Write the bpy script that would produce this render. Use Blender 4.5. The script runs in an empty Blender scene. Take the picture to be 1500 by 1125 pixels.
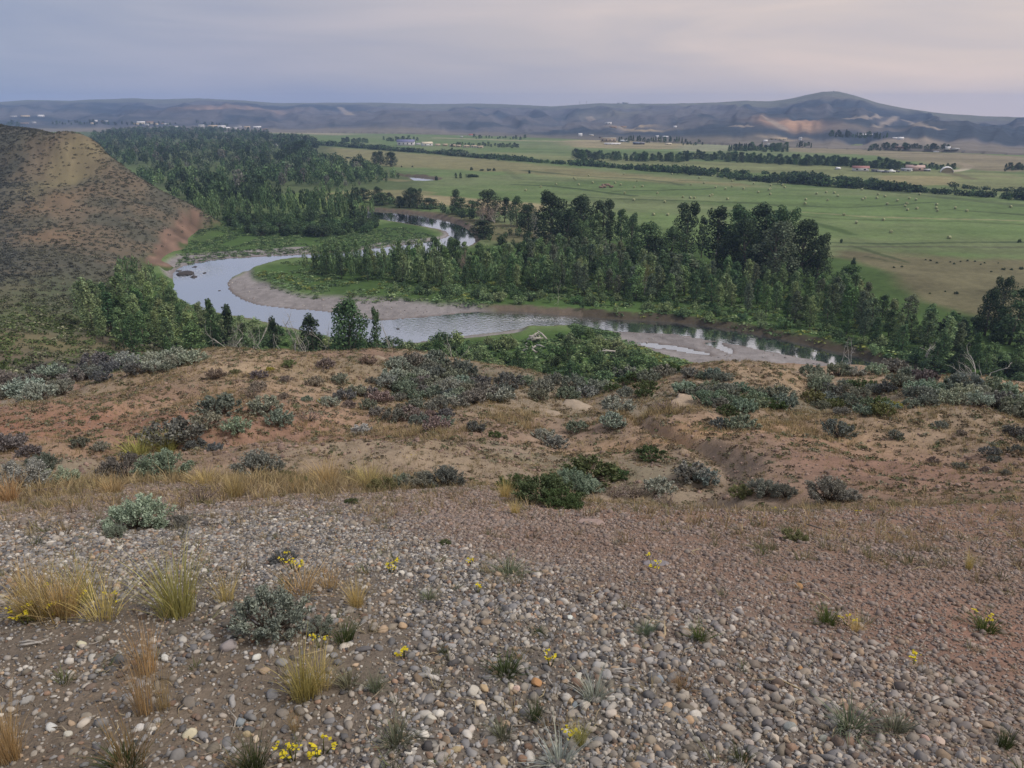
import bpy, math, numpy as np
from mathutils import Vector
RS = np.random.default_rng(11)
C = bpy.context.scene.collection
R = math.radians

# ------------------------------------------------------------------ camera geometry (photo pixels 1500 x 1125)
FPX = 1125.0
PITCH = math.atan((562.5 - 160.0) / FPX)
CP, SP = math.cos(PITCH), math.sin(PITCH)
CAMZ = 50.0

def ray(u, v):
    x = (np.asarray(u, float) - 750) / FPX
    y = -(np.asarray(v, float) - 562.5) / FPX
    return np.stack([x, CP + y * SP, -SP + y * CP], -1)

def at_depth(u, v, Y):
    d = ray(u, v); t = np.asarray(Y, float) / d[..., 1]
    return np.stack([d[..., 0] * t, d[..., 1] * t, CAMZ + d[..., 2] * t], -1)

def on_plane(u, v, z=1.5):
    d = ray(u, v); t = (z - CAMZ) / d[..., 2]
    return np.stack([d[..., 0] * t, d[..., 1] * t, CAMZ + d[..., 2] * t], -1)

def project(P):
    P = np.asarray(P, float); q = P - np.array([0, 0, CAMZ])
    fwd = q[..., 1] * CP - q[..., 2] * SP
    up = q[..., 1] * SP + q[..., 2] * CP
    return 750 + FPX * q[..., 0] / fwd, 562.5 - FPX * up / fwd

# ------------------------------------------------------------------ numpy helpers
def hash2(ix, iy, seed):
    n = (ix.astype(np.int64) * 374761393 + iy.astype(np.int64) * 668265263 + seed * 1442695041) & 0x7fffffff
    n = ((n ^ (n >> 13)) * 1274126177) & 0x7fffffff
    return ((n ^ (n >> 16)) & 0xffff) / 65535.0

def vnoise(x, y, seed=0):
    x = np.asarray(x, float); y = np.asarray(y, float)
    ix = np.floor(x); iy = np.floor(y); fx = x - ix; fy = y - iy
    fx = fx * fx * fx * (fx * (fx * 6 - 15) + 10); fy = fy * fy * fy * (fy * (fy * 6 - 15) + 10)
    a = hash2(ix, iy, seed); b = hash2(ix + 1, iy, seed); c = hash2(ix, iy + 1, seed); d = hash2(ix + 1, iy + 1, seed)
    return (a + (b - a) * fx) * (1 - fy) + (c + (d - c) * fx) * fy

def fbm(x, y, seed=0, octv=4, gain=0.5):
    s = 0; amp = 1; tot = 0
    for k in range(octv):
        s = s + amp * vnoise(x * 2 ** k + 17.3 * k, y * 2 ** k - 9.1 * k, seed + k); tot += amp; amp *= gain
    return s / tot * 2 - 1            # about -1..1

def sst(a, b, x):
    t = np.clip((np.asarray(x, float) - a) / (b - a), 0, 1); return t * t * (3 - 2 * t)

def tps_fit(P, z, lam=0.0):
    P = np.asarray(P, float); z = np.asarray(z, float); n = len(P)
    d2 = ((P[:, None] - P[None]) ** 2).sum(-1)
    K = np.where(d2 > 0, 0.5 * d2 * np.log(np.maximum(d2, 1e-12)), 0) + lam * np.eye(n)
    A = np.zeros((n + 3, n + 3)); A[:n, :n] = K; A[:n, n] = 1; A[:n, n + 1:] = P; A[n, :n] = 1; A[n + 1:, :n] = P.T
    w = np.linalg.solve(A, np.concatenate([z, [0, 0, 0]]))
    return P, w

def tps_eval(fit, X, Y):
    P, w = fit; sh = X.shape; q = np.stack([X.ravel(), Y.ravel()], -1); out = np.empty(len(q)); n = len(P)
    for i in range(0, len(q), 40000):
        qq = q[i:i + 40000]
        d2 = (qq[:, 0:1] - P[None, :, 0]) ** 2 + (qq[:, 1:2] - P[None, :, 1]) ** 2
        out[i:i + 40000] = (0.5 * d2 * np.log(np.maximum(d2, 1e-12))) @ w[:n] + w[n] + qq @ w[n + 1:]
    return out.reshape(sh)

def poly_sd(poly, X, Y):
    """signed distance to a closed polygon, negative inside"""
    sh = X.shape; x = X.ravel(); y = Y.ravel(); p = np.asarray(poly, float)[:, :2]
    best = np.full(x.shape, 1e18); ins = np.zeros(x.shape, bool)
    for a, b in zip(p, np.roll(p, -1, 0)):
        e = b - a; L = (e ** 2).sum() + 1e-12
        t = np.clip(((x - a[0]) * e[0] + (y - a[1]) * e[1]) / L, 0, 1)
        best = np.minimum(best, (x - a[0] - t * e[0]) ** 2 + (y - a[1] - t * e[1]) ** 2)
        cond = (a[1] > y) != (b[1] > y)
        ins ^= cond & (x < (b[0] - a[0]) * (y - a[1]) / (b[1] - a[1] + 1e-15) + a[0])
    d = np.sqrt(best)
    return np.where(ins, -d, d).reshape(sh)

def line_d(pts, X, Y):
    sh = X.shape; x = X.ravel(); y = Y.ravel(); p = np.asarray(pts, float)[:, :2]; best = np.full(x.shape, 1e18)
    for a, b in zip(p[:-1], p[1:]):
        e = b - a; L = (e ** 2).sum() + 1e-12
        t = np.clip(((x - a[0]) * e[0] + (y - a[1]) * e[1]) / L, 0, 1)
        best = np.minimum(best, (x - a[0] - t * e[0]) ** 2 + (y - a[1] - t * e[1]) ** 2)
    return np.sqrt(best).reshape(sh)

def smooth_poly(uv, k=6):
    """Catmull-Rom through closed pixel outline"""
    p = np.asarray(uv, float); out = []
    for i in range(len(p)):
        a, b, c, d = p[i - 1], p[i], p[(i + 1) % len(p)], p[(i + 2) % len(p)]
        for t in np.arange(k) / k:
            out.append(0.5 * ((2 * b) + (-a + c) * t + (2 * a - 5 * b + 4 * c - d) * t * t + (-a + 3 * b - 3 * c + d) * t ** 3))
    return np.array(out)

# ------------------------------------------------------------------ the land: one height function
FORE = []
def fc(row, Y):
    for u, v in row: FORE.append((u, v, Y))
fc([(-500, 1125), (-100, 1125), (400, 1125), (750, 1125), (1100, 1125), (1600, 1125), (2000, 1125)], 1.53)
for (u, v, Y) in [
    (-400, 900, 2.35), (50, 900, 2.35), (450, 900, 2.3), (750, 900, 2.3), (1050, 900, 2.35), (1450, 910, 2.5), (1900, 930, 2.6),
    (-400, 800, 3.6), (50, 800, 3.6), (400, 800, 3.6), (750, 800, 3.65), (1050, 805, 3.7), (1450, 815, 3.9), (1900, 830, 4.0),
    (-400, 735, 6.2), (50, 735, 6.2), (300, 732, 6.4), (600, 722, 6.8), (820, 728, 6.8), (1050, 740, 6.5), (1450, 752, 6.6), (1900, 770, 6.6),
    (-400, 700, 9.5), (50, 700, 9.5), (300, 698, 9.8), (600, 698, 10.2), (820, 702, 10.4), (1050, 708, 9.8), (1450, 715, 9.6), (1900, 725, 9.6),
    (-400, 672, 13.5), (50, 672, 13.5), (250, 666, 14), (450, 655, 15), (650, 658, 15.5), (830, 665, 15.5), (1000, 660, 14.5), (1200, 662, 14.5), (1450, 668, 14.5), (1900, 675, 14.5),
    (-300, 650, 19), (60, 645, 19.5), (200, 640, 20), (400, 622, 20.5), (650, 622, 21.5), (830, 634, 21), (950, 622, 20), (1150, 625, 20), (1450, 625, 20.5), (1900, 640, 20),
    (-300, 620, 24.5), (80, 610, 24), (250, 590, 25.5), (430, 576, 28), (600, 590, 28), (760, 596, 28), (845, 604, 27), (950, 590, 27), (1150, 600, 26), (1350, 598, 27), (1500, 598, 27), (1900, 610, 26),
    (-300, 595, 33), (60, 578, 33), (200, 556, 34), (300, 535, 35), (430, 534, 35.5), (560, 545, 35), (690, 560, 35), (800, 572, 35), (870, 576, 34), (960, 562, 35), (1060, 558, 34), (1200, 568, 34), (1350, 566, 35), (1480, 574, 35), (1900, 590, 34),
    (-300, 590, 43), (0, 572, 43), (110, 557, 43), (200, 544, 43), (260, 525, 42), (330, 515, 42), (430, 512, 42.5), (530, 515, 43), (600, 522, 43), (680, 534, 43), (760, 544, 43), (840, 555, 43), (880, 557, 43), (930, 546, 43), (1000, 536, 43), (1060, 531, 43), (1140, 533, 43), (1210, 541, 43), (1300, 544, 43), (1400, 547, 43), (1500, 561, 43), (1700, 575, 43), (2000, 590, 43)]:
    FORE.append((u, v, Y))
FORE = np.array(FORE)
_fp = at_depth(FORE[:, 0], FORE[:, 1], FORE[:, 2])
_fr = np.hypot(_fp[:, 0], _fp[:, 1])
_keep = _fr < 62
F_FIT = tps_fit(np.stack([np.arctan2(_fp[:, 0], _fp[:, 1]) * 2.2, np.log(_fr)], -1)[_keep], _fp[_keep, 2], 0.002)
BRINK = 43.5
GULLIES = [([(1010, 700, 10.5), (955, 668, 14), (905, 656, 16), (862, 642, 19), (836, 615, 25), (846, 590, 31), (868, 566, 38), (878, 558, 43)], 0.7, 2.1), ([(-120, 668, 13.5), (40, 664, 15), (160, 655, 17), (290, 645, 18), (420, 645, 17)], 0.9, 2.0), ([(1560, 690, 12), (1400, 660, 16), (1250, 640, 19), (1130, 618, 22), (1080, 600, 26), (1000, 585, 29)], 0.4, 2.4), ([(560, 648, 17), (590, 610, 23), (620, 575, 31), (640, 548, 38)], 0.7, 2.0), ([(1200, 598, 27), (1230, 575, 33), (1215, 552, 41)], 0.7, 2.2)]
GULLIES = [(at_depth(*np.array(a, float).T), b, c) for a, b, c in GULLIES]
def _gully(X, Y):
    g = 0
    for pts, dep, wid in GULLIES:
        d = line_d(pts, X, Y) + 0.5 * fbm(X * .35, Y * .35, 17, 2); dep = dep * .66; g = g + dep * np.exp(-(np.maximum(d, 0) / wid) ** 2) - .28 * dep * np.exp(-((d - 2.1 * wid) / wid) ** 2)
    return g
def h_fore(X, Y):
    Yc = np.maximum(Y, 0.8); az = np.clip(np.arctan2(X, Yc), -0.98, 0.98); r = np.hypot(X, Yc)
    rb = BRINK / np.cos(np.clip(az, -0.75, 0.75))
    rc = np.clip(r, 1.2, rb)
    z = tps_eval(F_FIT, az * 2.2, np.log(rc))
    over = np.maximum(r - rb, 0)
    z = z - (0.72 * over - 2.2 * (1 - np.exp(-over / 4.0)) * 0.6 + 0.0)
    amp = sst(3, 14, r)
    z = z - _gully(X, Y)
    z = z + amp * (0.50 * fbm(X * 0.16, Y * 0.16, 3, 4) + 0.19 * fbm(X * 0.6, Y * 0.6, 9, 4)) - amp * sst(46, 40, r) * 0.35 * np.clip(1 - np.abs(fbm(X * 0.13 + 40, Y * 0.055, 15, 3)) * 7, 0, 1) + 0.022 * fbm(X * 2.1, Y * 2.1, 5, 3) + amp * 0.07 * fbm(X * 1.9, Y * 1.9, 19, 3)
    z = z + 1.5 * sst(0, 18, over) * fbm(X * 0.06, Y * 0.06, 21, 3)
    return z

LEFT = [(0, 545, 95), (60, 535, 105), (120, 522, 120), (-150, 545, 100), (0, 485, 130), (100, 476, 150), (150, 458, 170), (-150, 480, 135),
        (0, 420, 180), (100, 420, 195), (180, 420, 205), (-150, 415, 185), (0, 360, 240), (100, 360, 250), (170, 362, 256), (208, 388, 243),
        (0, 300, 295), (100, 300, 300), (190, 303, 307), (-200, 300, 300), (0, 240, 350), (100, 240, 345), (178, 262, 338), (238, 292, 335), (-200, 240, 360),
        (262, 318, 322), (240, 342, 292), (226, 368, 268), (218, 392, 248),
        (0, 184, 400), (60, 191, 395), (110, 204, 385), (138, 209, 378), (156, 226, 370), (178, 240, 362), (220, 271, 352), (256, 287, 344), (286, 304, 336), (-200, 178, 410), (146, 209, 376), (152, 219, 373), (166, 232, 367), (198, 255, 358), (238, 280, 348), (272, 296, 340),
        (150, 250, 398), (178, 278, 392), (220, 306, 382), (256, 322, 372), (292, 335, 362), (100, 222, 420), (50, 204, 440), (0, 196, 450), (140, 226, 392), (120, 262, 338), (140, 300, 303), (60, 268, 320), (250, 305, 328), (210, 300, 322), (200, 330, 290)]
_lp = [at_depth(*p) for p in LEFT]
for (u, v) in [(291, 338), (268, 368), (250, 390), (238, 410), (222, 432), (200, 455)]: _lp.append(on_plane(u, v, 1.0))
for (u, v) in [(330, 338), (310, 368), (285, 400), (270, 430), (250, 470), (340, 320), (420, 330), (420, 420), (330, 500), (400, 470)]: _lp.append(on_plane(u, v, -5.0))
for (x, y, z) in [(-60, 75, 8), (-30, 110, -4), (-75, 60, 16), (-120, 70, 22), (-262, 480, 0), (-305, 490, 16), (-340, 480, 34), (-215, 470, -8), (-185, 450, -8), (-160, 430, -8), (-130, 400, -8), (-420, 330, 46), (-420, 160, 42), (-300, 120, 34)]: _lp.append(np.array([x, y, z], float))
_lp = np.array(_lp)
L_FIT = tps_fit(_lp[:, :2] / 100, _lp[:, 2], 0.002)
def h_left(X, Y):
    z = tps_eval(L_FIT, X / 100, Y / 100)
    z = z - sst(4, 16, z) * sst(46, 36, z) * 1.7 * np.clip(1 - np.abs(fbm((X + Y) * .022 + .4 * fbm(X * .02, Y * .02, 36, 2), (X - Y) * .005, 35, 3)) * 4.5, 0, 1)
    z = z + sst(1, 12, z) * (1.1 * fbm(X * 0.035, Y * 0.035, 31, 4) + 0.25 * fbm(X * 0.2, Y * 0.2, 33, 3))
    return np.where(X < -5, np.minimum(z, 60), -20)

# river outline (water edge), photo pixels, water level z = 0
RIVER_PX = [(520, 307), (560, 309), (600, 312.5), (640, 319), (670, 327.5), (689, 340), (696, 352), (688, 362), (664, 369), (620, 375), (560, 379), (500, 381), (450, 381), (415, 383), (392, 388), (370, 395),
            (350, 401), (337, 409), (333, 418), (340, 429), (360, 441), (385, 448), (430, 453), (480, 457), (530, 466), (565, 469), (605, 466), (650, 462), (700, 457), (760, 457), (810, 461), (860, 467), (910, 471), (960, 473),
            (1010, 477), (1060, 484), (1110, 493), (1160, 503), (1210, 515), (1260, 526), (1310, 540), (1400, 560), (1500, 590), (1480, 605), (1380, 580), (1290, 549), (1250, 538), (1200, 526), (1150, 516), (1100, 506), (1050, 497), (1000, 488), (950, 484),
            (900, 482), (850, 482), (790, 481), (750, 484), (700, 490), (650, 496), (600, 503), (560, 507), (500, 500), (450, 489), (400, 476), (350, 466), (300, 455), (276, 447), (262, 435), (255, 420), (254, 403),
            (262, 393), (290, 385), (330, 379), (380, 376), (440, 373), (500, 370), (545, 364), (600, 358), (640, 352), (657, 346), (654, 340), (640, 335), (610, 329.5), (570, 323), (535, 318)]
_far = {(860, 467), (910, 471), (960, 473), (1010, 477), (1060, 484), (1110, 493), (1160, 503), (1210, 515), (1260, 526)}; _nr = {(1250, 538), (1200, 526), (1150, 516), (1100, 506), (1050, 497), (1000, 488), (950, 484), (900, 482)}
RIVER_PX = [(u, v - 2.5) if (u, v) in _far else ((u, v + 3.5) if (u, v) in _nr else (u, v)) for u, v in RIVER_PX]
RIVER = on_plane(*smooth_poly(RIVER_PX, 4).T, 0.0)
POND = on_plane(*smooth_poly([(583, 258.2), (600, 258.2), (622, 260), (641, 263.5), (640, 266), (620, 267), (606, 266), (603, 262.5)], 3).T, 0.0)
PUD1 = on_plane(*smooth_poly([(935, 503), (975, 505), (1010, 511), (1046, 521), (1020, 519), (985, 513), (950, 508)], 3).T, 0.0)
PUD2 = on_plane(*smooth_poly([(1034, 503), (1054, 500.5), (1060, 506), (1074, 516), (1068, 517), (1050, 511)], 3).T, 0.0)
PUD3 = on_plane(*smooth_poly([(1150, 536), (1180, 540), (1230, 547), (1225, 551), (1180, 547)], 3).T, 0.0)
BAR_IN = on_plane(*smooth_poly([(366, 396), (352, 402), (333, 410), (330, 424), (352, 442), (385, 450), (470, 457), (530, 468), (600, 468), (690, 459), (730, 455), (690, 450), (630, 447), (560, 440), (500, 439), (440, 434), (400, 422), (375, 410)], 3).T, 0.5)
BAR_UP = on_plane(*smooth_poly([(500, 371), (545, 366), (600, 360), (645, 354), (660, 346), (656, 335), (648, 336), (648, 344), (630, 348), (580, 353), (535, 360)], 3).T, 0.4)
BAR_LO = on_plane(*smooth_poly([(840, 480), (900, 481), (960, 484), (1010, 488), (1060, 498), (1120, 509), (1200, 525), (1270, 541), (1300, 560), (1230, 575), (1150, 566), (1060, 550), (990, 533), (930, 512), (900, 498)], 3).T, 0.5)
BAR_SH = on_plane(*smooth_poly([(238, 390), (262, 376), (310, 370), (380, 366), (450, 362), (450, 374), (380, 378), (320, 382), (270, 392), (256, 404), (244, 405)], 3).T, 0.5)
BAR_NB = on_plane(*smooth_poly([(560, 500), (620, 495), (700, 490), (760, 482), (760, 490), (700, 498), (620, 505), (570, 512)], 3).T, 0.4)

LOWFLAT = on_plane(*smooth_poly([(262, 385), (300, 345), (400, 335), (500, 325), (545, 308), (600, 318), (650, 332), (662, 345), (640, 356), (540, 368), (440, 376), (330, 382)], 3).T, 0.5)
def valley_fields(X, Y):
    sd = poly_sd(RIVER, X, Y)
    for q in (POND, PUD1, PUD2, PUD3): sd = np.minimum(sd, poly_sd(q, X, Y))
    bar = np.full(X.shape, 1e9)
    for q in (BAR_IN, BAR_UP, BAR_LO, BAR_SH, BAR_NB): bar = np.minimum(bar, poly_sd(q, X, Y))
    return sd, bar
def h_valley(X, Y, fields=None):
    sd, bar = fields if fields is not None else valley_fields(X, Y)
    base = 1.5 + 0.25 * fbm(X * 0.05, Y * 0.05, 41, 3) + 0.08 * fbm(X * 0.4, Y * 0.4, 43, 3)
    base = base * (1 - 0.68 * sst(3, -6, poly_sd(LOWFLAT, X, Y)))
    w = sd + 0.7 * fbm(X * 0.35, Y * 0.35, 45, 3)
    bank = base * sst(-0.2, 2.6, w)
    shingle = np.minimum(0.10 + 0.055 * np.maximum(w, 0), 1.0) + 0.06 * fbm(X * 0.8, Y * 0.8, 47, 2)
    isbar = sst(1.5, -1.5, bar)
    land = bank * (1 - isbar) + shingle * isbar
    return np.where(w < 0, -0.15 - 0.6 * np.clip(-w / 5, 0, 1), land)

SKY_PX = np.array([(-400, 150), (-200, 152), (0, 149), (40, 146), (100, 147), (190, 143.5), (240, 145), (290, 143.5), (345, 146), (400, 150), (450, 150.5), (520, 150), (560, 150), (620, 152), (700, 151), (760, 153), (810, 155.5), (850, 152.5), (880, 150.5), (930, 151.5), (1000, 151), (1050, 149), (1090, 146.5), (1130, 148), (1160, 144), (1185, 138), (1205, 133.8), (1228, 133.5), (1250, 139), (1290, 151), (1330, 158.5), (1380, 165), (1440, 169), (1500, 171), (1700, 172), (1950, 165)])
_az = np.arctan((SKY_PX[:, 0] - 750) / (FPX / CP * 1.0))
def _skyaz(u, v):
    d = ray(u, v); return np.arctan2(d[:, 0], d[:, 1]), d[:, 2] / np.hypot(d[:, 0], d[:, 1])
SKY_AZ, SKY_EL = _skyaz(SKY_PX[:, 0], SKY_PX[:, 1])
def hill_dist(az):
    db = np.interp(az, [-0.75, -0.45, -0.1, 0.1, 0.3, 0.6, 0.8], [2300, 2050, 1650, 1350, 1150, 1050, 1050])
    ds = np.interp(az, [-0.75, -0.45, -0.1, 0.1, 0.3, 0.6, 0.8], [5200, 5000, 4200, 3700, 3200, 3000, 3000])
    return db, ds
def h_hills(X, Y):
    az = np.arctan2(X, np.maximum(Y, 1)); r = np.hypot(X, Y)
    db, ds = hill_dist(az); el = np.interp(az, SKY_AZ, SKY_EL)
    zs = CAMZ + ds * el - 1.5
    wob = 0.10 * fbm(az * 9, r * 0.0004, 51, 4)
    t = np.clip((r - db) / (ds - db) + wob * sst(0, 0.25, (r - db) / (ds - db)) * sst(1.0, 0.8, (r - db) / (ds - db)), 0, 1)
    z = (zs - 1.5) * (0.72 * t ** 1.75 + 0.28 * sst(0.12, 0.62, t)) 
    k = np.clip(t * (1.02 - t) * 4, 0, 1)
    spur = 1 - np.abs(fbm(az * 22 + 0.3 * fbm(az * 30, r * .002, 58, 2), r * 0.0009, 53, 4))
    z = z + k * 40 * (spur - 0.72) + k * 10 * fbm(X * 0.006, Y * 0.006, 55, 4)
    # two nearer spurs standing out of the slope
    for (u, v, wa, wr, hh) in [(870, 190, 0.05, 330, 16), (1080, 195, 0.085, 380, 20), (1390, 190, 0.10, 420, 16), (560, 180, 0.09, 500, 22), (250, 172, 0.10, 500, 16)]:
        a0 = math.atan2(ray(u, v)[0], ray(u, v)[1]); d0, d1 = hill_dist(a0); r0 = d0 + 0.26 * (d1 - d0)
        z = z + hh * np.exp(-((az - a0) / wa) ** 2 - ((r - r0) / wr) ** 2)
    return np.where(r > db, z, 0)

def h_all(X, Y):
    X = np.asarray(X, float); Y = np.asarray(Y, float)
    r = np.hypot(X, Y)
    z = np.full(X.shape, 1.5)
    m = r < 620
    if m.any(): z[m] = h_valley(X[m], Y[m])
    m = r < 520
    if m.any():
        z[m] = np.maximum(z[m], h_hill(X[m], Y[m]))
    m = r > 1000
    if m.any(): z[m] = 1.5 + h_hills(X[m], Y[m])
    return z
def h_hill(X, Y):
    a = h_fore(X, Y); b = h_left(X, Y); k = 3.0
    near = sst(46, 70, np.hypot(X, Y))
    hh = np.clip(0.5 + 0.5 * (b - a) / k, 0, 1)
    sm = a * (1 - hh) + b * hh + k * hh * (1 - hh)
    return a * (1 - near) + sm * near

_T = np.exp(np.linspace(math.log(1.2), math.log(9000), 420))
GRID = {}
def h_pick(X, Y):
    if not GRID: return h_all(X, Y)
    r = np.hypot(X, Y); az = np.arctan2(X, Y); z = np.full(X.shape, 1.5)
    i = np.clip((az + 1.0) / 2.0 * 519, 0, 518.999); j = np.clip(np.log(np.maximum(r, .75) / .75) / math.log(470 / .75) * 469, 0, 468.999)
    i0 = i.astype(int); j0 = j.astype(int); fi = i - i0; fj = j - j0; G = GRID['z']
    zz = (G[j0, i0] * (1 - fi) + G[j0, i0 + 1] * fi) * (1 - fj) + (G[j0 + 1, i0] * (1 - fi) + G[j0 + 1, i0 + 1] * fi) * fj
    z = np.where(r < 465, np.maximum(z, zz), z); m = r > 1000
    if m.any(): z[m] = 1.5 + h_hills(X[m], Y[m])
    return z
def pick(u, v):
    """first point of the land on the ray through a photo pixel"""
    u = np.atleast_1d(np.asarray(u, float)); v = np.atleast_1d(np.asarray(v, float))
    d = ray(u, v); lo = np.full(len(u), _T[0]); hi = np.full(len(u), _T[-1]); done = np.zeros(len(u), bool)
    X = d[:, 0:1] * _T; Y = d[:, 1:2] * _T; Z = CAMZ + d[:, 2:3] * _T
    below = Z < h_pick(X, Y)
    idx = np.where(below.any(1), below.argmax(1), len(_T) - 1)
    lo = _T[np.maximum(idx - 1, 0)]; hi = _T[idx]
    for _ in range(12):
        m = 0.5 * (lo + hi); b = (CAMZ + d[:, 2] * m) < h_pick(d[:, 0] * m, d[:, 1] * m)
        hi = np.where(b, m, hi); lo = np.where(b, lo, m)
    p = d * hi[:, None]; p[:, 2] = h_all(p[:, 0], p[:, 1]); return p

# ------------------------------------------------------------------ mesh helpers
def mesh_np(name, V, Fs, mat=None, col=None, smooth=False):
    me = bpy.data.meshes.new(name); V = np.asarray(V, np.float32)
    Fs = [np.asarray(f, np.int32) for f in (Fs if isinstance(Fs, list) else [Fs]) if len(f)]
    nl = sum(f.size for f in Fs); nf = sum(len(f) for f in Fs)
    me.vertices.add(len(V)); me.vertices.foreach_set('co', V.ravel())
    me.loops.add(nl); me.loops.foreach_set('vertex_index', np.concatenate([f.ravel() for f in Fs]))
    me.polygons.add(nf)
    tot = np.concatenate([np.full(len(f), f.shape[1], np.int32) for f in Fs]); st = np.concatenate([[0], np.cumsum(tot)[:-1]]).astype(np.int32)
    me.polygons.foreach_set('loop_start', st); me.polygons.foreach_set('loop_total', tot)
    if smooth: me.polygons.foreach_set('use_smooth', np.ones(nf, bool))
    if col is not None:
        a = me.color_attributes.new('col', 'FLOAT_COLOR', 'POINT')
        c = np.ones((len(V), 4), np.float32); c[:, :3] = col; a.data.foreach_set('color', c.ravel())
    if mat: me.materials.append(mat)
    me.update(calc_edges=True); return me

def link(name, me, parent=None, loc=None):
    o = bpy.data.objects.new(name, me); C.objects.link(o)
    if parent: o.parent = parent
    if loc is not None: o.location = loc
    return o
def tag(o, label=None, cat=None, group=None, kind=None):
    for k, v in (('label', label), ('category', cat), ('group', group), ('kind', kind)):
        if v: o[k] = v
    return o
def empty(name, loc=(0, 0, 0), rz=0.0, s=1.0):
    o = bpy.data.objects.new(name, None); C.objects.link(o); o.empty_display_size = 0.2
    o.location = loc; o.rotation_euler = (0, 0, rz); o.scale = (s, s, s) if np.isscalar(s) else s
    return o

class MB:
    """collects shapes as one mesh"""
    def __init__(s): s.V = []; s.T = []; s.Q = []; s.C = []; s.n = 0
    def add(s, V, T=None, Q=None, col=None):
        V = np.asarray(V, float).reshape(-1, 3)
        if T is not None and len(T): s.T.append(np.asarray(T, int) + s.n)
        if Q is not None and len(Q): s.Q.append(np.asarray(Q, int) + s.n)
        s.V.append(V); s.C.append(np.broadcast_to(np.asarray(col if col is not None else (1, 1, 1), float), (len(V), 3))); s.n += len(V)
    def tube(s, pts, rad, k=6, col=None):
        pts = np.asarray(pts, float); rad = np.broadcast_to(np.asarray(rad, float), (len(pts),)); rings = []
        for i in range(len(pts)):
            t = pts[min(i + 1, len(pts) - 1)] - pts[max(i - 1, 0)]; t = t / (np.linalg.norm(t) + 1e-9)
            a = np.cross(t, [0.31, 0.2, 0.93] if abs(t[2]) < 0.9 else [1, 0.1, 0]); a /= np.linalg.norm(a) + 1e-9; b = np.cross(t, a)
            th = np.arange(k) / k * 2 * math.pi
            rings.append(pts[i] + rad[i] * (np.cos(th)[:, None] * a + np.sin(th)[:, None] * b))
        V = np.concatenate(rings + [pts[:1], pts[-1:]]); Q = []; T = []; n = len(pts)
        for i in range(n - 1):
            for j in range(k): Q.append((i * k + j, i * k + (j + 1) % k, (i + 1) * k + (j + 1) % k, (i + 1) * k + j))
        for j in range(k):
            T.append((n * k, (j + 1) % k, j)); T.append((n * k + 1, (n - 1) * k + j, (n - 1) * k + (j + 1) % k))
        s.add(V, T, Q, col)
    def box(s, c, d, rz=0.0, col=None):
        c = np.asarray(c, float); d = np.asarray(d, float) / 2
        V = np.array([(x, y, z) for x in (-1, 1) for y in (-1, 1) for z in (-1, 1)]) * d
        cr, sr = math.cos(rz), math.sin(rz); V = np.stack([V[:, 0] * cr - V[:, 1] * sr, V[:, 0] * sr + V[:, 1] * cr, V[:, 2]], -1) + c
        s.add(V, None, [(0, 1, 3, 2), (4, 6, 7, 5), (0, 4, 5, 1), (2, 3, 7, 6), (0, 2, 6, 4), (1, 5, 7, 3)], col)
    def mesh(s, name, mat, smooth=False):
        Fs = []
        if s.T: Fs.append(np.concatenate(s.T))
        if s.Q: Fs.append(np.concatenate(s.Q))
        return mesh_np(name, np.concatenate(s.V), Fs, mat, np.concatenate(s.C), smooth)

def rotmats(az, tilt, tdir):
    """tilt about a horizontal axis, after a spin az about z"""
    ca, sa = np.cos(az), np.sin(az); n = len(az); Z = np.zeros((n, 3, 3))
    Z[:, 0, 0] = ca; Z[:, 0, 1] = -sa; Z[:, 1, 0] = sa; Z[:, 1, 1] = ca; Z[:, 2, 2] = 1
    k = np.stack([np.cos(tdir), np.sin(tdir), np.zeros(n)], -1); K = np.zeros((n, 3, 3))
    K[:, 0, 2] = k[:, 1]; K[:, 1, 2] = -k[:, 0]; K[:, 2, 0] = -k[:, 1]; K[:, 2, 1] = k[:, 0]
    T = np.eye(3)[None] + np.sin(tilt)[:, None, None] * K + (1 - np.cos(tilt))[:, None, None] * (K @ K)
    return T @ Z

def bake(name, protos, P, S, mat, cols=None, tilt=0.15, smooth=False, rng=RS, sink=0.0):
    """many small copies of prototypes [(V, F)] as ONE mesh"""
    n = len(P); S = np.asarray(S, float)
    if S.ndim == 1: S = np.repeat(S[:, None], 3, 1)
    which = rng.integers(0, len(protos), n); Rm = rotmats(rng.uniform(0, 6.283, n), rng.normal(0, tilt, n), rng.uniform(0, 6.283, n))
    Vs, Ts, Qs, Cs = [], [], [], []; off = 0
    for k, (V, F) in enumerate(protos):
        i = np.where(which == k)[0]
        if not len(i): continue
        W = np.einsum('mij,mnj->mni', Rm[i], V[None] * S[i][:, None, :]) + P[i][:, None, :]
        o = off + (np.arange(len(i)) * len(V))[:, None, None]
        for f in (F if isinstance(F, list) else [F]):
            g = (f[None] + o).reshape(-1, f.shape[1]); (Ts if f.shape[1] == 3 else Qs).append(g)
        Vs.append(W.reshape(-1, 3)); off += len(i) * len(V)
        if cols is not None: Cs.append(np.repeat(cols[i], len(V), 0))
    Fs = ([np.concatenate(Ts)] if Ts else []) + ([np.concatenate(Qs)] if Qs else [])
    return mesh_np(name, np.concatenate(Vs), Fs, mat, np.concatenate(Cs) if cols is not None else None, smooth)

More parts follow.
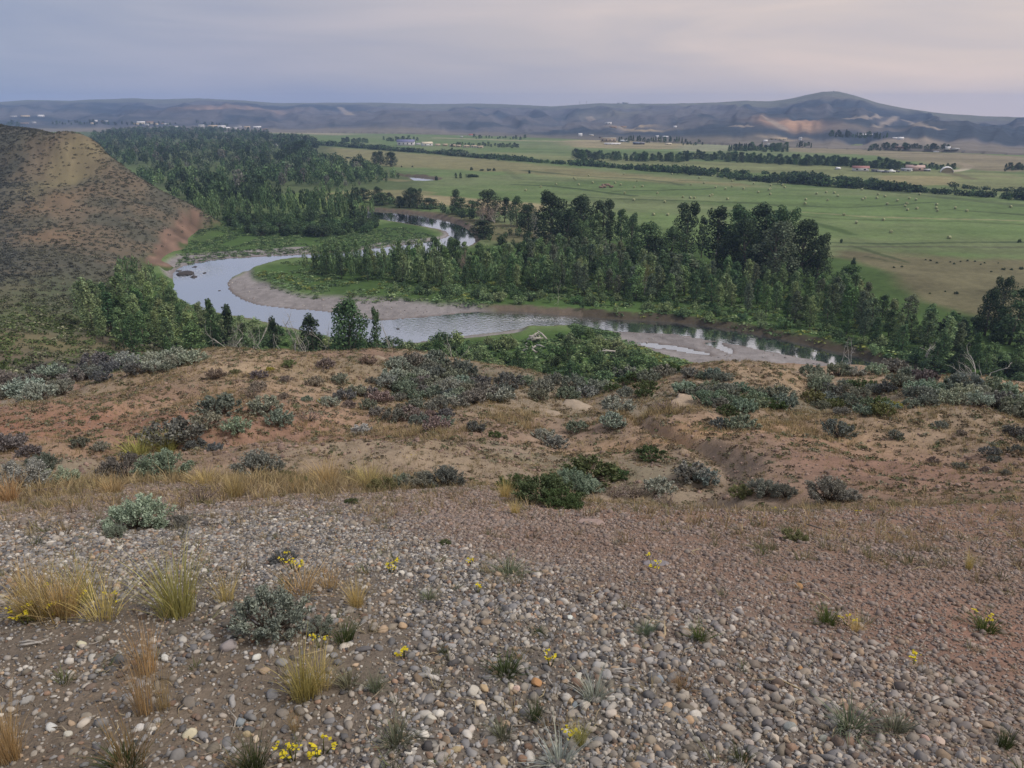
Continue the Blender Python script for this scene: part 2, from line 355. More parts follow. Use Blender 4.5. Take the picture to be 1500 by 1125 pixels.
def ico(sub):
    t = (1 + 5 ** .5) / 2
    V = [(-1, t, 0), (1, t, 0), (-1, -t, 0), (1, -t, 0), (0, -1, t), (0, 1, t), (0, -1, -t), (0, 1, -t), (t, 0, -1), (t, 0, 1), (-t, 0, -1), (-t, 0, 1)]
    F = [(0, 11, 5), (0, 5, 1), (0, 1, 7), (0, 7, 10), (0, 10, 11), (1, 5, 9), (5, 11, 4), (11, 10, 2), (10, 7, 6), (7, 1, 8), (3, 9, 4), (3, 4, 2), (3, 2, 6), (3, 6, 8), (3, 8, 9), (4, 9, 5), (2, 4, 11), (6, 2, 10), (8, 6, 7), (9, 8, 1)]
    V = [np.array(v) / np.linalg.norm(v) for v in V]
    for _ in range(sub):
        mid = {}; G = []
        def m(a, b):
            k = (min(a, b), max(a, b))
            if k not in mid: p = V[a] + V[b]; V.append(p / np.linalg.norm(p)); mid[k] = len(V) - 1
            return mid[k]
        for a, b, c in F:
            x, y, z = m(a, b), m(b, c), m(c, a); G += [(a, x, z), (b, y, x), (c, z, y), (x, y, z)]
        F = G
    return np.array(V), np.array(F)

def pebble(sub, seed, flat=0.62, rough=0.16):
    r = np.random.default_rng(seed); V, F = ico(sub); V = V.copy()
    for _ in range(5):
        d = r.normal(size=3); d /= np.linalg.norm(d); k = V @ d; V += d * (np.clip(0.62 - np.abs(k), -1, 0) * np.sign(k) * 0.5)[:, None]
    V *= (1 + rough * r.normal(size=(len(V), 1)) * 0.5)
    V *= np.array([r.uniform(0.85, 1.25), r.uniform(0.7, 1.0), flat * r.uniform(0.8, 1.2)]); return V, F

def rocky(sub, seed, dims, rough=0.2, cuts=9):
    r = np.random.default_rng(seed); V, F = ico(sub); V = V.copy()
    for _ in range(cuts):
        d = r.normal(size=3); d /= np.linalg.norm(d); k = V @ d; lim = r.uniform(0.45, 0.8); V -= d * np.clip(k - lim, 0, 1)[:, None]
    V *= 1 + rough * 0.5 * (fbm(V[:, 0] * 2.3 + V[:, 2] * 1.7, V[:, 1] * 2.3 - V[:, 2], seed, 4)[:, None])
    return V * np.asarray(dims), F

def cards(P, N, size, rng, up=0.0, aspect=0.75, jitter=0.8):
    """leaf clumps: one bent quad each, facing roughly N"""
    n = len(P); N = N + jitter * rng.normal(size=(n, 3)); N[:, 2] += up; N /= np.linalg.norm(N, axis=1)[:, None] + 1e-9
    A = np.cross(N, rng.normal(size=(n, 3))); A /= np.linalg.norm(A, axis=1)[:, None] + 1e-9; B = np.cross(N, A)
    s = (np.asarray(size) * rng.uniform(0.6, 1.25, n))[:, None]
    w = s * aspect * rng.uniform(.7, 1.2, (n, 1))
    V = np.stack([P - A * s * .5, P + B * w * .5 + N * s * 0.12, P + A * s * .55, P - B * w * .5 + N * s * .12], 1).reshape(-1, 3)
    F = np.arange(n * 4).reshape(n, 4); return V, F

# ------------------------------------------------------------------ materials
def newmat(name):
    m = bpy.data.materials.new(name); m.use_nodes = True; t = m.node_tree; t.nodes.clear(); return m, t
def nd(t, typ, **kw):
    n = t.nodes.new(typ)
    for k, v in kw.items():
        if k in n.inputs.keys() if hasattr(n.inputs, 'keys') else False: n.inputs[k].default_value = v
        else: setattr(n, k, v)
    return n
def mathn(t, op, a, b=None, c=None):
    n = t.nodes.new('ShaderNodeMath'); n.operation = op
    for i, x in enumerate((a, b, c)):
        if x is None: continue
        if hasattr(x, 'links'): t.links.new(x, n.inputs[i])
        else: n.inputs[i].default_value = x
    return n.outputs[0]
def scale_col(t, col, fac):
    n = t.nodes.new('ShaderNodeVectorMath'); n.operation = 'SCALE'; t.links.new(col, n.inputs[0])
    if hasattr(fac, 'links'): t.links.new(fac, n.inputs['Scale'])
    else: n.inputs['Scale'].default_value = fac
    return n.outputs[0]
def noise(t, scale, detail=4, rough=0.6, coord='Object', out=0):
    tc = t.nodes.new('ShaderNodeTexCoord'); n = t.nodes.new('ShaderNodeTexNoise')
    n.inputs['Scale'].default_value = scale; n.inputs['Detail'].default_value = detail; n.inputs['Roughness'].default_value = rough
    t.links.new(tc.outputs[coord], n.inputs['Vector']); return n.outputs[out]
def finish(t, col, rough=0.9, bump=None, bstr=0.5, bdist=0.02, spec=0.2):
    b = t.nodes.new('ShaderNodeBsdfPrincipled'); o = t.nodes.new('ShaderNodeOutputMaterial')
    if hasattr(col, 'links'): t.links.new(col, b.inputs['Base Color'])
    else: b.inputs['Base Color'].default_value = (*col, 1)
    if hasattr(rough, 'links'): t.links.new(rough, b.inputs['Roughness'])
    else: b.inputs['Roughness'].default_value = rough
    b.inputs['Specular IOR Level'].default_value = spec
    if bump is not None:
        bn = t.nodes.new('ShaderNodeBump'); bn.inputs['Strength'].default_value = bstr; bn.inputs['Distance'].default_value = bdist
        t.links.new(bump, bn.inputs['Height']); t.links.new(bn.outputs[0], b.inputs['Normal'])
    t.links.new(b.outputs[0], o.inputs[0]); return b

def soil_mat(name, s1, s2, amp1=0.5, amp2=0.35, bstr=0.6, bdist=0.03, rough=0.95):
    m, t = newmat(name); a = t.nodes.new('ShaderNodeAttribute'); a.attribute_name = 'col'
    n1 = noise(t, s1, 5, 0.7); n2 = noise(t, s2, 4, 0.6)
    f = mathn(t, 'MULTIPLY', mathn(t, 'MULTIPLY_ADD', n1, amp1 * 2, 1 - amp1), mathn(t, 'MULTIPLY_ADD', n2, amp2 * 2, 1 - amp2))
    finish(t, scale_col(t, a.outputs['Color'], f), rough, n1, bstr, bdist, 0.12); return m

def leaf_mat(name, src='object', lo=0.6, hi=1.45, trans=0.28, huevar=0.25):
    m, t = newmat(name)
    if src == 'object': c = t.nodes.new('ShaderNodeObjectInfo').outputs['Color']
    else:
        a = t.nodes.new('ShaderNodeAttribute'); a.attribute_name = 'col'; c = a.outputs['Color']
    g = t.nodes.new('ShaderNodeNewGeometry'); rnd = g.outputs['Random Per Island']
    f = mathn(t, 'MULTIPLY_ADD', rnd, hi - lo, lo); c1 = scale_col(t, c, f)
    r2 = mathn(t, 'FRACT', mathn(t, 'MULTIPLY', rnd, 37.7))
    mx = t.nodes.new('ShaderNodeMix'); mx.data_type = 'RGBA'; mx.blend_type = 'MULTIPLY'
    t.links.new(mathn(t, 'MULTIPLY', r2, huevar), mx.inputs['Factor']); t.links.new(c1, mx.inputs['A']); mx.inputs['B'].default_value = (1.6, 1.25, 0.55, 1)
    d = t.nodes.new('ShaderNodeBsdfDiffuse'); tr = t.nodes.new('ShaderNodeBsdfTranslucent'); ms = t.nodes.new('ShaderNodeMixShader'); ms.inputs[0].default_value = trans
    o = t.nodes.new('ShaderNodeOutputMaterial')
    for s in (d, tr): t.links.new(mx.outputs['Result'], s.inputs['Color'])
    t.links.new(d.outputs[0], ms.inputs[1]); t.links.new(tr.outputs[0], ms.inputs[2]); t.links.new(ms.outputs[0], o.inputs[0]); return m

def plain_mat(name, col, rough=0.85, nscale=3.0, amp=0.3, bstr=0.3, bdist=0.01, spec=0.25):
    m, t = newmat(name); n1 = noise(t, nscale, 5, 0.65); rgb = t.nodes.new('ShaderNodeRGB'); rgb.outputs[0].default_value = (*col, 1)
    finish(t, scale_col(t, rgb.outputs[0], mathn(t, 'MULTIPLY_ADD', n1, amp * 2, 1 - amp)), rough, n1, bstr, bdist, spec); return m

def objcol_mat(name, rough=0.85, nscale=3.0, amp=0.25, bstr=0.3, bdist=0.01):
    m, t = newmat(name); n1 = noise(t, nscale, 5, 0.65); c = t.nodes.new('ShaderNodeObjectInfo').outputs['Color']
    finish(t, scale_col(t, c, mathn(t, 'MULTIPLY_ADD', n1, amp * 2, 1 - amp)), rough, n1, bstr, bdist, 0.2); return m

M = {}
M['fore'] = soil_mat('dry_soil', 9.0, 60.0, 0.42, 0.45, 0.9, 0.035)
M['valley'] = soil_mat('valley_ground', 0.55, 2.6, 0.3, 0.35, 0.5, 0.15)
M['hills'] = soil_mat('far_hill_ground', 0.012, 0.05, 0.35, 0.35, 0.6, 6.0)
M['leaf'] = leaf_mat('tree_leaves', 'object', 0.45, 1.7)
M['leaf_mass'] = leaf_mat('leaf_mass', 'attr', 0.45, 1.7)
M['sage'] = leaf_mat('sage_leaves', 'object', 0.55, 1.5, 0.15, 0.15)
M['sage_mass'] = leaf_mat('sage_mass', 'attr', 0.55, 1.5, 0.15, 0.15)
M['grass'] = leaf_mat('grass_blades', 'object', 0.6, 1.4, 0.3, 0.3)
M['grass_mass'] = leaf_mat('grass_mass', 'attr', 0.6, 1.4, 0.3, 0.3)
M['petal'] = leaf_mat('yellow_petals', 'object', 0.8, 1.3, 0.2, 0.05)
M['bark'] = plain_mat('grey_bark', (0.17, 0.15, 0.125), 0.9, 4.0, 0.4, 0.5, 0.03)
M['dead'] = plain_mat('bleached_wood', (0.42, 0.40, 0.37), 0.85, 6.0, 0.35, 0.4, 0.01)
M['twig'] = plain_mat('sage_wood', (0.15, 0.12, 0.10), 0.9, 30.0, 0.4, 0.4, 0.005)
M['rock'] = objcol_mat('sandstone', 0.92, 5.0, 0.35, 0.8, 0.04)
M['stone'] = objcol_mat('cobble', 0.7, 22.0, 0.22, 0.35, 0.004)
M['hay'] = plain_mat('hay', (0.31, 0.33, 0.185), 0.95, 5.0, 0.4, 0.8, 0.05)
M['oldhay'] = plain_mat('old_hay', (0.22, 0.155, 0.12), 0.95, 3.0, 0.5, 0.8, 0.05)
M['wall'] = objcol_mat('painted_wall', 0.8, 0.8, 0.12, 0.2, 0.02)
M['roof'] = objcol_mat('roof_sheet', 0.55, 0.6, 0.15, 0.2, 0.02)
M['glass'] = plain_mat('dark_window', (0.03, 0.035, 0.045), 0.15, 1.0, 0.1, 0.0, 0.01, 0.5)
mp, tp = newmat('gravel_stones'); _a = tp.nodes.new('ShaderNodeAttribute'); _a.attribute_name = 'col'
_n = noise(tp, 55.0, 4, 0.6); finish(tp, scale_col(tp, _a.outputs['Color'], mathn(tp, 'MULTIPLY_ADD', _n, 0.7, 0.65)), 0.75, _n, 0.3, 0.004, 0.3); M['gravel'] = mp

mw, tw = newmat('river_water')
def _water(t):
    tc = t.nodes.new('ShaderNodeTexCoord'); mpn = t.nodes.new('ShaderNodeMapping'); mpn.inputs['Scale'].default_value = (1, 1, 1); t.links.new(tc.outputs['Object'], mpn.inputs[0])
    n1 = t.nodes.new('ShaderNodeTexNoise'); n1.inputs['Scale'].default_value = 1.1; n1.inputs['Detail'].default_value = 3; t.links.new(mpn.outputs[0], n1.inputs['Vector'])
    n2 = t.nodes.new('ShaderNodeTexNoise'); n2.inputs['Scale'].default_value = 0.06; n2.inputs['Detail'].default_value = 3; t.links.new(mpn.outputs[0], n2.inputs['Vector'])
    a = t.nodes.new('ShaderNodeAttribute'); a.attribute_name = 'col'      # r = riffle roughness, g = foam
    sp = t.nodes.new('ShaderNodeSeparateColor'); t.links.new(a.outputs['Color'], sp.inputs[0])
    amp = mathn(t, 'MULTIPLY', sp.outputs[0], mathn(t, 'MULTIPLY_ADD', n2.outputs[0], 1.2, 0.3))
    bn = t.nodes.new('ShaderNodeBump'); bn.inputs['Distance'].default_value = 0.08; t.links.new(amp, bn.inputs['Strength']); t.links.new(n1.outputs[0], bn.inputs['Height'])
    d = t.nodes.new('ShaderNodeBsdfDiffuse'); d.inputs['Color'].default_value = (0.05, 0.065, 0.075, 1)
    g = t.nodes.new('ShaderNodeBsdfGlossy'); g.inputs['Roughness'].default_value = 0.06; g.inputs['Color'].default_value = (0.93, 0.96, 1.0, 1)
    fr = t.nodes.new('ShaderNodeFresnel'); fr.inputs['IOR'].default_value = 2.9
    for s in (d, g, fr): t.links.new(bn.outputs[0], s.inputs['Normal'])
    ms = t.nodes.new('ShaderNodeMixShader'); t.links.new(mathn(t, 'MULTIPLY_ADD', fr.outputs[0], 1.1, 0.42), ms.inputs[0]); t.links.new(d.outputs[0], ms.inputs[1]); t.links.new(g.outputs[0], ms.inputs[2])
    fo = t.nodes.new('ShaderNodeBsdfDiffuse'); fo.inputs['Color'].default_value = (0.6, 0.62, 0.64, 1)
    n3 = t.nodes.new('ShaderNodeTexNoise'); n3.inputs['Scale'].default_value = 1.6; n3.inputs['Detail'].default_value = 5; n3.inputs['Roughness'].default_value = 0.75; t.links.new(mpn.outputs[0], n3.inputs['Vector'])
    fm = mathn(t, 'MULTIPLY', sp.outputs[1], mathn(t, 'GREATER_THAN', mathn(t, 'ADD', n3.outputs[0], mathn(t, 'MULTIPLY', sp.outputs[1], 0.1)), 0.64))
    m2 = t.nodes.new('ShaderNodeMixShader'); t.links.new(fm, m2.inputs[0]); t.links.new(ms.outputs[0], m2.inputs[1]); t.links.new(fo.outputs[0], m2.inputs[2])
    o = t.nodes.new('ShaderNodeOutputMaterial'); t.links.new(m2.outputs[0], o.inputs[0])
_water(tw); M['water'] = mw

# ------------------------------------------------------------------ ground meshes
def polar_grid(az0, az1, na, r0, r1, nr):
    az = np.linspace(az0, az1, na); r = np.exp(np.linspace(math.log(r0), math.log(r1), nr))
    A, Rr = np.meshgrid(az, r); X = Rr * np.sin(A); Y = Rr * np.cos(A)
    idx = np.arange(na * nr).reshape(nr, na)
    Q = np.stack([idx[:-1, :-1], idx[:-1, 1:], idx[1:, 1:], idx[1:, :-1]], -1).reshape(-1, 4)
    return X, Y, Q
def cull(V, Q, keepv, col):
    """drops the quads that have no kept corner"""
    q = Q[keepv[Q].any(1)]; used = np.zeros(len(V), bool); used[q.ravel()] = True; m = np.cumsum(used) - 1
    return V[used], m[q], col[used]
def mix(a, b, f): f = np.asarray(f)[..., None]; return np.asarray(a) * (1 - f) + np.asarray(b) * f

TAN = np.array([0.285, 0.222, 0.158]); RED = np.array([0.25, 0.158, 0.122]); DUST = np.array([0.255, 0.218, 0.175]); GREYG = np.array([0.23, 0.212, 0.19]); OLIVE = np.array([0.15, 0.15, 0.085]); SAGEG = np.array([0.13, 0.135, 0.11])
def blob(u, v, cu, cv, ru, rv): return np.exp(-((u - cu) / ru) ** 2 - ((v - cv) / rv) ** 2)
def world_blob(X, Y, u, v, rx, ry):
    p = pick(u, v)[0]; return np.exp(-((X - p[0]) / rx) ** 2 - ((Y - p[1]) / ry) ** 2)

def near_gravel(X, Y, ext=0.0):
    """1 on the grey gravel of the near bench, 0 on bare soil (a mask in metres)"""
    r = np.hypot(X, Y); n = fbm(X * 0.5, Y * 0.5, 61, 4)
    edge = np.interp(np.arctan2(X, Y), [-.6, -.33, -.1, 0, .2, .36, .55, .7], [5.4, 5.6, 3.9, 3.0, 2.4, 2.1, 1.75, 1.6]) + ext + (.8 + .25 * ext) * n
    return sst(edge + 1.4 + .5 * ext, edge - 1.0 - .3 * ext, r)

# near hillside
X, Y, Q = polar_grid(-1.0, 1.0, 520, 0.75, 470, 470)
Zf = h_hill(X, Y); GRID['z'] = Zf
sdv, barv = None, None
r = np.hypot(X, Y)
n1 = fbm(X * 0.09, Y * 0.09, 71, 4); n2 = fbm(X * 0.5, Y * 0.5, 73, 4); n3 = fbm(X * 2.5, Y * 2.5, 75, 3)
col = mix(TAN, DUST, sst(-0.3, 0.5, n1)); col = mix(col, RED, 0.75 * sst(0.0, 0.6, fbm(X * 0.13 + 7, Y * 0.13, 77, 4)))
for (u, v, rx, ry, c, a) in [(130, 622, 6.5, 3.2, (0.27, 0.135, 0.095), 0.95), (1330, 690, 3.0, 2.2, RED, 0.8), (1430, 760, 2.2, 1.8, RED, 0.8), (1160, 640, 3.5, 2.5, (0.36, 0.22, 0.13), 0.8), (960, 640, 2.5, 2.0, (0.38, 0.245, 0.15), 0.8),
                         (420, 545, 7, 3.5, (0.35, 0.272, 0.185), 0.75), (1120, 548, 7, 3, (0.355, 0.26, 0.175), 0.8), (1450, 560, 6, 3, (0.35, 0.25, 0.168), 0.8), (700, 610, 3, 3, (0.34, 0.265, 0.18), 0.6), (1350, 620, 5, 3, (0.335, 0.25, 0.172), 0.7), (850, 770, 1.6, 1.0, (0.26, 0.165, 0.125), 0.7), (1250, 900, 1.4, 0.8, (0.25, 0.165, 0.13), 0.8), (1480, 950, 0.8, 0.5, (0.26, 0.15, 0.115), 0.8), (330, 585, 5, 4, (0.34, 0.235, 0.165), 0.6)]:
    col = mix(col, np.array(c), a * np.clip(world_blob(X, Y, u, v, rx, ry) * (1 + 0.5 * n2), 0, 1))
for (u, v, rx, ry, c, a) in [(760, 560, 7, 5, SAGEG, 0.6), (850, 565, 4, 4, SAGEG, 0.7), (1090, 588, 6, 2.5, SAGEG, 0.65), (1400, 585, 7, 4, SAGEG, 0.6), (640, 565, 5, 4, SAGEG, 0.5), (830, 690, 2.5, 2, OLIVE, 0.5), (60, 690, 3, 2, OLIVE, 0.3)]:
    col = mix(col, np.array(c), a * np.clip(world_blob(X, Y, u, v, rx, ry) * (1 + 0.6 * n2), 0, 1))
g = near_gravel(X, Y) * sst(13, 9, r); col = mix(col, GREYG * 0.55, 0.9 * g)
col = mix(col, np.array([0.165, 0.135, 0.105]), 0.8 * sst(0.0, 0.5, fbm(X * 0.9 + 3, Y * 0.9, 79, 3) + .25) * sst(3.4, 2.2, r) * sst(-.1, -.7, X))
# the left hill: sage-dark slope, tan clearing, cut bank
hl = sst(75, 95, r) * sst(-0.28, -0.34, np.arctan2(X, Y) * 1.0 + 0.0)
uu, vv = project(np.stack([X, Y, Zf], -1))
far = sst(60, 85, r)
lc = mix(np.array([0.235, 0.18, 0.125]), np.array([0.15, 0.14, 0.105]), sst(-0.35, 0.35, fbm(X * 0.06, Y * 0.09, 81, 4)))
px0, py0 = pick(40, 300)[0][:2]; px1, py1 = pick(150, 290)[0][:2]
edge_line = line_d([pick(a, b)[0] for a, b in [(105, 212), (70, 255), (85, 290), (55, 320), (35, 360), (50, 400)]], X, Y)
west = X < np.interp(Y, [200, 240, 280, 310, 340, 380, 410], [pick(52, 400)[0][0] - 3, -150, -185, -196, -212, -220, -215])
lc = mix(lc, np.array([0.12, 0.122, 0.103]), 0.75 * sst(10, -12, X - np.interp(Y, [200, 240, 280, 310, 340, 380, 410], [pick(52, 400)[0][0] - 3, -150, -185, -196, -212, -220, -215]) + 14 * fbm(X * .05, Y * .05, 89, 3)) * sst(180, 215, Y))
for (u, v, rx, ry, c, a) in [(105, 255, 9, 30, (0.33, 0.27, 0.15), 0.8), (100, 225, 6, 20, (0.32, 0.26, 0.15), 0.8), (80, 300, 8, 22, (0.34, 0.225, 0.14), 0.7), (75, 345, 8, 14, (0.33, 0.21, 0.13), 0.6), (150, 212, 8, 10, (0.30, 0.17, 0.12), 0.7), (50, 470, 18, 16, (0.16, 0.19, 0.085), 0.9), (90, 430, 16, 18, (0.14, 0.165, 0.09), 0.85), (70, 505, 12, 8, (0.25, 0.215, 0.11), 0.8)]:
    lc = mix(lc, np.array(c), a * np.clip(world_blob(X, Y, u, v, rx, ry) * (1 + 0.6 * fbm(X * 0.15, Y * 0.15, 83, 3)), 0, 1))
gz = np.gradient(Zf, axis=0) / np.maximum(np.gradient(r, axis=0), 1e-6)
slope = np.hypot(gz, np.gradient(Zf, axis=1) / np.maximum(r * np.gradient(np.arctan2(X, Y), axis=1), 1e-6))
cutb = np.clip(line_d([pick(u, v)[0] for u, v in [(283, 325), (262, 345), (243, 365), (232, 385)]], X, Y), 0, 99)
cutm = sst(5.0, 2.6, cutb + 2.6 * fbm(X * 0.2, Y * 0.2, 85, 3)) * sst(15, 10, Zf)
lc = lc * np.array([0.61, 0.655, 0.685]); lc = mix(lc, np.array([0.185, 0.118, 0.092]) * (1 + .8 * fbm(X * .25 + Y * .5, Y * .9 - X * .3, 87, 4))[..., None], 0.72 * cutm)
lc = mix(lc, np.array([0.06, 0.09, 0.03]), sst(4.5, 2.0, Zf) * (1 - cutm))
bl = mix(np.array([0.09, 0.11, 0.05]), TAN, 0.3 + 0.2 * n2)
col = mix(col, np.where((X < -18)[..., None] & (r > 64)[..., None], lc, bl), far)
col = col * (1 + 0.22 * n3 * sst(2, 6, r) + 0.15 * n2)[..., None]
V = np.stack([X, Y, Zf], -1).reshape(-1, 3)
keep = (Zf > 0.2).ravel()
# the rest of the bench round and behind the viewpoint
gx, gy = np.meshgrid(np.linspace(-14, 14, 190), np.linspace(-7, 6, 100)); gi = np.arange(gx.size).reshape(gx.shape)
gq = np.stack([gi[:-1, :-1], gi[:-1, 1:], gi[1:, 1:], gi[1:, :-1]], -1).reshape(-1, 4)
inside = ((np.abs(np.arctan2(gx, gy)) < .985) & (np.hypot(gx, gy) > .78)).ravel(); gq = gq[~inside[gq].all(1)]
gn = fbm(gx * .5, gy * .5, 73, 4); gc = mix(mix(TAN, DUST, .5 + .4 * gn), GREYG * .6, near_gravel(gx, gy)); gV = np.stack([gx, gy, h_fore(gx, gy) - .012], -1).reshape(-1, 3)
V = np.concatenate([V, gV]); Q = np.concatenate([Q, gq + keep.size]); keep = np.concatenate([keep, np.ones(len(gV), bool)]); col = np.concatenate([col.reshape(-1, 3), gc.reshape(-1, 3)])
Vk, Qk, ck = cull(V, Q, keep, np.clip(col.reshape(-1, 3), 0.01, 1))
hillside = tag(link('hillside', mesh_np('hillside', Vk, Qk, M['fore'], ck, True)), kind='structure')

# valley floor
X, Y, Q = polar_grid(-0.80, 0.80, 900, 85, 2600, 560)
sd, bar = valley_fields(X, Y); Zv = h_valley(X, Y, (sd, bar))
r = np.hypot(X, Y); n1 = fbm(X * 0.012, Y * 0.012, 91, 4); n2 = fbm(X * 0.09, Y * 0.09, 93, 4); n3 = fbm(X * 0.6, Y * 0.6, 95, 3)
HAYF = np.array([0.112, 0.168, 0.064]); FIELD2 = np.array([0.142, 0.178, 0.085]); DRYF = np.array([0.25, 0.215, 0.12]); LUSH = np.array([0.068, 0.125, 0.036])
streak = fbm(X * 0.006 - Y * 0.002, Y * 0.05 + X * 0.012, 97, 3)
vc = mix(HAYF, FIELD2, sst(-0.3, 0.4, n1 + 0.5 * streak))
def zone(px, soft, colr, amt=1.0, z=1.5, nz=6.0):
    global vc
    d = poly_sd(on_plane(*smooth_poly(px, 3).T, z), X, Y) + nz * n2
    vc = mix(vc, np.array(colr), amt * sst(soft, -soft, d))
zone([(460, 216), (520, 218), (700, 232), (900, 252), (1100, 272), (1000, 268), (860, 262), (700, 250), (560, 243), (470, 232)], 14, (0.215, 0.195, 0.105), 0.8, nz=14)
zone([(700, 222), (900, 232), (1150, 240), (1390, 250), (1500, 258), (1500, 285), (1350, 268), (1150, 255), (900, 243)], 10, (0.19, 0.205, 0.10), 0.8, nz=10)
zone([(1290, 258), (1370, 258), (1400, 262), (1380, 272), (1300, 268)], 8, (0.27, 0.235, 0.13), 0.8)
zone([(1160, 385), (1240, 370), (1330, 372), (1420, 378), (1560, 385), (1620, 440), (1560, 480), (1420, 470), (1350, 455), (1280, 430), (1200, 415)], 7, (0.150, 0.136, 0.082), 0.9, nz=7)
zone([(590, 285), (660, 288), (760, 296), (800, 300), (780, 312), (700, 306), (640, 300), (560, 296)], 4, (0.30, 0.25, 0.155), 0.85, nz=4)
zone([(1235, 350), (1330, 352), (1560, 352), (1560, 372), (1330, 370), (1250, 366)], 4, (0.10, 0.125, 0.06), 0.6, nz=3)
zone([(250, 400), (262, 372), (300, 330), (360, 316), (460, 340), (555, 326), (590, 322), (640, 338), (640, 352), (560, 362), (440, 370), (330, 376)], 3, LUSH * 0.85, 0.95, nz=2)
zone([(370, 398), (430, 385), (640, 376), (700, 362), (900, 350), (1250, 380), (1350, 440), (1540, 500), (1600, 600), (1340, 545), (1200, 505), (1000, 470), (800, 452), (620, 444), (500, 432), (420, 424)], 4, LUSH * 0.85, 0.95, nz=2)
zone([(150, 600), (150, 440), (240, 400), (262, 440), (300, 460), (560, 510), (700, 498), (860, 484), (980, 520), (1100, 560), (1500, 640), (900, 640)], 3, LUSH, 0.95, nz=2)
zone([(280, 350), (250, 290), (150, 225), (120, 190), (300, 188), (470, 208), (500, 240), (610, 255), (600, 300), (520, 312), (380, 305)], 12, (0.075, 0.10, 0.045), 0.8, nz=8)
zone([(380, 300), (420, 284), (500, 280), (540, 285), (540, 300), (470, 306)], 4, (0.12, 0.18, 0.05), 0.8, nz=4)
zone([(470, 283), (560, 278), (640, 282), (560, 292), (480, 296)], 4, (0.24, 0.215, 0.12), 0.6, nz=4)
zone([(545, 305), (640, 310), (720, 325), (830, 345), (830, 360), (720, 352), (690, 335), (620, 318)], 3, (0.15, 0.13, 0.075), 0.7, nz=3)
# dark uncut swaths / ditches, in metres wide
for (pts, w, c, a) in [([(752, 270), (800, 272), (850, 277), (900, 284), (930, 287)], 4.5, (0.045, 0.07, 0.03), .9), ([(900, 280), (960, 279), (1030, 277), (1040, 276)], 4, (0.05, 0.075, 0.03), .8), ([(770, 250), (850, 258), (930, 262), (980, 267), (995, 271)], 6, (0.06, 0.085, 0.04), .7),
                     ([(860, 289), (900, 291), (1000, 294), (1100, 297), (1140, 301)], 3, (0.06, 0.085, 0.035), .8), ([(1000, 264.5), (1070, 265.5)], 5, (0.07, 0.09, 0.04), .8), ([(1180, 302), (1240, 304), (1300, 301), (1370, 296)], 3, (0.055, 0.085, 0.035), .85), ([(1290, 279), (1350, 286), (1420, 293), (1500, 301)], 6, (0.07, 0.095, 0.045), .75),
                     ([(1395, 307), (1450, 311), (1500, 315)], 3.5, (0.055, 0.08, 0.035), .8), ([(1140, 312), (1200, 319), (1260, 322), (1400, 324), (1500, 329)], 3, (0.07, 0.10, 0.04), .8), ([(1150, 308), (1180, 311), (1260, 317), (1500, 324)], 2.2, (0.28, 0.25, 0.15), .6), ([(1190, 326), (1215, 333), (1250, 343)], 5, (0.055, 0.09, 0.03), .8),
                     ([(1205, 355), (1300, 357.5), (1400, 355), (1500, 354)], 2.6, (0.04, 0.06, 0.03), .85), ([(1220, 361), (1500, 362)], 2.0, (0.07, 0.075, 0.05), .7), ([(1255, 362), (1330, 384)], 2.0, (0.05, 0.07, 0.03), .8), ([(1270, 376), (1330, 388)], 1.4, (0.05, 0.07, 0.03), .6), ([(590, 265), (560, 262), (500, 258)], 7, (0.24, 0.21, 0.12), .6), ([(640, 263), (620, 256), (570, 254)], 3.5, (0.09, 0.07, 0.045), .9),
                     ([(740, 248), (760, 263), (900, 266)], 5, (0.08, 0.10, 0.05), .4), ([(1390, 253), (1425, 262)], 6, (0.13, 0.12, 0.07), .8), ([(1450, 258), (1500, 260)], 10, (0.27, 0.26, 0.15), .5)]:
    p = np.array(pts, float); 
    if len(p) > 2:
        tt = np.linspace(0, len(p) - 1, len(p) * 6); p = np.stack([np.interp(tt, np.arange(len(p)), p[:, 0]), np.interp(tt, np.arange(len(p)), p[:, 1])], -1)
    d = line_d(on_plane(p[:, 0], p[:, 1], 1.5), X, Y) + w * 0.6 * fbm(X * 0.04, Y * 0.04, 99, 3)
    vc = mix(vc, np.array(c), a * sst(w, w * 0.45, d))
# farm track bending past the arched barn, and the far highway strip
for (pts, w, c) in [([(1396, 251), (1412, 248.5), (1420, 244), (1414, 240.5), (1398, 237.5)], 5, (0.42, 0.38, 0.30)), ([(1280, 222), (1380, 228), (1500, 232)], 4.5, (0.36, 0.33, 0.28)), ([(640, 202), (760, 206), (860, 208)], 14, (0.33, 0.29, 0.20))]:
    d = line_d(on_plane(*np.array(pts, float).T, 1.5), X, Y); vc = mix(vc, np.array(c), 0.85 * sst(w, w * .6, d))
zone([(840, 205), (1000, 208), (1010, 218), (850, 216)], 20, (0.30, 0.25, 0.16), 0.8, nz=25)
zone([(1000, 213), (1075, 212), (1075, 220), (1000, 221)], 12, (0.24, 0.25, 0.17), 0.8, nz=10)
zone([(1150, 212), (1290, 220), (1500, 230), (1500, 250), (1400, 246), (1280, 228), (1160, 222)], 12, (0.22, 0.185, 0.13), 0.85, nz=14)
zone([(150, 186), (330, 186), (420, 190), (500, 194), (500, 198), (330, 193), (160, 190)], 30, (0.30, 0.26, 0.20), 0.8, nz=40)
vc = vc * (1 + 0.22 * n2 + 0.18 * n3 + 0.30 * streak * sst(-30, 40, X))[..., None]
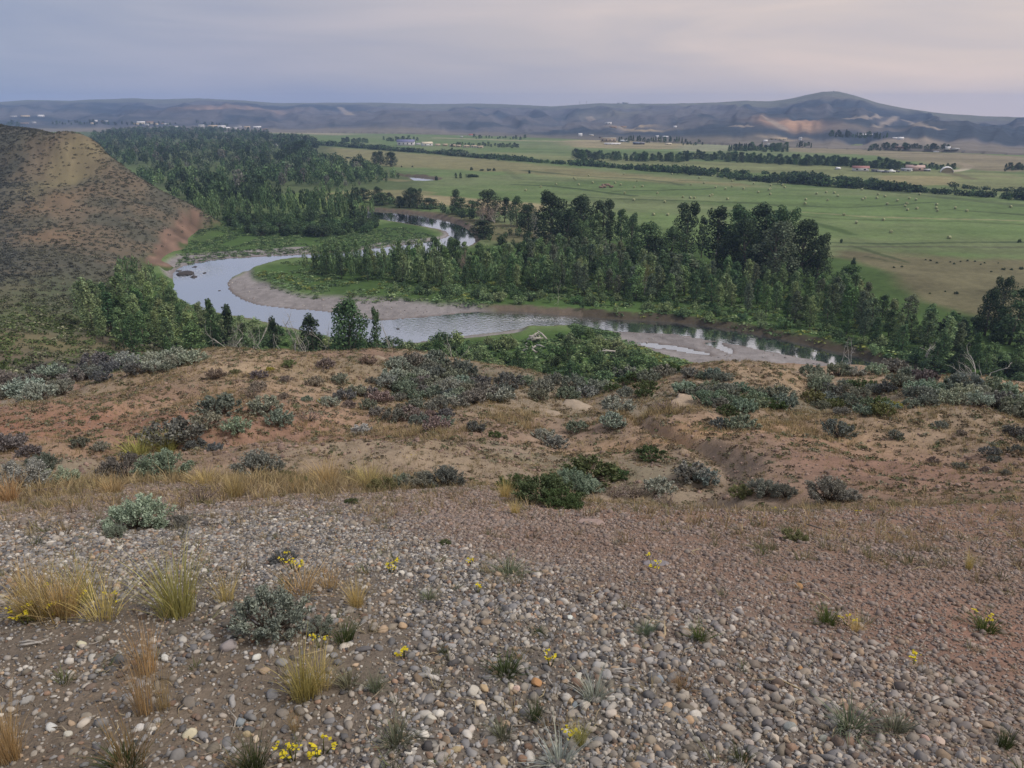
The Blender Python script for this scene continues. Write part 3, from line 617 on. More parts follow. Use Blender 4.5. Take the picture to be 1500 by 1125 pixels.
# river bed, shingle and banks
SHING = np.array([0.235, 0.222, 0.225])
vc = mix(vc, SHING * (1 + 0.25 * n3 + 0.2 * n2)[..., None], sst(1.6, -1.2, bar + 1.0 * n2))
wet = sst(1.4, 0.2, sd) * sst(1.5, -1.0, bar); vc = mix(vc, np.array([0.15, 0.125, 0.115]), 0.6 * wet)
bankm = sst(3.6, 1.6, sd + 0.8 * n3) * (1 - sst(1.5, -1.0, bar)) * sst(-100, -60, X)
vc = mix(vc, np.where((X > 18)[..., None], np.array([0.075, 0.056, 0.047]), np.array([0.14, 0.108, 0.092])), 0.9 * bankm)
vc = mix(vc, np.array([0.07, 0.065, 0.055]), sst(0.2, -0.6, sd))
V = np.stack([X, Y, Zv], -1).reshape(-1, 3)
valley = tag(link('valley_ground', mesh_np('valley_ground', V, Q, M['valley'], np.clip(vc.reshape(-1, 3), 0.01, 1), True)), kind='structure')

# far hills
X, Y, Q = polar_grid(-0.80, 0.80, 760, 980, 5260, 280)
az = np.arctan2(X, Y); r = np.hypot(X, Y); db, ds = hill_dist(az)
Zh = 1.2 + h_hills(X, Y) + 0.5 * sst(0, 60, r - db); back = np.maximum(r - ds, 0); Zh = Zh - back * 0.05
Zh = np.where(r < db, -2.0, Zh)
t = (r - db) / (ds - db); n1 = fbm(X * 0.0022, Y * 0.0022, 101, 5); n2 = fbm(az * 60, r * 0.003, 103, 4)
hc = mix(np.array([0.110, 0.113, 0.135]), np.array([0.038, 0.055, 0.082]), sst(-0.25, 0.3, n1 + 0.3 * n2))  # grey-blue sage ground, with the blue of distance haze put into its colour
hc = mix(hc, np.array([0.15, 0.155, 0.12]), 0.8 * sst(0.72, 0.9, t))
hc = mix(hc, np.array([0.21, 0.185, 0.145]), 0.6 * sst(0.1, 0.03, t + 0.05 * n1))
uu, vv = project(np.stack([X, Y, Zh], -1))
for (u, v, rx, ry, c, a) in [(1152, 178, 45, 110, (0.42, 0.27, 0.19), 1.1), (1163, 184, 30, 70, (0.42, 0.27, 0.19), 0.9), (335, 157, 190, 260, (0.27, 0.19, 0.155), 1.0), (926, 190, 55, 60, (0.34, 0.27, 0.19), 0.8), (945, 192, 50, 40, (0.36, 0.29, 0.20), 0.8), (1145, 203, 40, 40, (0.33, 0.27, 0.2), 0.7), (1215, 142, 90, 150, (0.17, 0.16, 0.14), 0.6), (900, 163, 150, 200, (0.14, 0.14, 0.11), 0.5), (1330, 205, 50, 40, (0.3, 0.25, 0.2), 0.7), (1255, 186, 120, 40, (0.27, 0.22, 0.18), 0.4)]:
    p = pick(u, v)[0]; hc = mix(hc, np.array(c), a * np.clip(np.exp(-((X - p[0]) / rx) ** 2 - ((Y - p[1]) / ry) ** 2) * (1 + 0.7 * n2), 0, 1))
for (pts, w) in [([(1120, 172), (1150, 190)], 7), ([(1285, 187), (1305, 177), (1312, 171)], 8), ([(1325, 176), (1350, 184), (1380, 190)], 7), ([(1240, 174), (1290, 171)], 6), ([(497, 157), (512, 168)], 14), ([(863, 171), (868, 176)], 10), ([(1072, 185), (1100, 185)], 6)]:
    q = np.array(pts, float); tt = np.linspace(0, len(q) - 1, 12); q = pick(np.interp(tt, np.arange(len(q)), q[:, 0]), np.interp(tt, np.arange(len(q)), q[:, 1]))
    hc = mix(hc, np.array([0.33, 0.28, 0.24]), 0.7 * sst(w * 1.6, w * 0.5, line_d(q, X, Y)))
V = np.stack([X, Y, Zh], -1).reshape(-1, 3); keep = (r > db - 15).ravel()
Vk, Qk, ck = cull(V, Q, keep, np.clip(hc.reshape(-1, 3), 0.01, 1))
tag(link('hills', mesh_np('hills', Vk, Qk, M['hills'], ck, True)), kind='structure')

# water sheet at z = 0, showing wherever the bed drops below it
xs = np.linspace(-170, 330, 330); ys = np.linspace(112, 430, 230); X, Y = np.meshgrid(xs, ys)
idx = np.arange(X.size).reshape(X.shape); Q = np.stack([idx[:-1, :-1], idx[:-1, 1:], idx[1:, 1:], idx[1:, :-1]], -1).reshape(-1, 4)
rif = np.full(X.shape, 0.06); foam = np.zeros(X.shape)
for (u, v, rx, ry, a, f) in [(690, 475, 26, 14, 1.5, 0.0), (790, 472, 20, 8, 1.0, 0.0), (790, 468, 13, 3.0, 0.3, 1.0), (620, 480, 12, 8, 0.5, 0.35), (275, 402, 10, 14, 0.5, 0.6), (310, 395, 14, 14, 0.55, 0.3), (620, 360, 18, 8, 0.4, 0.2), (530, 374, 25, 10, 0.5, 0.0), (330, 410, 15, 20, 0.2, 0), (610, 318, 25, 20, 0.3, 0), (1020, 482, 22, 8, .35, 0), (1150, 505, 22, 8, .3, 0)]:
    p = on_plane(u, v, 0); b = np.exp(-((X - p[0]) / rx) ** 2 - ((Y - p[1]) / ry) ** 2); rif += a * b; foam += f * b
for (u, v) in [(1000, 484), (1100, 499), (1200, 519), (1270, 536)]:
    p = on_plane(u, v, 0); rif *= 1 - 0.2 * np.exp(-((X - p[0]) / 20) ** 2 - ((Y - p[1]) / 12) ** 2)
foam = np.where(foam > 0.12, foam, 0)
water = tag(link('river_water', mesh_np('river_water', np.stack([X, Y, 0 * X], -1).reshape(-1, 3), Q, M['water'], np.stack([rif, np.clip(foam, 0, 1), 0 * rif], -1).reshape(-1, 3), True)), kind='structure')
pw = MB(); pc = POND.mean(0); pw.add([(pc[0] - 90, pc[1] - 60, 0), (pc[0] + 60, pc[1] - 60, 0), (pc[0] + 60, pc[1] + 80, 0), (pc[0] - 90, pc[1] + 80, 0)], None, [(0, 1, 2, 3)], (0.1, 0, 0))
tag(link('far_river_water', pw.mesh('far_river_water', M['water'])), kind='structure')

# ------------------------------------------------------------------ plant prototypes (meshes shared by copies)
def crown_mesh(name, lobes, per, size, rng, mat, up=0.28, inner=0.6, jitter=0.5):
    Vs, Fs, n = [], [], 0
    for (c, rad) in lobes:
        c = np.asarray(c, float); rad = np.asarray(rad, float)
        d = rng.normal(size=(per, 3)); d /= np.linalg.norm(d, axis=1)[:, None]
        fr = rng.uniform(inner ** 3, 1.15, per) ** (1 / 3.0)
        P = c + d * rad * fr[:, None]; V, F = cards(P, d, size, rng, up, jitter=jitter); Vs.append(V); Fs.append(F + n); n += len(V)
    return mesh_np(name, np.concatenate(Vs), np.concatenate(Fs), mat)

def cottonwood(seed):
    """broad old cottonwood, 20 m tall, leaning limbs and a lumpy crown"""
    r = np.random.default_rng(seed); H = 20.0; lobes = []; tk = MB()
    lean = r.normal(0, 0.6, 2); n = int(r.integers(15, 20))
    top = [np.array([0, 0, 0]), np.array([lean[0] * .15, lean[1] * .15, 2.5]), np.array([lean[0] * .5, lean[1] * .5, 6]), np.array([lean[0], lean[1], 11]), np.array([lean[0] * 1.3, lean[1] * 1.3, 15.5])]
    tk.tube(top, [0.62, 0.46, 0.38, 0.24, 0.10], 7)
    for i in range(n):
        h = (i + r.uniform(0.1, 0.9)) / n; z = 2.6 + h * 14.8
        env = 5.6 * (math.sin(math.pi * (0.24 + 0.66 * h)) ** 0.6) * r.uniform(0.6, 1.15)
        a = i * 2.4 + r.uniform(-.5, .5); c = np.array([lean[0] * h + math.cos(a) * env * 0.66, lean[1] * h + math.sin(a) * env * 0.66, z])
        rr = r.uniform(1.8, 2.8) * (1.05 - 0.25 * h); lobes.append((c, (rr, rr, rr * r.uniform(0.9, 1.45))))
        zb = max(2.2, z - r.uniform(3, 5.5)); tb = np.array([lean[0] * zb / 15, lean[1] * zb / 15, zb])
        tk.tube([tb, (tb + c) / 2 + r.normal(0, .3, 3) + [0, 0, -.4], c], [0.2, 0.13, 0.05], 5)
    for k in range(3): lobes.append((np.array([lean[0] + r.normal(0, 1.2), lean[1] + r.normal(0, 1.2), 16.5 + r.uniform(0, 1.6)]), (1.5, 1.5, 2.0)))
    return tk.mesh('trunk', M['bark'], True), crown_mesh('crown', lobes, 230, 0.60, r, M['leaf'])

def young(seed):
    """slender young cottonwood, 10 m tall, ragged spire"""
    r = np.random.default_rng(seed); H = 10.0; tk = MB(); lean = r.normal(0, 0.35, 2); lobes = []
    tk.tube([(0, 0, 0), (lean[0] * .3, lean[1] * .3, 3), (lean[0], lean[1], 7), (lean[0] * 1.2, lean[1] * 1.2, 9.2)], [0.16, 0.12, 0.07, 0.03], 6)
    W = r.uniform(1.6, 2.5); n = 15; lowest = r.uniform(0.6, 2.2)
    for i in range(n):
        h = (i + r.uniform(0, 1)) / n; z = lowest + 0.6 + h * (9.1 - lowest); e = W * (math.sin(math.pi * (0.22 + 0.72 * h)) ** 0.8) * r.uniform(0.45, 1.15); a = i * 2.4 + r.uniform(-.6, .6)
        c = np.array([lean[0] * h + math.cos(a) * e * .6, lean[1] * h + math.sin(a) * e * .6, z]); rr = r.uniform(0.65, 1.1) * (1.12 - .38 * h)
        lobes.append((c, (rr, rr, rr * r.uniform(.95, 1.45))))
        if i % 2 == 0: zb = max(.8, z - 1.4); tk.tube([(lean[0] * zb / 9, lean[1] * zb / 9, zb), c], [0.05, 0.02], 4)
    lobes.append((np.array([lean[0] * 1.2, lean[1] * 1.2, 9.0]), (.6, .6, .75)))
    return tk.mesh('trunk', M['bark'], True), crown_mesh('crown', lobes, 100, 0.38, r, M['leaf'], inner=0.35)

def willow(seed):
    """round willow thicket, 3 m tall"""
    r = np.random.default_rng(seed); tk = MB(); lobes = []
    for i in range(11):
        a = r.uniform(0, 6.28); e = 1.5 * math.sqrt(r.uniform(0, 1)); z = r.uniform(0.7, 2.3) * (1 - 0.25 * e / 1.5); rr = r.uniform(.5, .85)
        c = np.array([math.cos(a) * e, math.sin(a) * e, z]); lobes.append((c, (rr, rr, rr * r.uniform(.9, 1.4)))); tk.tube([(math.cos(a) * .25, math.sin(a) * .25, 0), c * [.7, .7, .6], c], [.06, .045, .02], 4)
    return tk.mesh('stems', M['bark'], True), crown_mesh('foliage', lobes, 85, 0.33, r, M['leaf'], up=.3, inner=.4)

def branch_tree(mb, p, d, L, rad, depth, r, spread=0.55, up=0.12):
    n = 4; pts = [p]; q = np.array(p, float); dd = np.array(d, float)
    for i in range(n):
        dd = dd + r.normal(0, 0.13, 3) + [0, 0, up * 0.4]; dd /= np.linalg.norm(dd); q = q + dd * L / n; pts.append(q.copy())
    mb.tube(pts, np.linspace(rad, rad * 0.45, n + 1), 5 if rad > .05 else 4)
    tips = [pts[-1]]
    if depth > 0:
        for k in range(int(r.integers(2, 5))):
            i = int(r.integers(1, n + 1)); e = dd + r.normal(0, spread, 3); e /= np.linalg.norm(e)
            tips += branch_tree(mb, pts[i], e, L * r.uniform(0.45, 0.75), rad * 0.5, depth - 1, r, spread, up)
    return tips
def snag(seed, forks=2):
    """leafless dead tree, 10 m tall"""
    r = np.random.default_rng(seed); mb = MB()
    for k in range(forks): branch_tree(mb, (r.normal(0, .15), r.normal(0, .15), 0), (r.normal(0, .28), r.normal(0, .2), 1), 5.2, 0.17, 3, r, 0.5)
    return mb.mesh('snag', M['dead'], True)
def bleached(seed):
    """dying tree: pale branches, thin tan twigs, 9 m tall"""
    r = np.random.default_rng(seed); mb = MB(); tips = []
    for k in range(4): tips += branch_tree(mb, (r.normal(0, .2), r.normal(0, .2), 0), (r.normal(0, .33), r.normal(0, .33), 1), 4.4, 0.14, 3, r, 0.4, .3)
    P = np.concatenate([np.array(tips) + r.normal(0, .38, (len(tips), 3)) for _ in range(max(2, 1500 // max(1, len(tips))))]); P = P[P[:, 2] > 1.2]
    V, F = cards(P, r.normal(size=P.shape) * [1, 1, .2], 0.34, r, 0, aspect=0.28)
    return mb.mesh('branches', M['dead'], True), mesh_np('twigs', V, F, M['leaf'])

def conifer_crown(seed):
    r = np.random.default_rng(seed); P, N = [], []
    for k in range(640):
        h = r.uniform(0, 1) ** .8; z = .9 + h * 9; rad = 2.1 * (1 - h) ** .85 * (0.75 + .35 * math.sin(k * 1.7)) + .1; a = r.uniform(0, 6.28)
        P.append((math.cos(a) * rad, math.sin(a) * rad, z - .2 * rad)); N.append((math.cos(a), math.sin(a), .4))
    V, F = cards(np.array(P), np.array(N), .75, r, .1); return mesh_np('crown', V, F, M['leaf'])

def leaf_blob(seed, n, rad, size, rng=None, base=0.35):
    """raw arrays (1 m unit clump) for baked masses"""
    r = np.random.default_rng(seed); d = r.normal(size=(n, 3)); d /= np.linalg.norm(d, axis=1)[:, None]; d[:, 2] = np.abs(d[:, 2]) if base < .2 else d[:, 2]
    lump = 1 + 0.28 * np.sin(d[:, 0] * 4 + seed) * np.cos(d[:, 1] * 5 - seed); P = d * np.array(rad) * (r.uniform(.3, 1, n) ** (1 / 3.))[:, None] * lump[:, None] + [0, 0, rad[2] * (1 if base >= .2 else 0.0) + base]
    return cards(P, d, size, r, .2)

def sage(seed, leaves=58, tips=42, leaf=0.085, open_=0.0):
    """sagebrush about 1 m wide: woody crooked stems, many tufted grey tips"""
    r = np.random.default_rng(seed); st = MB(); Vs, Fs, n = [], [], 0
    for k in range(tips):
        a = r.uniform(0, 6.28); e = 0.47 * math.sqrt(r.uniform(0.02, 1)); z = 0.52 * math.sqrt(max(0.05, 1 - (e / .56) ** 2)) * r.uniform(0.72, 1.18)
        c = np.array([math.cos(a) * e, math.sin(a) * e, z]); b = np.array([r.normal(0, .05), r.normal(0, .05), 0])
        st.tube([b, b * .4 + c * [.45, .45, .38] + r.normal(0, .02, 3), c * [.85, .85, .8], c], [.017, .012, .007, .003], 4)
        ax = c * [.8, .8, 1] + r.normal(0, .08, 3); ax[2] += .3; ax /= np.linalg.norm(ax); m = max(6, int(leaves * r.uniform(.4, 1.3) * (1 - open_)))
        s = r.uniform(0, 1, m); P = c + ax * ((s - .55) * .21)[:, None] + r.normal(0, .034, (m, 3)) * (1.15 - .5 * s)[:, None]
        A = ax * .9 + r.normal(0, .6, (m, 3)); A /= np.linalg.norm(A, axis=1)[:, None]; B = np.cross(A, r.normal(size=(m, 3))); B /= np.linalg.norm(B, axis=1)[:, None]
        L = (leaf * r.uniform(.6, 1.25, m))[:, None]; W = L * .23
        V = np.stack([P - A * L * .5, P + B * W, P + A * L * .5, P - B * W], 1).reshape(-1, 3); Vs.append(V); Fs.append(np.arange(m * 4).reshape(m, 4) + n); n += len(V)
    return st.mesh('stems', M['twig'], True), mesh_np('foliage', np.concatenate(Vs), np.concatenate(Fs), M['sage'])

def blades(seed, n, H, spread, w, bend=0.5, seg=3):
    """raw arrays of a bunch of curved blades"""
    r = np.random.default_rng(seed); Vs, Fs, o = [], [], 0
    for k in range(n):
        a = r.uniform(0, 6.28); e = spread * .35 * math.sqrt(r.uniform(0, 1)); b = np.array([math.cos(a) * e, math.sin(a) * e, -0.01]); out = np.array([math.cos(a + r.normal(0, .5)), math.sin(a + r.normal(0, .5)), 0]); h = H * r.uniform(.5, 1.1); ln = spread * r.uniform(.15, 1.0) * (.4 + e / (spread * .35 + 1e-6))
        side = np.cross(out, [0, 0, 1]); ta = r.uniform(0, 3.14); side = side * math.cos(ta) + out * math.sin(ta) * .6; pts = []
        for i in range(seg + 1):
            t = i / seg; p = b + out * ln * (t ** 1.6) + np.array([0, 0, h * (t - bend * .35 * t * t)]); ww = w * (1 - t ** 1.5) * .5 + w * .04; pts += [p - side * ww, p + side * ww]
        Vs.append(np.array(pts)); Fs += [(o + 2 * i, o + 2 * i + 1, o + 2 * i + 3, o + 2 * i + 2) for i in range(seg)]; o += 2 * (seg + 1)
    return np.concatenate(Vs), np.array(Fs)

PR = {}
PR['cottonwood'] = [cottonwood(100 + k) for k in range(6)]
PR['young'] = [young(200 + k) for k in range(8)]
PR['willow'] = [willow(300 + k) for k in range(5)]
PR['snag'] = [snag(400 + k, f) for k, f in enumerate((1, 2, 2, 3))]
PR['bleached'] = [bleached(500 + k) for k in range(3)]
PR['conifer'] = [conifer_crown(520 + k) for k in range(3)]
PR['sage'] = [sage(600 + k) for k in range(5)]
PR['sage_fine'] = [sage(610 + k, 170, 46, 0.047) for k in range(3)]
PR['sage_bare'] = [sage(620 + k, 20, 30, 0.05, .3) for k in range(2)]
def _grass(seed, n, H, sp, w, bend): V, F = blades(seed, n, H, sp, w, bend); return mesh_np('grass_blades', V, F, M['grass'])
PR['bunch'] = [_grass(640 + k, 230, 0.40, 0.20, 0.0045, 0.35) for k in range(3)]
PR['wispy'] = [_grass(650 + k, 105, 0.34, 0.15, 0.003, 0.25) for k in range(3)]
PR['mat'] = [_grass(660 + k, 170, 0.13, 0.16, 0.0055, 0.7) for k in range(4)]

GREENS = {'dark': (0.052, 0.082, 0.054), 'deep green': (0.082, 0.138, 0.076), 'green': (0.13, 0.205, 0.108), 'pale green': (0.20, 0.275, 0.15), 'grey-green': (0.125, 0.165, 0.120), 'yellow-green': (0.18, 0.215, 0.075), 'grey': (0.20, 0.215, 0.20), 'tan': (0.36, 0.30, 0.25)}
ORD = ['leftmost', 'second', 'third', 'fourth', 'fifth', 'sixth', 'seventh', 'eighth', 'ninth', 'tenth', 'eleventh', 'twelfth']
def tint(o, c, j=0.0, rng=RS):
    c = np.asarray(c) * (1 + j * rng.uniform(-1, 1)) * (1 + 0.4 * j * rng.normal(size=3)); o.color = (*np.clip(c, 0.005, 1), 1)

def plant(name, pair, loc, scale, colr, partnames=('trunk', 'crown'), label=None, cat='tree', group=None, rng=RS, jitter=0.12, rz=None):
    root = empty(name, loc, rng.uniform(0, 6.28) if rz is None else rz, scale); tag(root, label, cat, group)
    a = link(partnames[0], pair[0], root); b = link(partnames[1], pair[1], root); tint(b, colr, jitter, rng); return root

def px_h(u, vb, vt, p):
    """height in metres of an upright thing standing at p that spans vb..vt in the photo"""
    d = ray(u, vt); Yp = p[1]; return CAMZ + d[2] * Yp / d[1] - p[2]
def stand(u, v, z=1.5):
    p = on_plane(u, v, z); p[2] = float(h_all(p[0:1], p[1:2])[0]) - 0.05; return p

# ------------------------------------------------------------------ hand-placed trees
OLD = [  # u, base v, top v, width px, tone, label
    (717, 324, 278, 30, 'dark', 'round-topped dark cottonwood behind the tan dying trees by the upper river'),
    (739, 325, 288, 13, 'dark', 'slim dark column of a tree just right of the tan dying trees'),
    (758, 332, 286, 20, 'deep green', 'dark upright tree between the slim column and the big dark grove'),
    (775, 345, 298, 26, 'dark', 'shorter dark cottonwood at the left end of the big dark grove'),
    (806, 362, 279, 46, 'dark', 'highest broad cottonwood of the dark grove beside the upper river'),
    (846, 360, 285, 40, 'dark', 'broad dark cottonwood right beside the highest one of the upper grove'),
    (828, 372, 305, 36, 'dark', 'dark cottonwood in front of the two broadest trees of the upper grove'),
    (880, 358, 290, 30, 'dark', 'dark cottonwood with a squared top at the right end of the upper grove'),
    (893, 358, 308, 15, 'deep green', 'narrow tree just right of the squared cottonwood of the upper grove'),
    (910, 362, 305, 16, 'deep green', 'narrow pointed tree in the gap between the two dark groves, against the hay field'),
    (925, 368, 312, 20, 'deep green', 'narrow tree with a bare pale stem in the gap between the two dark groves'),
    (872, 385, 311, 24, 'green', 'lighter green cottonwood standing in front of the upper dark grove'),
    (853, 372, 322, 22, 'green', 'small lighter tree in front of the broad upper cottonwoods'),
    (1003, 378, 293, 32, 'dark', 'tall dark cottonwood standing alone left of the large right-hand grove'),
    (1027, 378, 317, 12, 'dark', 'thin dark spire between the lone tall cottonwood and the large grove'),
    (1050, 392, 304, 30, 'dark', 'cottonwood with pale bare limbs at the left edge of the large grove'),
    (1078, 395, 299, 44, 'deep green', 'tall cottonwood in the left half of the large right-hand grove'),
    (1110, 395, 297, 46, 'dark', 'highest dark cottonwood at the top of the large right-hand grove'),
    (1140, 402, 302, 40, 'deep green', 'dark cottonwood on the right shoulder of the large grove'),
    (1092, 408, 318, 42, 'dark', 'dark cottonwood at the front left of the large grove'),
    (1133, 412, 322, 52, 'grey-green', 'grey-green cottonwood with the broadest crown at the front of the large grove'),
    (1172, 412, 322, 44, 'dark', 'dark cottonwood near the right end of the large grove'),
    (1196, 412, 342, 32, 'dark', 'lowest cottonwood at the very right end of the large grove'),
    (1064, 405, 340, 34, 'dark', 'low dark cottonwood at the front left foot of the large grove'),
    (950, 392, 326, 42, 'deep green', 'rounded mid-green tree left of the lone tall cottonwood'),
    (978, 392, 332, 36, 'deep green', 'bushy tree hiding the foot of the lone tall cottonwood'),
    (960, 396, 345, 30, 'dark', 'low dark round tree in front of the two bushy ones between the groves'),
    (1000, 408, 372, 40, 'grey-green', 'round grey-green bush below the lone tall cottonwood'),
    (1442, 492, 421, 26, 'dark', 'dark column-shaped cottonwood at the edge of the brown pasture on the right'),
    (1478, 505, 422, 30, 'deep green', 'dark ragged cottonwood at the far right beside the column-shaped one'),
    (1462, 470, 404, 26, 'dark', 'leaning cottonwood with a flat-topped crown above the brown pasture'),
    (1499, 500, 402, 22, 'deep green', 'cottonwood cut by the right edge of the view above the pasture'),
    (549, 243, 222, 11, 'dark', 'leftmost tree of the lone clump in the far dry meadow'), (557, 242, 221, 10, 'dark', 'middle tree with bare legs in the lone clump in the far dry meadow'), (573, 244, 222, 17, 'dark', 'broadest tree of the lone clump in the far dry meadow'),
    (523, 293, 274, 10, 'dark', 'first of the dark trees in the row along the upper river bank'), (532, 296, 276, 16, 'dark', 'dark tree next to the first of the row along the upper river bank'),
    (552, 297, 273, 14, 'dark', 'pointed dark tree above the bend in the row along the upper river'), (560, 300, 282, 18, 'deep green', 'bushy tree right below the pointed one in the upper river row'), (571, 298, 282, 10, 'dark', 'slim tree right of the bushy one in the upper river row'),
    (585, 303, 287, 13, 'dark', 'small tree left of the largest clump in the upper river row'), (600, 304, 274, 18, 'dark', 'left half of the largest clump in the upper river row'), (611, 304, 276, 16, 'dark', 'right half of the largest clump in the upper river row'), (630, 305, 290, 22, 'dark', 'low round tree right of the largest clump in the upper river row'),
    (666, 312, 277, 13, 'dark', 'tall bare-legged tree with a tufted top right of the upper river row'), (672, 315, 290, 16, 'deep green', 'short dark tree at the foot of the tufted one'), (690, 317, 294, 20, 'deep green', 'dark bush-like tree left of the tan dying trees'),
    (665, 391, 346, 20, 'green', 'left one of two trees standing out against the upper river bend'), (669, 398, 350, 14, 'deep green', 'right one of two trees standing out against the upper river bend'), (640, 392, 345, 20, 'deep green', 'open-topped tree in front of the upper river bend'), (588, 389, 352, 11, 'green', 'thin tree left of the upper river bend, at the back of the young woods'),
    (706, 350, 322, 26, 'dark', 'dark leaning tree at the water on the inside of the upper bend'),
    (440, 232, 205, 24, 'dark', 'large dark tree at the edge of the far woods beside the dry meadow'),
    (513, 560, 437, 50, 'deep green', 'large round-topped tree on the near bank behind the bluff edge'), (465, 560, 460, 26, 'dark', 'dark twin-tipped tree left of the large near-bank tree'), (553, 562, 452, 13, 'deep green', 'thin ragged tree just right of the large near-bank tree'),
    (318, 545, 436, 17, 'deep green', 'left one of the two tree tops reaching over the river from the near bank'), (341, 548, 444, 18, 'dark', 'right one of the two tree tops reaching over the river from the near bank'), (408, 548, 466, 16, 'dark', 'pointed dark tree between the white snags on the near bank'),
]
occupied = [(*on_plane(785, 503, 1.5)[:2], 4.5), (*on_plane(783, 515, 1.5)[:2], 4.0), (*on_plane(784, 526, 1.5)[:2], 3.0)]
for i, (u, vb, vt, wpx, tone, lab) in enumerate(OLD):
    p = stand(u, vb); Hm = px_h(u, vb, vt, p); fw = p[1] * CP + (CAMZ - p[2]) * SP; Wm = wpx * fw / FPX
    slim = Wm / Hm < 0.36; Wm *= 1.34
    if slim or Hm < 8.5: pair = PR['young'][i % 8]; s = (Wm / 3.2, Wm / 3.2, Hm / 10.0)
    else: pair = PR['cottonwood'][i % 6]; s = (Wm / 10.8, Wm / 10.8, Hm / 19.6)
    t_ = plant('cottonwood_tree', pair, p, s, GREENS[tone], label=lab, group='large single cottonwoods', jitter=0.06); occupied.append((p[0], p[1], Wm * .35))
for (u, vb, vt, wpx, tone, lab, k) in [(707, 327, 297, 20, 'tan', 'left one of two tan dying trees beside the upper river', 0), (725, 327, 300, 18, 'tan', 'right one of two tan dying trees beside the upper river', 1), (783, 348, 309, 16, 'grey', 'grey half-dead tree before the upper dark grove', 2), (748, 330, 303, 9, 'grey', 'thin pale grey tree beside the slim dark column', 0),
                                     (885, 380, 339, 18, 'grey', 'bare grey tree standing among the young cottonwoods below the upper grove', 1), (852, 370, 345, 14, 'grey', 'small grey tree left of the bare grey one', 2), (945, 432, 377, 17, 'yellow-green', 'yellowing slim tree in the middle of the young woods', 0), (1048, 385, 312, 16, 'grey', 'pale bare limbs rising at the left edge of the large grove', 2),
                                     (517, 556, 462, 26, 'grey', 'pale bare tree in front of the large near-bank tree', 0), (345, 555, 478, 34, 'grey', 'grey thicket of bare branches below the two river-side tree tops', 1), (682, 408, 366, 10, 'tan', 'small rust-tan sapling at the upper river bend', 1)]:
    p = stand(u, vb); Hm = px_h(u, vb, vt, p); fw = p[1] * CP + (CAMZ - p[2]) * SP; Wm = wpx * fw / FPX
    plant('dying_tree', PR['bleached'][k], p, (Wm / 4.6, Wm / 4.6, Hm / 9.0), GREENS[tone], ('branches', 'twigs'), lab, 'dead tree', 'dying pale trees', jitter=.05); occupied.append((p[0], p[1], Wm * .3))
for (u, vb, vt, wpx, lab, k) in [(437, 560, 462, 40, 'white leafless snag leaning left at the bluff edge', 1), (450, 562, 470, 44, 'forked white snag right of the leaning one', 2), (383, 560, 476, 34, 'pale many-branched snag left of the bluff-edge snags', 3), (352, 560, 480, 46, 'white broken snag lying over the near-bank thicket', 3), (485, 562, 478, 26, 'bare thin snag between the dark twin-tipped tree and the large round tree', 0),
                                (578, 562, 476, 30, 'thin bare snag right of the large near-bank tree', 2), (672, 560, 500, 28, 'bare pale shrub-like snag in the near-bank willows', 3), (556, 560, 490, 20, 'crooked dead branch beside the thin ragged tree', 1), (817, 447, 411, 6, 'white dead trunk at the front of the young woods', 0), (1442, 570, 520, 44, 'sprawling grey dead tree in the thicket at the far right', 3), (1235, 519, 495, 8, 'left pale stub on the dark cut bank', 0), (1247, 522, 492, 12, 'right pale stub on the dark cut bank', 1), (1355, 527, 503, 24, 'blue-grey dead brush in the thicket right of the river end', 3)]:
    p = stand(u, vb); Hm = px_h(u, vb, vt, p); fw = p[1] * CP + (CAMZ - p[2]) * SP; Wm = wpx * fw / FPX
    o = link('dead_snag', PR['snag'][k], None, p); o.rotation_euler = (0, 0, RS.uniform(0, 6.28)); o.scale = (Wm / 5, Wm / 5, Hm / 8.5); tag(o, lab, 'dead tree', 'bare white snags')

# ------------------------------------------------------------------ woods filled by area: largest in view are trees of their own, the rest one mass
def in_poly(px, spacing, rng, z=1.5, avoid=True, extra=None):
    poly = on_plane(*np.asarray(px, float).T, z)[:, :2]; lo, hi = poly.min(0), poly.max(0); A = (hi - lo).prod(); n = int(A / spacing ** 2 * 3.5)
    P = lo + rng.uniform(0, 1, (n, 2)) * (hi - lo); P = P[poly_sd(poly, P[:, 0], P[:, 1]) < 0]
    keepers = []; grid = {}
    for q in P:
        k = (int(q[0] // spacing), int(q[1] // spacing)); ok = True
        for a in (-1, 0, 1):
            for b in (-1, 0, 1):
                for w_ in grid.get((k[0] + a, k[1] + b), ()):
                    if (w_[0] - q[0]) ** 2 + (w_[1] - q[1]) ** 2 < spacing ** 2: ok = False
        if ok: grid.setdefault(k, []).append(q); keepers.append(q)
    K = np.array(keepers) if keepers else np.zeros((0, 2))
    sd = poly_sd(RIVER, K[:, 0], K[:, 1]); K = K[sd > 1.2]
    if avoid:
        for (x, y, rr) in occupied: K = K[(K[:, 0] - x) ** 2 + (K[:, 1] - y) ** 2 > rr * rr]
    return K
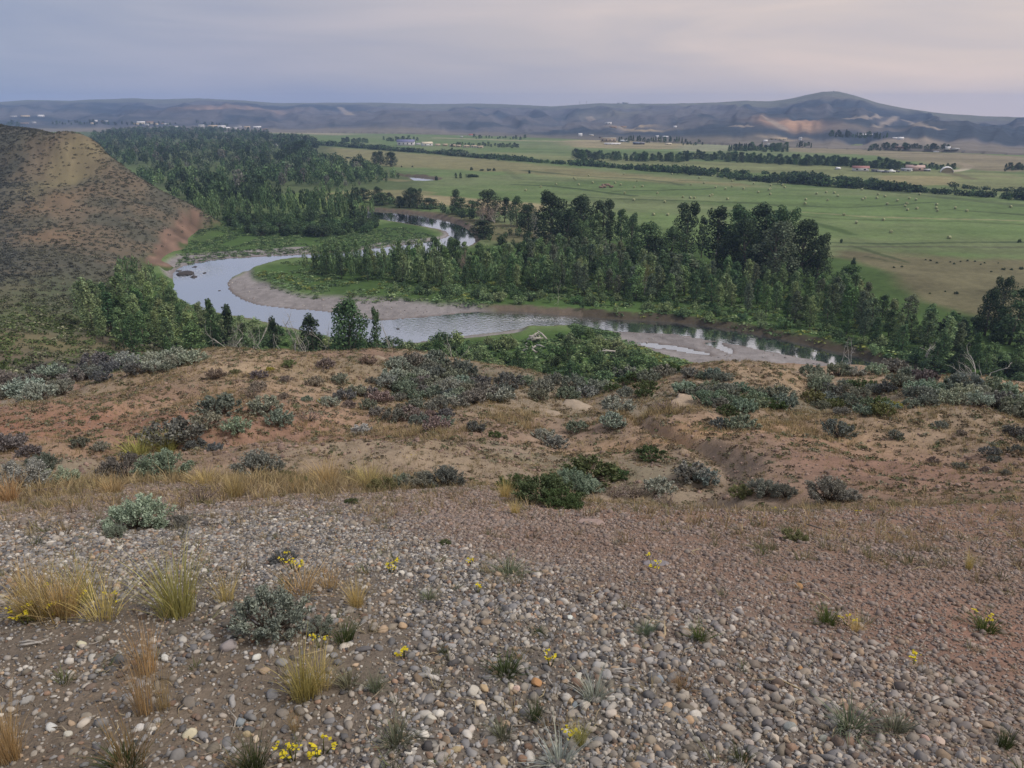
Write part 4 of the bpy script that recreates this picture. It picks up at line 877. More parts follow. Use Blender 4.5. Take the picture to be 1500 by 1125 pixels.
WOODS = [  # kind, spacing, height range, tones, outline, label ending, group
    ('young', 3.1, (5.8, 9.8), ('deep green', 'green', 'green', 'pale green'), [(432, 398), (520, 411), (620, 420), (700, 426), (800, 429), (800, 395), (700, 392), (640, 384), (560, 388), (480, 390)], "inside the river loop", 'young cottonwoods inside the river loop'),
    ('young', 3.3, (6.5, 10.5), ('deep green', 'green', 'green', 'pale green', 'grey-green'), [(800, 429), (900, 438), (1000, 447), (1000, 412), (930, 398), (870, 388), (800, 380), (760, 388)], "in the middle woods across the river", 'young cottonwoods across the river'),
    ('young', 3.4, (7, 11), ('green', 'green', 'pale green', 'grey-green', 'deep green'), [(1000, 447), (1100, 462), (1200, 484), (1300, 514), (1420, 522), (1330, 480), (1250, 446), (1150, 428), (1060, 420), (1000, 414)], "above the dark cut bank", 'young cottonwoods above the cut bank'),
    ('young', 4.0, (4.5, 8), ('deep green', 'green', 'dark'), [(1300, 525), (1420, 528), (1520, 560), (1560, 600), (1460, 590), (1340, 560)], "right of the river's end", 'young cottonwoods right of the river end'),
    ('young', 4.0, (5, 10), ('deep green', 'green', 'green', 'pale green'), [(140, 500), (165, 440), (200, 420), (240, 425), (262, 452), (300, 482), (340, 500), (380, 530), (380, 560), (330, 572), (200, 580), (140, 545)], "in the grove below the left hill", 'trees in the grove below the left hill'),
    ('young', 4.2, (4.5, 7.5), ('deep green', 'green'), [(690, 540), (760, 536), (880, 540), (890, 556), (800, 566), (700, 560)], 'on the near bank just below the bluff', 'young trees on the near bank'),
    ('willow', 3.0, (2.0, 3.8), ('deep green', 'green', 'pale green'), [(570, 512), (640, 506), (700, 505), (760, 500), (860, 492), (930, 520), (960, 538), (930, 570), (850, 590), (740, 580), (600, 560)], 'on the near bank below the bluff', 'willows on the near bank'),
    ('willow', 3.0, (2.0, 3.6), ('deep green', 'green', 'pale green'), [(240, 430), (260, 445), (300, 462), (400, 488), (560, 515), (560, 545), (440, 540), (330, 520)], "along the near bank by the snags", 'willows along the near bank'),
    ('willow', 3.4, (1.8, 3.4), ('green', 'pale green', 'deep green'), [(560, 428), (640, 438), (720, 442), (800, 447), (900, 459), (1000, 469), (1100, 483), (1200, 503), (1290, 524), (1290, 506), (1200, 484), (1100, 464), (1000, 449), (900, 440), (800, 431), (700, 427), (600, 419)], "at the foot of the woods across the river", 'willows at the foot of the young woods'),
    ('willow', 3.6, (2.0, 4.2), ('deep green', 'dark', 'green'), [(1290, 525), (1400, 505), (1520, 520), (1600, 620), (1500, 620), (1330, 560)], 'in the thicket at the far right', 'willows in the thicket at the far right'),
    ('willow', 4.6, (3.0, 5.5), ('deep green', 'dark'), [(1355, 492), (1430, 478), (1520, 490), (1520, 515), (1400, 508)], "below the column-shaped cottonwood", 'willows below the column-shaped cottonwood'),
    ('willow', 3.6, (3.0, 5.5), ('dark', 'deep green'), [(330, 320), (420, 322), (520, 318), (552, 322), (548, 336), (480, 343), (400, 343), (345, 338)], "in the thicket above the green meadow", 'willows in the thicket above the meadow'),
    ('young', 5.5, (7, 12), ('dark', 'deep green', 'green'), [(285, 300), (330, 290), (420, 300), (520, 300), (548, 312), (540, 330), (420, 330), (330, 325), (292, 330)], "in the woods above the green meadow", 'trees at the front of the far woods'),
    ('willow', 5.0, (3.0, 5.0), ('dark', 'deep green'), [(500, 296), (560, 298), (640, 308), (720, 322), (690, 326), (620, 312), (540, 306)], 'under the tree row along the upper river', 'willows under the upper river row'),
    ('willow', 4.5, (2.5, 4.5), ('deep green', 'green'), [(1200, 415), (1240, 400), (1262, 410), (1240, 440), (1210, 435)], 'at the right foot of the large grove', 'willows at the right foot of the large grove'),
    ('willow', 5.0, (2.5, 4.5), ('dark', 'deep green'), [(690, 345), (760, 345), (900, 368), (1040, 398), (1200, 420), (1200, 428), (1000, 412), (860, 385), (720, 362)], 'under the old cottonwoods', 'willows under the old cottonwoods'),
]
SIZE = lambda h, a, b: 'tall' if h > a + .66 * (b - a) else ('short' if h < a + .33 * (b - a) else 'middling')
cand = []
rg = np.random.default_rng(5)
for (kind, sp, (h0, h1), tones, px, where, group) in WOODS:
    for q in in_poly(px, sp, rg):
        h = rg.uniform(h0, h1) * (0.92 if kind == 'young' else 1.0) * (0.80 + .3 * vnoise(q[0] * .07, q[1] * .07, 5)); tone = tones[min(len(tones) - 1, int(len(tones) * np.clip(0.5 + 0.75 * (vnoise(q[0] * .09, q[1] * .09, 8) - .5) * 1.3 + .08 + rg.normal(0, .32), 0, .999)))]
        cand.append((kind, q[0], q[1], h, tone, SIZE(h, h0, h1), where, group))
cz = h_all(np.array([c[1] for c in cand]), np.array([c[2] for c in cand]))
uu, vv = project(np.stack([[c[1] for c in cand], [c[2] for c in cand], cz + 3], -1))
mass_pts, mass_s, mass_c = [], [], []
for kind, cap in (('young', 285), ('willow', 290)):
    ids = [i for i in range(len(cand)) if cand[i][0] == kind]
    inv = [i for i in ids if -40 < uu[i] < 1540]
    inv.sort(key=lambda i: -cand[i][3] / cand[i][2]); chosen = set(inv[:cap])
    for i in ids:
        _, x, y, h, tone, size, where, group = cand[i]
        if i in chosen:
            k = int(rg.integers(0, 8 if kind == 'young' else 5)); wv = rg.uniform(1.0, 1.45) if kind == 'young' else rg.uniform(.9, 1.3)
            if kind == 'young': plant('young_cottonwood', PR['young'][k], (x, y, cz[i] - .05), (h / 10 * wv, h / 10 * wv, h / 10), GREENS[tone], label=f'{size} {tone} young cottonwood {where}', group=f'{size} {tone} {group}', rng=rg)
            else: plant('willow_shrub', PR['willow'][k], (x, y, cz[i] - .05), (h / 3 * wv, h / 3 * wv, h / 3), GREENS[tone], ('stems', 'foliage'), f'{size} {tone} willow shrub {where}', 'shrub', f'{size} {tone} {group}', rg)
        else: mass_pts.append((x, y, cz[i])); mass_s.append((h * (.17 if kind == 'young' else .38), h * (.17 if kind == 'young' else .38), h * .48)); mass_c.append(GREENS[tone])

# far woods, hedges and the low growth between the trees
TREEB = [leaf_blob(700 + k, 150, (1, 1, 1), 0.42) for k in range(5)]
TREEF = [leaf_blob(720 + k, 60, (1, 1, 1), 0.62) for k in range(5)]
def mass(name, label, cat, pts, scl, cols, protos, jitter=.18, rng=RS, m='leaf_mass', tilt=.08):
    pts, scl, cols = np.array(pts), np.array(scl), np.array(cols); cols = np.clip(cols * (1 + jitter * rng.normal(size=(len(cols), 1))), 0.01, 1)
    return tag(link(name, bake(name, protos, pts, scl, M[m], cols, tilt, rng=rng)), label, cat, kind='stuff')
for px, sp, hr, tones in [([(140, 197), (200, 190), (300, 191), (420, 199), (465, 211), (470, 236), (545, 246), (500, 258), (400, 264), (300, 264), (220, 262), (120, 222)], 9.5, (5, 11), ('dark', 'dark', 'deep green', 'grey-green', 'deep green')),
                         ([(200, 262), (300, 262), (400, 263), (480, 257), (545, 250), (560, 258), (510, 268), (440, 275), (380, 280), (310, 292), (260, 292)], 7.5, (5, 10.5), ('dark', 'deep green', 'green', 'deep green')),
                         ([(470, 262), (540, 252), (560, 258), (585, 262), (560, 268), (530, 272), (500, 278), (470, 280)], 6.0, (4, 8), ('deep green', 'green')),
                         ([(270, 292), (330, 285), (390, 288), (400, 300), (330, 300), (285, 304)], 5.5, (6, 12), ('dark', 'deep green'))]:
    for q in in_poly(px, sp, rg, avoid=False):
        if vnoise(q[0] * .012, q[1] * .02, 77) < .38: continue
        h = rg.uniform(*hr) * rg.choice([.6, 1, 1]); t = GREENS[tones[int(rg.integers(0, len(tones)))]]; wv = h * rg.uniform(.26, .42)
        if rg.uniform() < .06: t = (0.16, 0.17, 0.16)
        mass_pts.append((q[0], q[1], 1.2)); mass_s.append((wv, wv, h * .5)); mass_c.append(t)
mass('far_woodland', 'dark mass of cottonwood and willow woods behind the left hill and between the river trees', 'woods', mass_pts, mass_s, mass_c, TREEB, rng=rg)

hp, hs, hc_ = [], [], []
for (line, wid, hr, sp, tones) in [([(440, 211), (500, 214.5), (560, 219.5), (640, 225.5), (700, 231)], 16, (3, 7), 4.5, ('deep green', 'grey-green', 'dark')), ([(700, 231), (800, 238.5), (900, 246), (1000, 254), (1100, 262)], 15, (3, 6.5), 4.2, ('deep green', 'dark', 'deep green')), ([(1000, 251), (1050, 253), (1098, 256)], 7, (3, 5.5), 4.2, ('dark', 'deep green')),
                                  ([(1070, 262), (1150, 268), (1250, 275), (1350, 282), (1450, 289), (1560, 296)], 13, (3, 6.5), 4.0, ('dark', 'deep green', 'dark')), ([(1115, 255), (1160, 258), (1240, 266), (1300, 270)], 7, (3, 5), 4.2, ('dark', 'deep green')), ([(1400, 275), (1480, 281), (1560, 287)], 9, (3, 6), 4.0, ('dark',))]:
    p = on_plane(*np.array(line, float).T, 1.5)[:, :2]
    for a, b in zip(p[:-1], p[1:]):
        L = np.linalg.norm(b - a); n = int(L * wid / sp ** 2 * 1.5)
        for _ in range(n):
            f = rg.uniform(); q = a + (b - a) * f + rg.normal(0, wid * .36, 2) * [.4, 1]; h = rg.uniform(*hr) * (.45 + .75 * vnoise(q[0] * .03, q[1] * .03, 91)); hp.append((q[0], q[1], 1.0)); hs.append((h * .55, h * .55, h * .45)); hc_.append(GREENS[tones[int(rg.integers(0, len(tones)))]])
mass('willow_hedge', 'long dark willow hedge along the ditch crossing the hay meadows', 'hedge', hp, hs, hc_, TREEF, rng=rg)

up_, us, uc = [], [], []
def ground_cover(px, n, hr, tones, cut=.35, z=1.5):
    poly = on_plane(*np.asarray(px, float).T, z)[:, :2]; lo, hi = poly.min(0), poly.max(0); P = lo + rg.uniform(0, 1, (n, 2)) * (hi - lo)
    P = P[(poly_sd(poly, P[:, 0], P[:, 1]) < 0) & (poly_sd(RIVER, P[:, 0], P[:, 1]) > 0.8)]; P = P[vnoise(P[:, 0] * .12, P[:, 1] * .12, 31) > cut]; Z = h_all(P[:, 0], P[:, 1])
    for q, zz in zip(P, Z):
        h = rg.uniform(*hr); up_.append((q[0], q[1], zz - .05)); us.append((h * rg.uniform(.8, 1.5), h * rg.uniform(.8, 1.5), h * .55)); uc.append(GREENS[tones[int(rg.integers(0, len(tones)))]])
ground_cover([(250, 400), (262, 372), (300, 330), (360, 322), (460, 342), (555, 330), (600, 330), (635, 342), (630, 350), (560, 360), (440, 368), (330, 374)], 11000, (.3, .9), ('green', 'deep green', 'pale green', 'deep green', 'dark'), .25)
ground_cover([(370, 398), (420, 385), (640, 376), (700, 368), (900, 400), (1250, 440), (1420, 500), (1560, 600), (1340, 548), (1200, 505), (1000, 468), (800, 450), (620, 442), (500, 432), (420, 422)], 9000, (.4, 1.5), ('green', 'pale green', 'deep green', 'green', 'yellow-green'), .3)
ground_cover([(150, 590), (150, 440), (240, 400), (262, 440), (300, 460), (560, 512), (700, 500), (860, 486), (980, 522), (1060, 560), (900, 620)], 9000, (.4, 1.5), ('green', 'deep green', 'pale green'), .25)
ground_cover([(880, 500), (960, 515), (1010, 528), (1080, 560), (960, 590), (860, 560), (870, 520)], 4200, (.5, 1.3), ('green', 'pale green', 'yellow-green', 'green'), .12)
ground_cover([(1280, 540), (1300, 520), (1560, 520), (1650, 680), (1400, 640)], 4000, (.4, 1.4), ('deep green', 'green'), .2)
ground_cover([(545, 308), (640, 312), (725, 330), (830, 350), (760, 356), (690, 335), (620, 320)], 900, (.4, 1.2), ('deep green', 'grey-green'), .4)
ground_cover([(840, 478), (885, 478), (905, 484), (890, 492), (850, 490)], 700, (.6, 1.3), ('green', 'deep green'), .1)
ground_cover([(370, 400), (400, 420), (440, 432), (500, 438), (600, 443), (690, 446), (690, 441), (600, 436), (500, 428), (430, 418)], 2500, (.3, .8), ('green', 'grey-green', 'pale green'), .3)
mass('riverside_undergrowth', 'lush green low growth covering the river flats', 'undergrowth', up_, us, uc, [leaf_blob(740 + k, 26, (1, 1, .9), .55, base=.05) for k in range(5)], rng=rg)

# single far trees and shrubs: field shrubs, farm trees and the line of trees along the far side of the meadow
def far_tree(u, vb, hpx, wpx, tone, label, group, conif=False, cat='tree', name='distant_tree'):
    p = pick(u, vb)[0]; fw = p[1] * CP + (CAMZ - p[2]) * SP; Hm = hpx * fw / FPX; Wm = wpx * fw / FPX; k = int(rg.integers(0, 9))
    if conif: me, s = PR['conifer'][k % 3], (Wm / 4.4, Wm / 4.4, Hm / 10)
    elif cat == 'shrub': me, s = PR['willow'][k % 5][1], (Wm / 4.2, Wm / 4.2, Hm / 2.9)
    elif wpx / hpx < .6: me, s = PR['young'][k % 8][1], (Wm / 3.4, Wm / 3.4, Hm / 10)
    else: me, s = PR['cottonwood'][k % 6][1], (Wm / 11, Wm / 11, Hm / 19.5)
    o = link(name, me, None, (p[0], p[1], p[2] - .12 * Hm)); o.scale = s; o.rotation_euler = (0, 0, rg.uniform(0, 6.28)); tint(o, GREENS[tone], .15, rg); return tag(o, label, cat, group)
for (u, v, h, w_, lab) in [(541, 242, 5, 9, 'round dark shrub at the left foot of the lone tree clump'), (563, 261, 9, 10, 'dark shrub cluster left of the far river glint'), (640, 264, 8, 8, 'dark shrub at the right end of the far river glint'), (668, 261, 9, 5, 'left one of a pair of small dark trees in the far meadow'), (675, 261, 9, 5, 'right one of a pair of small dark trees in the far meadow'), (690, 249, 5, 7, 'first shrub of the short row in the far dry meadow'), (706, 250, 3, 9, 'low shrub in the middle of the short row'), (716, 250, 4, 8, 'dark shrub in the short row in the far meadow'), (723, 250, 5, 7, 'last shrub of the short row in the far dry meadow'),
                          (695, 259, 5, 34, 'long low dark shrub beside the pair of small trees'), (776, 254, 6, 6, 'single dark shrub at the corner of the hay field'), (588, 245, 3, 3, 'tiny shrub just right of the lone tree clump'), (604, 245, 3, 3, 'tiny shrub farther right of the lone tree clump'), (521, 237, 4, 6, 'small dark shrub left of the lone tree clump'), (527, 232, 4, 6, 'small dark shrub on the meadow edge above the lone clump'), (510, 232, 3, 12, 'low dark shrub strip at the edge of the far dry meadow'),
                          (1232, 356, 8, 5, 'small dark tree beside the ditch right of the large grove'), (1250, 388, 14, 9, 'dark small tree right of the large grove by the brown pasture'), (1493, 355, 7, 6, 'small dark shrub on the ditch at the right edge'), (1472, 252, 14, 5, 'lone pointed tree on the far right flat')]:
    far_tree(u, v, h, w_, 'dark', lab, 'single shrubs out in the meadows', cat='shrub' if w_ > h * .6 else 'tree', name='meadow_shrub' if w_ > h * .6 else 'distant_tree')
for j, (u, v, w_) in enumerate([(1372, 385, 5), (1356, 381, 4), (1363, 382, 5), (1392, 384, 4), (1397, 387, 5), (1417, 383, 5), (1428, 384, 4), (1436, 388, 4), (1442, 386, 4), (1321, 392, 5), (1309, 393, 5), (1362, 430, 4), (1401, 430, 8), (1405, 461, 6), (1374, 459, 4), (1385, 427, 4), (1452, 398, 4), (1470, 395, 7), (1482, 395, 6), (1496, 394, 8), (1407, 384, 4), (1462, 386, 3)]):
    far_tree(u, v, w_ * .6, w_, 'dark', 'low dark shrub dotting the brown pasture on the right', 'low dark shrubs in the brown pasture', cat='shrub', name='meadow_shrub')
ROWS = [((840, 232), (1010, 238), 40, (9, 18), "in the left part of the far tree belt", 'tree belt left part', False), ((1000, 233), (1180, 243), 38, (10, 20), "in the middle of the far tree belt", 'tree belt middle part', False), ((1170, 241), (1340, 249), 34, (10, 20), 'in the tree belt above the farm buildings', 'tree belt above the farm', False), ((1345, 247), (1398, 248), 12, (7, 12), 'in the clump left of the arched barn', 'clump by the arched barn', False), ((1476, 248), (1510, 252), 8, (8, 14), 'in the clump at the right edge on the far flat', 'clump at the far right flat', False),
        ((1067, 221), (1155, 222), 26, (8, 16), "in the planted block below the hill scar", 'planted block below the hill scar', True), ((1216, 201), (1300, 203), 20, (6, 13), 'around the white houses on the hill foot', 'trees around the hill-foot houses', True), ((1272, 220), (1392, 221), 30, (6, 11), 'along the far road below the hill', 'trees along the far road', False), ((1165, 215), (1190, 216), 7, (6, 11), 'beside the small white house right of the planted block', 'trees beside the small white house', True),
        ((905, 208), (1000, 209), 26, (5, 11), 'among the far buildings below the hill', 'trees among the far buildings', True), ((660, 214), (760, 216), 24, (5, 9), 'behind the yards right of the long white barn', 'trees behind the yards', False), ((560, 207), (612, 206), 14, (5, 9), 'around the long white barn', 'trees around the long white barn', False), ((500, 209), (540, 210), 12, (6, 11), 'in the dark block left of the long white barn', 'dark block left of the barn', False), ((690, 203), (770, 204), 16, (3, 7), 'at the foot of the far hill in the middle', 'trees at the foot of the middle hill', False),
        ((75, 182), (140, 181), 14, (3, 7), 'among the far town houses on the left', 'trees among the left town houses', False), ((135, 183), (260, 184), 22, (3, 7), 'in the town beyond the woods', 'town trees beyond the woods', False), ((285, 182), (335, 184), 12, (3, 7), 'above the cream town blocks', 'trees above the cream town blocks', True), ((335, 194), (395, 195), 12, (4, 9), 'in front of the right end of the town', 'trees at the right end of the town', True), ((5, 184), (30, 184), 4, (4, 9), 'at the left edge of the far town', 'trees at the left edge of the town', False), ((1000, 212), (1030, 212), 10, (3, 6), 'on the low far spur left of the planted block', 'shrubs on the far spur', False)]
for (a, b, n, hr, where, grp, cf) in ROWS:
    for k in range(n):
        f = (k + rg.uniform(.1, .9)) / n; u = a[0] + (b[0] - a[0]) * f; v = a[1] + (b[1] - a[1]) * f + rg.uniform(-2.2, 1.2); h = rg.uniform(*hr) * .88; big = 'taller' if h > .44 * (hr[0] + hr[1]) else 'lower'; cfk = cf and rg.uniform() < .6
        far_tree(u, v, h, h * (rg.uniform(.35, .5) if cfk else rg.uniform(.6, 1.0)), 'dark' if rg.uniform() < .6 else 'deep green', f'{big} dark distant {"conifer" if cfk else "tree"} {where}', f'{big} {"conifers" if cfk else "trees"} of the {grp}', cfk)
for (u, v, h, w_, lab) in [(922, 150.5, 3.5, 2.2, 'left one of two tiny trees standing on the skyline'), (929, 151, 3, 2, 'right one of two tiny trees standing on the skyline')]:
    far_tree(u, v + .8, h, w_, 'dark', lab, 'skyline trees')

# ------------------------------------------------------------------ hay field
def bale_mesh():
    r = np.random.default_rng(3); k = 22; V, Q, T = [], [], []; prof = [(-.80, .0), (-.80, .45), (-.80, .82), (-.74, .93), (-.4, .97), (0, .98), (.4, .97), (.74, .93), (.80, .82), (.80, .45), (.80, .0)]
    for (x, rad) in prof:
        for j in range(k):
            a = j / k * 2 * math.pi; q = rad * (1 + .03 * r.normal()); sag = 0.93 if math.sin(a) < -.6 else 1
            V.append((x + .02 * r.normal(), math.cos(a) * q * 1.03, math.sin(a) * q * sag))
    for i in range(len(prof) - 1):
        for j in range(k): Q.append((i * k + j, i * k + (j + 1) % k, (i + 1) * k + (j + 1) % k, (i + 1) * k + j))
    V = np.array(V); V[:, 2] += .92; return mesh_np('hay_bale', V, np.array(Q), M['hay'], None, True)
BALE = bale_mesh()
def ordinals(objs, us, base, where, cat, group):
    """plain word labels: a size- or order-free phrase, and the order from the left where only that tells them apart"""
    order = np.argsort(us); n = len(objs)
    for i, j in enumerate(order):
        if n > 12: lab = f'{base} {where}'
        elif n == 1: lab = f'single {base} {where}'
        else:
            wd = 'leftmost' if i == 0 else ('rightmost' if i == n - 1 else ORD[i] + ' from left')
            lab = f'{base} {where}, {wd}'
        tag(objs[j], lab, cat, group)
BALES = {
 'near the old brown stack': [(843, 264), (847.5, 271.5), (868, 269), (901, 269), (909, 271.5), (933, 266.5), (941, 273.5), (915, 284), (929, 275)],
 'in the field left of the old brown stack': [(814.5, 271), (770, 280), (792, 275), (841, 262), (862, 258.5)],
 'just below the long hedge, middle of the field': [(914, 256), (984, 256), (1024, 261.5), (1043, 259), (1012, 271.5), (1031, 269.5)],
 'behind the gap between the dark groves': [(928.5, 294), (963, 284), (973.5, 297), (957, 316), (978, 316), (1000, 290), (1011, 291), (1017, 291.5)],
 'in the field above the lone tall cottonwood': [(1040, 288.5), (1043, 287), (1065.5, 293), (1062.5, 277.5), (1072, 274.5), (1048, 275.5), (1089, 277.5)],
 'close under the hedge above the large grove': [(1081.5, 261.5), (1072.5, 266), (1104, 270), (1129, 272.5), (1146, 272), (1149, 275.5), (1152, 266)],
 'in the open field above the large grove': [(1110.5, 283), (1128, 278), (1128, 285.5), (1126, 279), (1180, 294), (1179, 299.5)],
 'under the hedge below the white red-roofed house': [(1196, 285), (1210, 283), (1222, 284), (1227, 288), (1212, 295), (1262, 279), (1290.5, 279), (1286, 286)],
 'below the pink-brown barn, upper rows': [(1284, 291.5), (1296, 289), (1267, 291), (1263.5, 293.5), (1347, 286), (1331.5, 292), (1341.5, 294)],
 'below the pink-brown barn, lower rows': [(1314, 295.5), (1299.5, 300), (1328, 299.5), (1325.5, 303.5), (1343, 306.5), (1329, 309)],
 'in the field below the arched barn': [(1371.5, 301), (1371, 306), (1372.5, 310.5), (1399, 306), (1416, 310), (1480, 304), (1482, 293)],
 'on the mown strip right of the large grove': [(1236, 316), (1254, 327.5), (1293.5, 323.5), (1305, 341), (1390, 350)]}
for where, lst in BALES.items():
    P = pick(*np.array(lst).T); os_ = []
    for p in P:
        o = link('hay_bale', BALE, None, p); o.rotation_euler = (0, 0, RS.uniform(0, 6.28)); o.scale = (.70,) * 3; os_.append(o)
    ordinals(os_, [a for a, b in lst], 'pale round hay bale', where, 'hay bale', 'round bales in the hay field, ' + where)
# old stack of weathered bales
p = pick(888, 275)[0]; b = MB()
for k in range(16):
    V, F = rocky(1, 900 + k, (1.5, 1.2, .8), .3); x = RS.uniform(-4.2, 4.2); b.add(V + [x, RS.uniform(-2, 2), .6 + max(0, 1.9 - abs(x) * .4) * RS.uniform(0, 1)], F)
tag(link('hay_stack', b.mesh('hay_stack', M['oldhay'], False), None, p), 'old brown collapsed haystack in the mown field', 'haystack')

# ------------------------------------------------------------------ far buildings
def house(u, vb, wpx, hpx, wall, roof, label, group='houses of the far town', name='house', flat=False, side=False):
    p = pick(u, vb)[0]; fw = p[1] * CP + (CAMZ - p[2]) * SP; W = wpx * fw / FPX; H = hpx * fw / FPX; D = min(max(W * .55, 5), 12); rz = math.atan2(-p[0], p[1]) + RS.uniform(-.35, .35)
    root = tag(empty(name, (p[0], p[1], p[2] - .1), rz), label, 'barn' if name == 'barn' else ('shed' if name == 'shed' else 'house'), group)
    hw = H * (.93 if flat else .68); b = MB(); b.box((0, 0, hw / 2), (W, D, hw))
    if not flat:
        for s in (-1, 1): b.add([(s * W / 2, -D / 2, hw), (s * W / 2, D / 2, hw), (s * W / 2, 0, H * .97)], [(0, 1, 2) if s > 0 else (0, 2, 1)])
    o = link('wall', b.mesh('wall', M['wall']), root); o.color = (*wall, 1)
    r_ = MB(); e = .04 * W + .25
    if flat: r_.box((0, 0, hw + .15), (W + .5, D + .5, .3))
    else:
        for s in (-1, 1):
            A = [(-W / 2 - e, s * (D / 2 + .45), hw - .25), (W / 2 + e, s * (D / 2 + .45), hw - .25), (W / 2 + e, 0, H + .02), (-W / 2 - e, 0, H + .02)]; B = [(x, y, z + .18) for x, y, z in A]
            r_.add(A + B, None, [(0, 1, 2, 3), (4, 7, 6, 5), (0, 4, 5, 1), (0, 3, 7, 4), (1, 5, 6, 2)])
    o = link('roof', r_.mesh('roof', M['roof']), root); o.color = (*roof, 1)
    if wpx >= 8:
        n = max(2, int(W / 5))
        for k in range(n):
            x = (k + .5) / n * W - W / 2; m = MB(); m.box((x, -D / 2 - .03, hw * .55), (min(1.6, W / n * .5), .06, hw * .36)); link('window' if k else 'door', m.mesh('window', M['glass']), root)
    return root
WH = (.72, .72, .74); CR = (.62, .56, .44); TN = (.42, .34, .25); GR = (.35, .36, .38); BR = (.25, .17, .13); DK = (.10, .10, .11); RD = (.34, .10, .09); BL = (.18, .19, .33)
house(595, 213.3, 24, 8.5, (.75, .72, .76), BL, 'long white barn with a violet-blue roof beyond the far hedge', 'farm beyond the far hedge', 'barn')
house(625.5, 214, 15, 6, WH, CR, 'white house with a cream roof right of the long white barn', 'farm beyond the far hedge'); house(612.5, 212.5, 6, 3, WH, GR, 'small white shed between the long white barn and the cream-roofed house', 'farm beyond the far hedge', 'shed')
for k, (u, v, w_, c) in enumerate([(641, 214, 7, CR), (652, 214, 6, TN), (663, 215, 8, CR), (672, 215.5, 6, TN), (683, 216, 8, CR), (694, 216, 8, WH), (703, 216.8, 9, CR)]):
    house(u, v, w_, 3.2, c, TN, f'pale low shed in the yards right of the white barn, {ORD[k] if k else "nearest to the house"}', 'low sheds in the yards', 'shed')
house(690, 199.5, 6, 3, WH, RD, 'small white house at the hill foot above the yards', 'hill-foot houses'); house(676, 201.5, 4, 2, CR, GR, 'tiny cream house left of the small white one above the yards', 'hill-foot houses')
house(1260, 250.3, 21, 7, WH, (.33, .17, .16), 'long white house with a dull red roof below the tree belt', 'farm on the far flat'); house(1339.5, 250, 23, 8, (.46, .34, .30), (.50, .36, .33), 'broad pink-brown barn beside the tree belt', 'farm on the far flat', 'barn'); house(1328, 250.5, 14, 4, WH, GR, 'low white annex in front of the pink-brown barn', 'farm on the far flat', 'shed')
house(1281, 251.5, 8, 3.5, GR, DK, 'small grey shed right of the red-roofed white house', 'farm on the far flat', 'shed'); house(1357, 250.5, 8, 3, DK, GR, 'dark low shed right of the pink-brown barn', 'farm on the far flat', 'shed'); house(1290, 252, 9, 2.5, GR, GR, 'second grey shed by the parked white truck', 'farm on the far flat', 'shed')
house(1227, 248, 5, 3, WH, WH, 'tiny white hut below the tree belt', 'farm on the far flat', 'shed')
# arched barn
p = pick(1387, 252)[0]; fw = p[1] * CP + (CAMZ - p[2]) * SP; W = 17 * fw / FPX; Hh_ = 7.5 * fw / FPX; root = tag(empty('barn', (p[0], p[1], p[2] - .1), -.45), 'white arched barn beside the bend of the farm track', 'barn', 'farm on the far flat'); b = MB(); e_ = MB(); n = 14
arc = [(math.cos(math.pi * k / n) * W / 2, math.sin(math.pi * k / n) * Hh_) for k in range(n + 1)]
for k in range(n): (x0, z0), (x1, z1) = arc[k], arc[k + 1]; b.add([(x0, -7, z0), (x1, -7, z1), (x1, 7, z1), (x0, 7, z0), (x0 * .96, -7, z0 * .96), (x1 * .96, -7, z1 * .96)], None, [(0, 1, 2, 3), (0, 4, 5, 1)])
o = link('roof', b.mesh('roof', M['roof'], False), root); o.color = (.78, .78, .80, 1)
e_.add([(x * .95, -6.2, z * .95) for x, z in arc] + [(0, -6.2, 0)], [(k + 1, k, n + 1) for k in range(n)]); o = link('end_wall', e_.mesh('end_wall', M['wall']), root); o.color = (.40, .33, .22, 1)
# parked vehicles in the farm yard
def vehicle(u, v, c, label, L=5.2):
    p = pick(u, v)[0]; root = tag(empty('parked_truck', p, RS.uniform(-.3, .3)), label, 'truck', 'vehicles in the farm yard'); b = MB(); k = L / 5.2
    b.box((0, 0, .75 * k), (L, 1.9, .7 * k)); b.add([(-.9 * k, -.9, 1.1 * k), (1.3 * k, -.9, 1.1 * k), (1.3 * k, .9, 1.1 * k), (-.9 * k, .9, 1.1 * k), (-.5 * k, -.75, 1.8 * k), (.8 * k, -.75, 1.8 * k), (.8 * k, .75, 1.8 * k), (-.5 * k, .75, 1.8 * k)], None, [(4, 5, 6, 7), (0, 1, 5, 4), (1, 2, 6, 5), (2, 3, 7, 6), (3, 0, 4, 7)])
    o = link('body', b.mesh('body', M['wall']), root); o.color = (*c, 1)
    for x in (-1, 1):
        for y in (-1, 1): wv = MB(); wv.tube([(x * L * .32, y * .75, .4), (x * L * .32, y * .98, .4)], .4, 12); link('wheel', wv.mesh('wheel', M['glass']), root)
vehicle(1305, 252.7, (.75, .76, .78), 'white truck parked in front of the tree belt', 7); vehicle(1297, 252.9, (.10, .11, .13), 'dark truck parked left of the white truck', 5.5); vehicle(1313, 252.4, (.12, .12, .13), 'dark truck parked right of the white truck', 5.2)
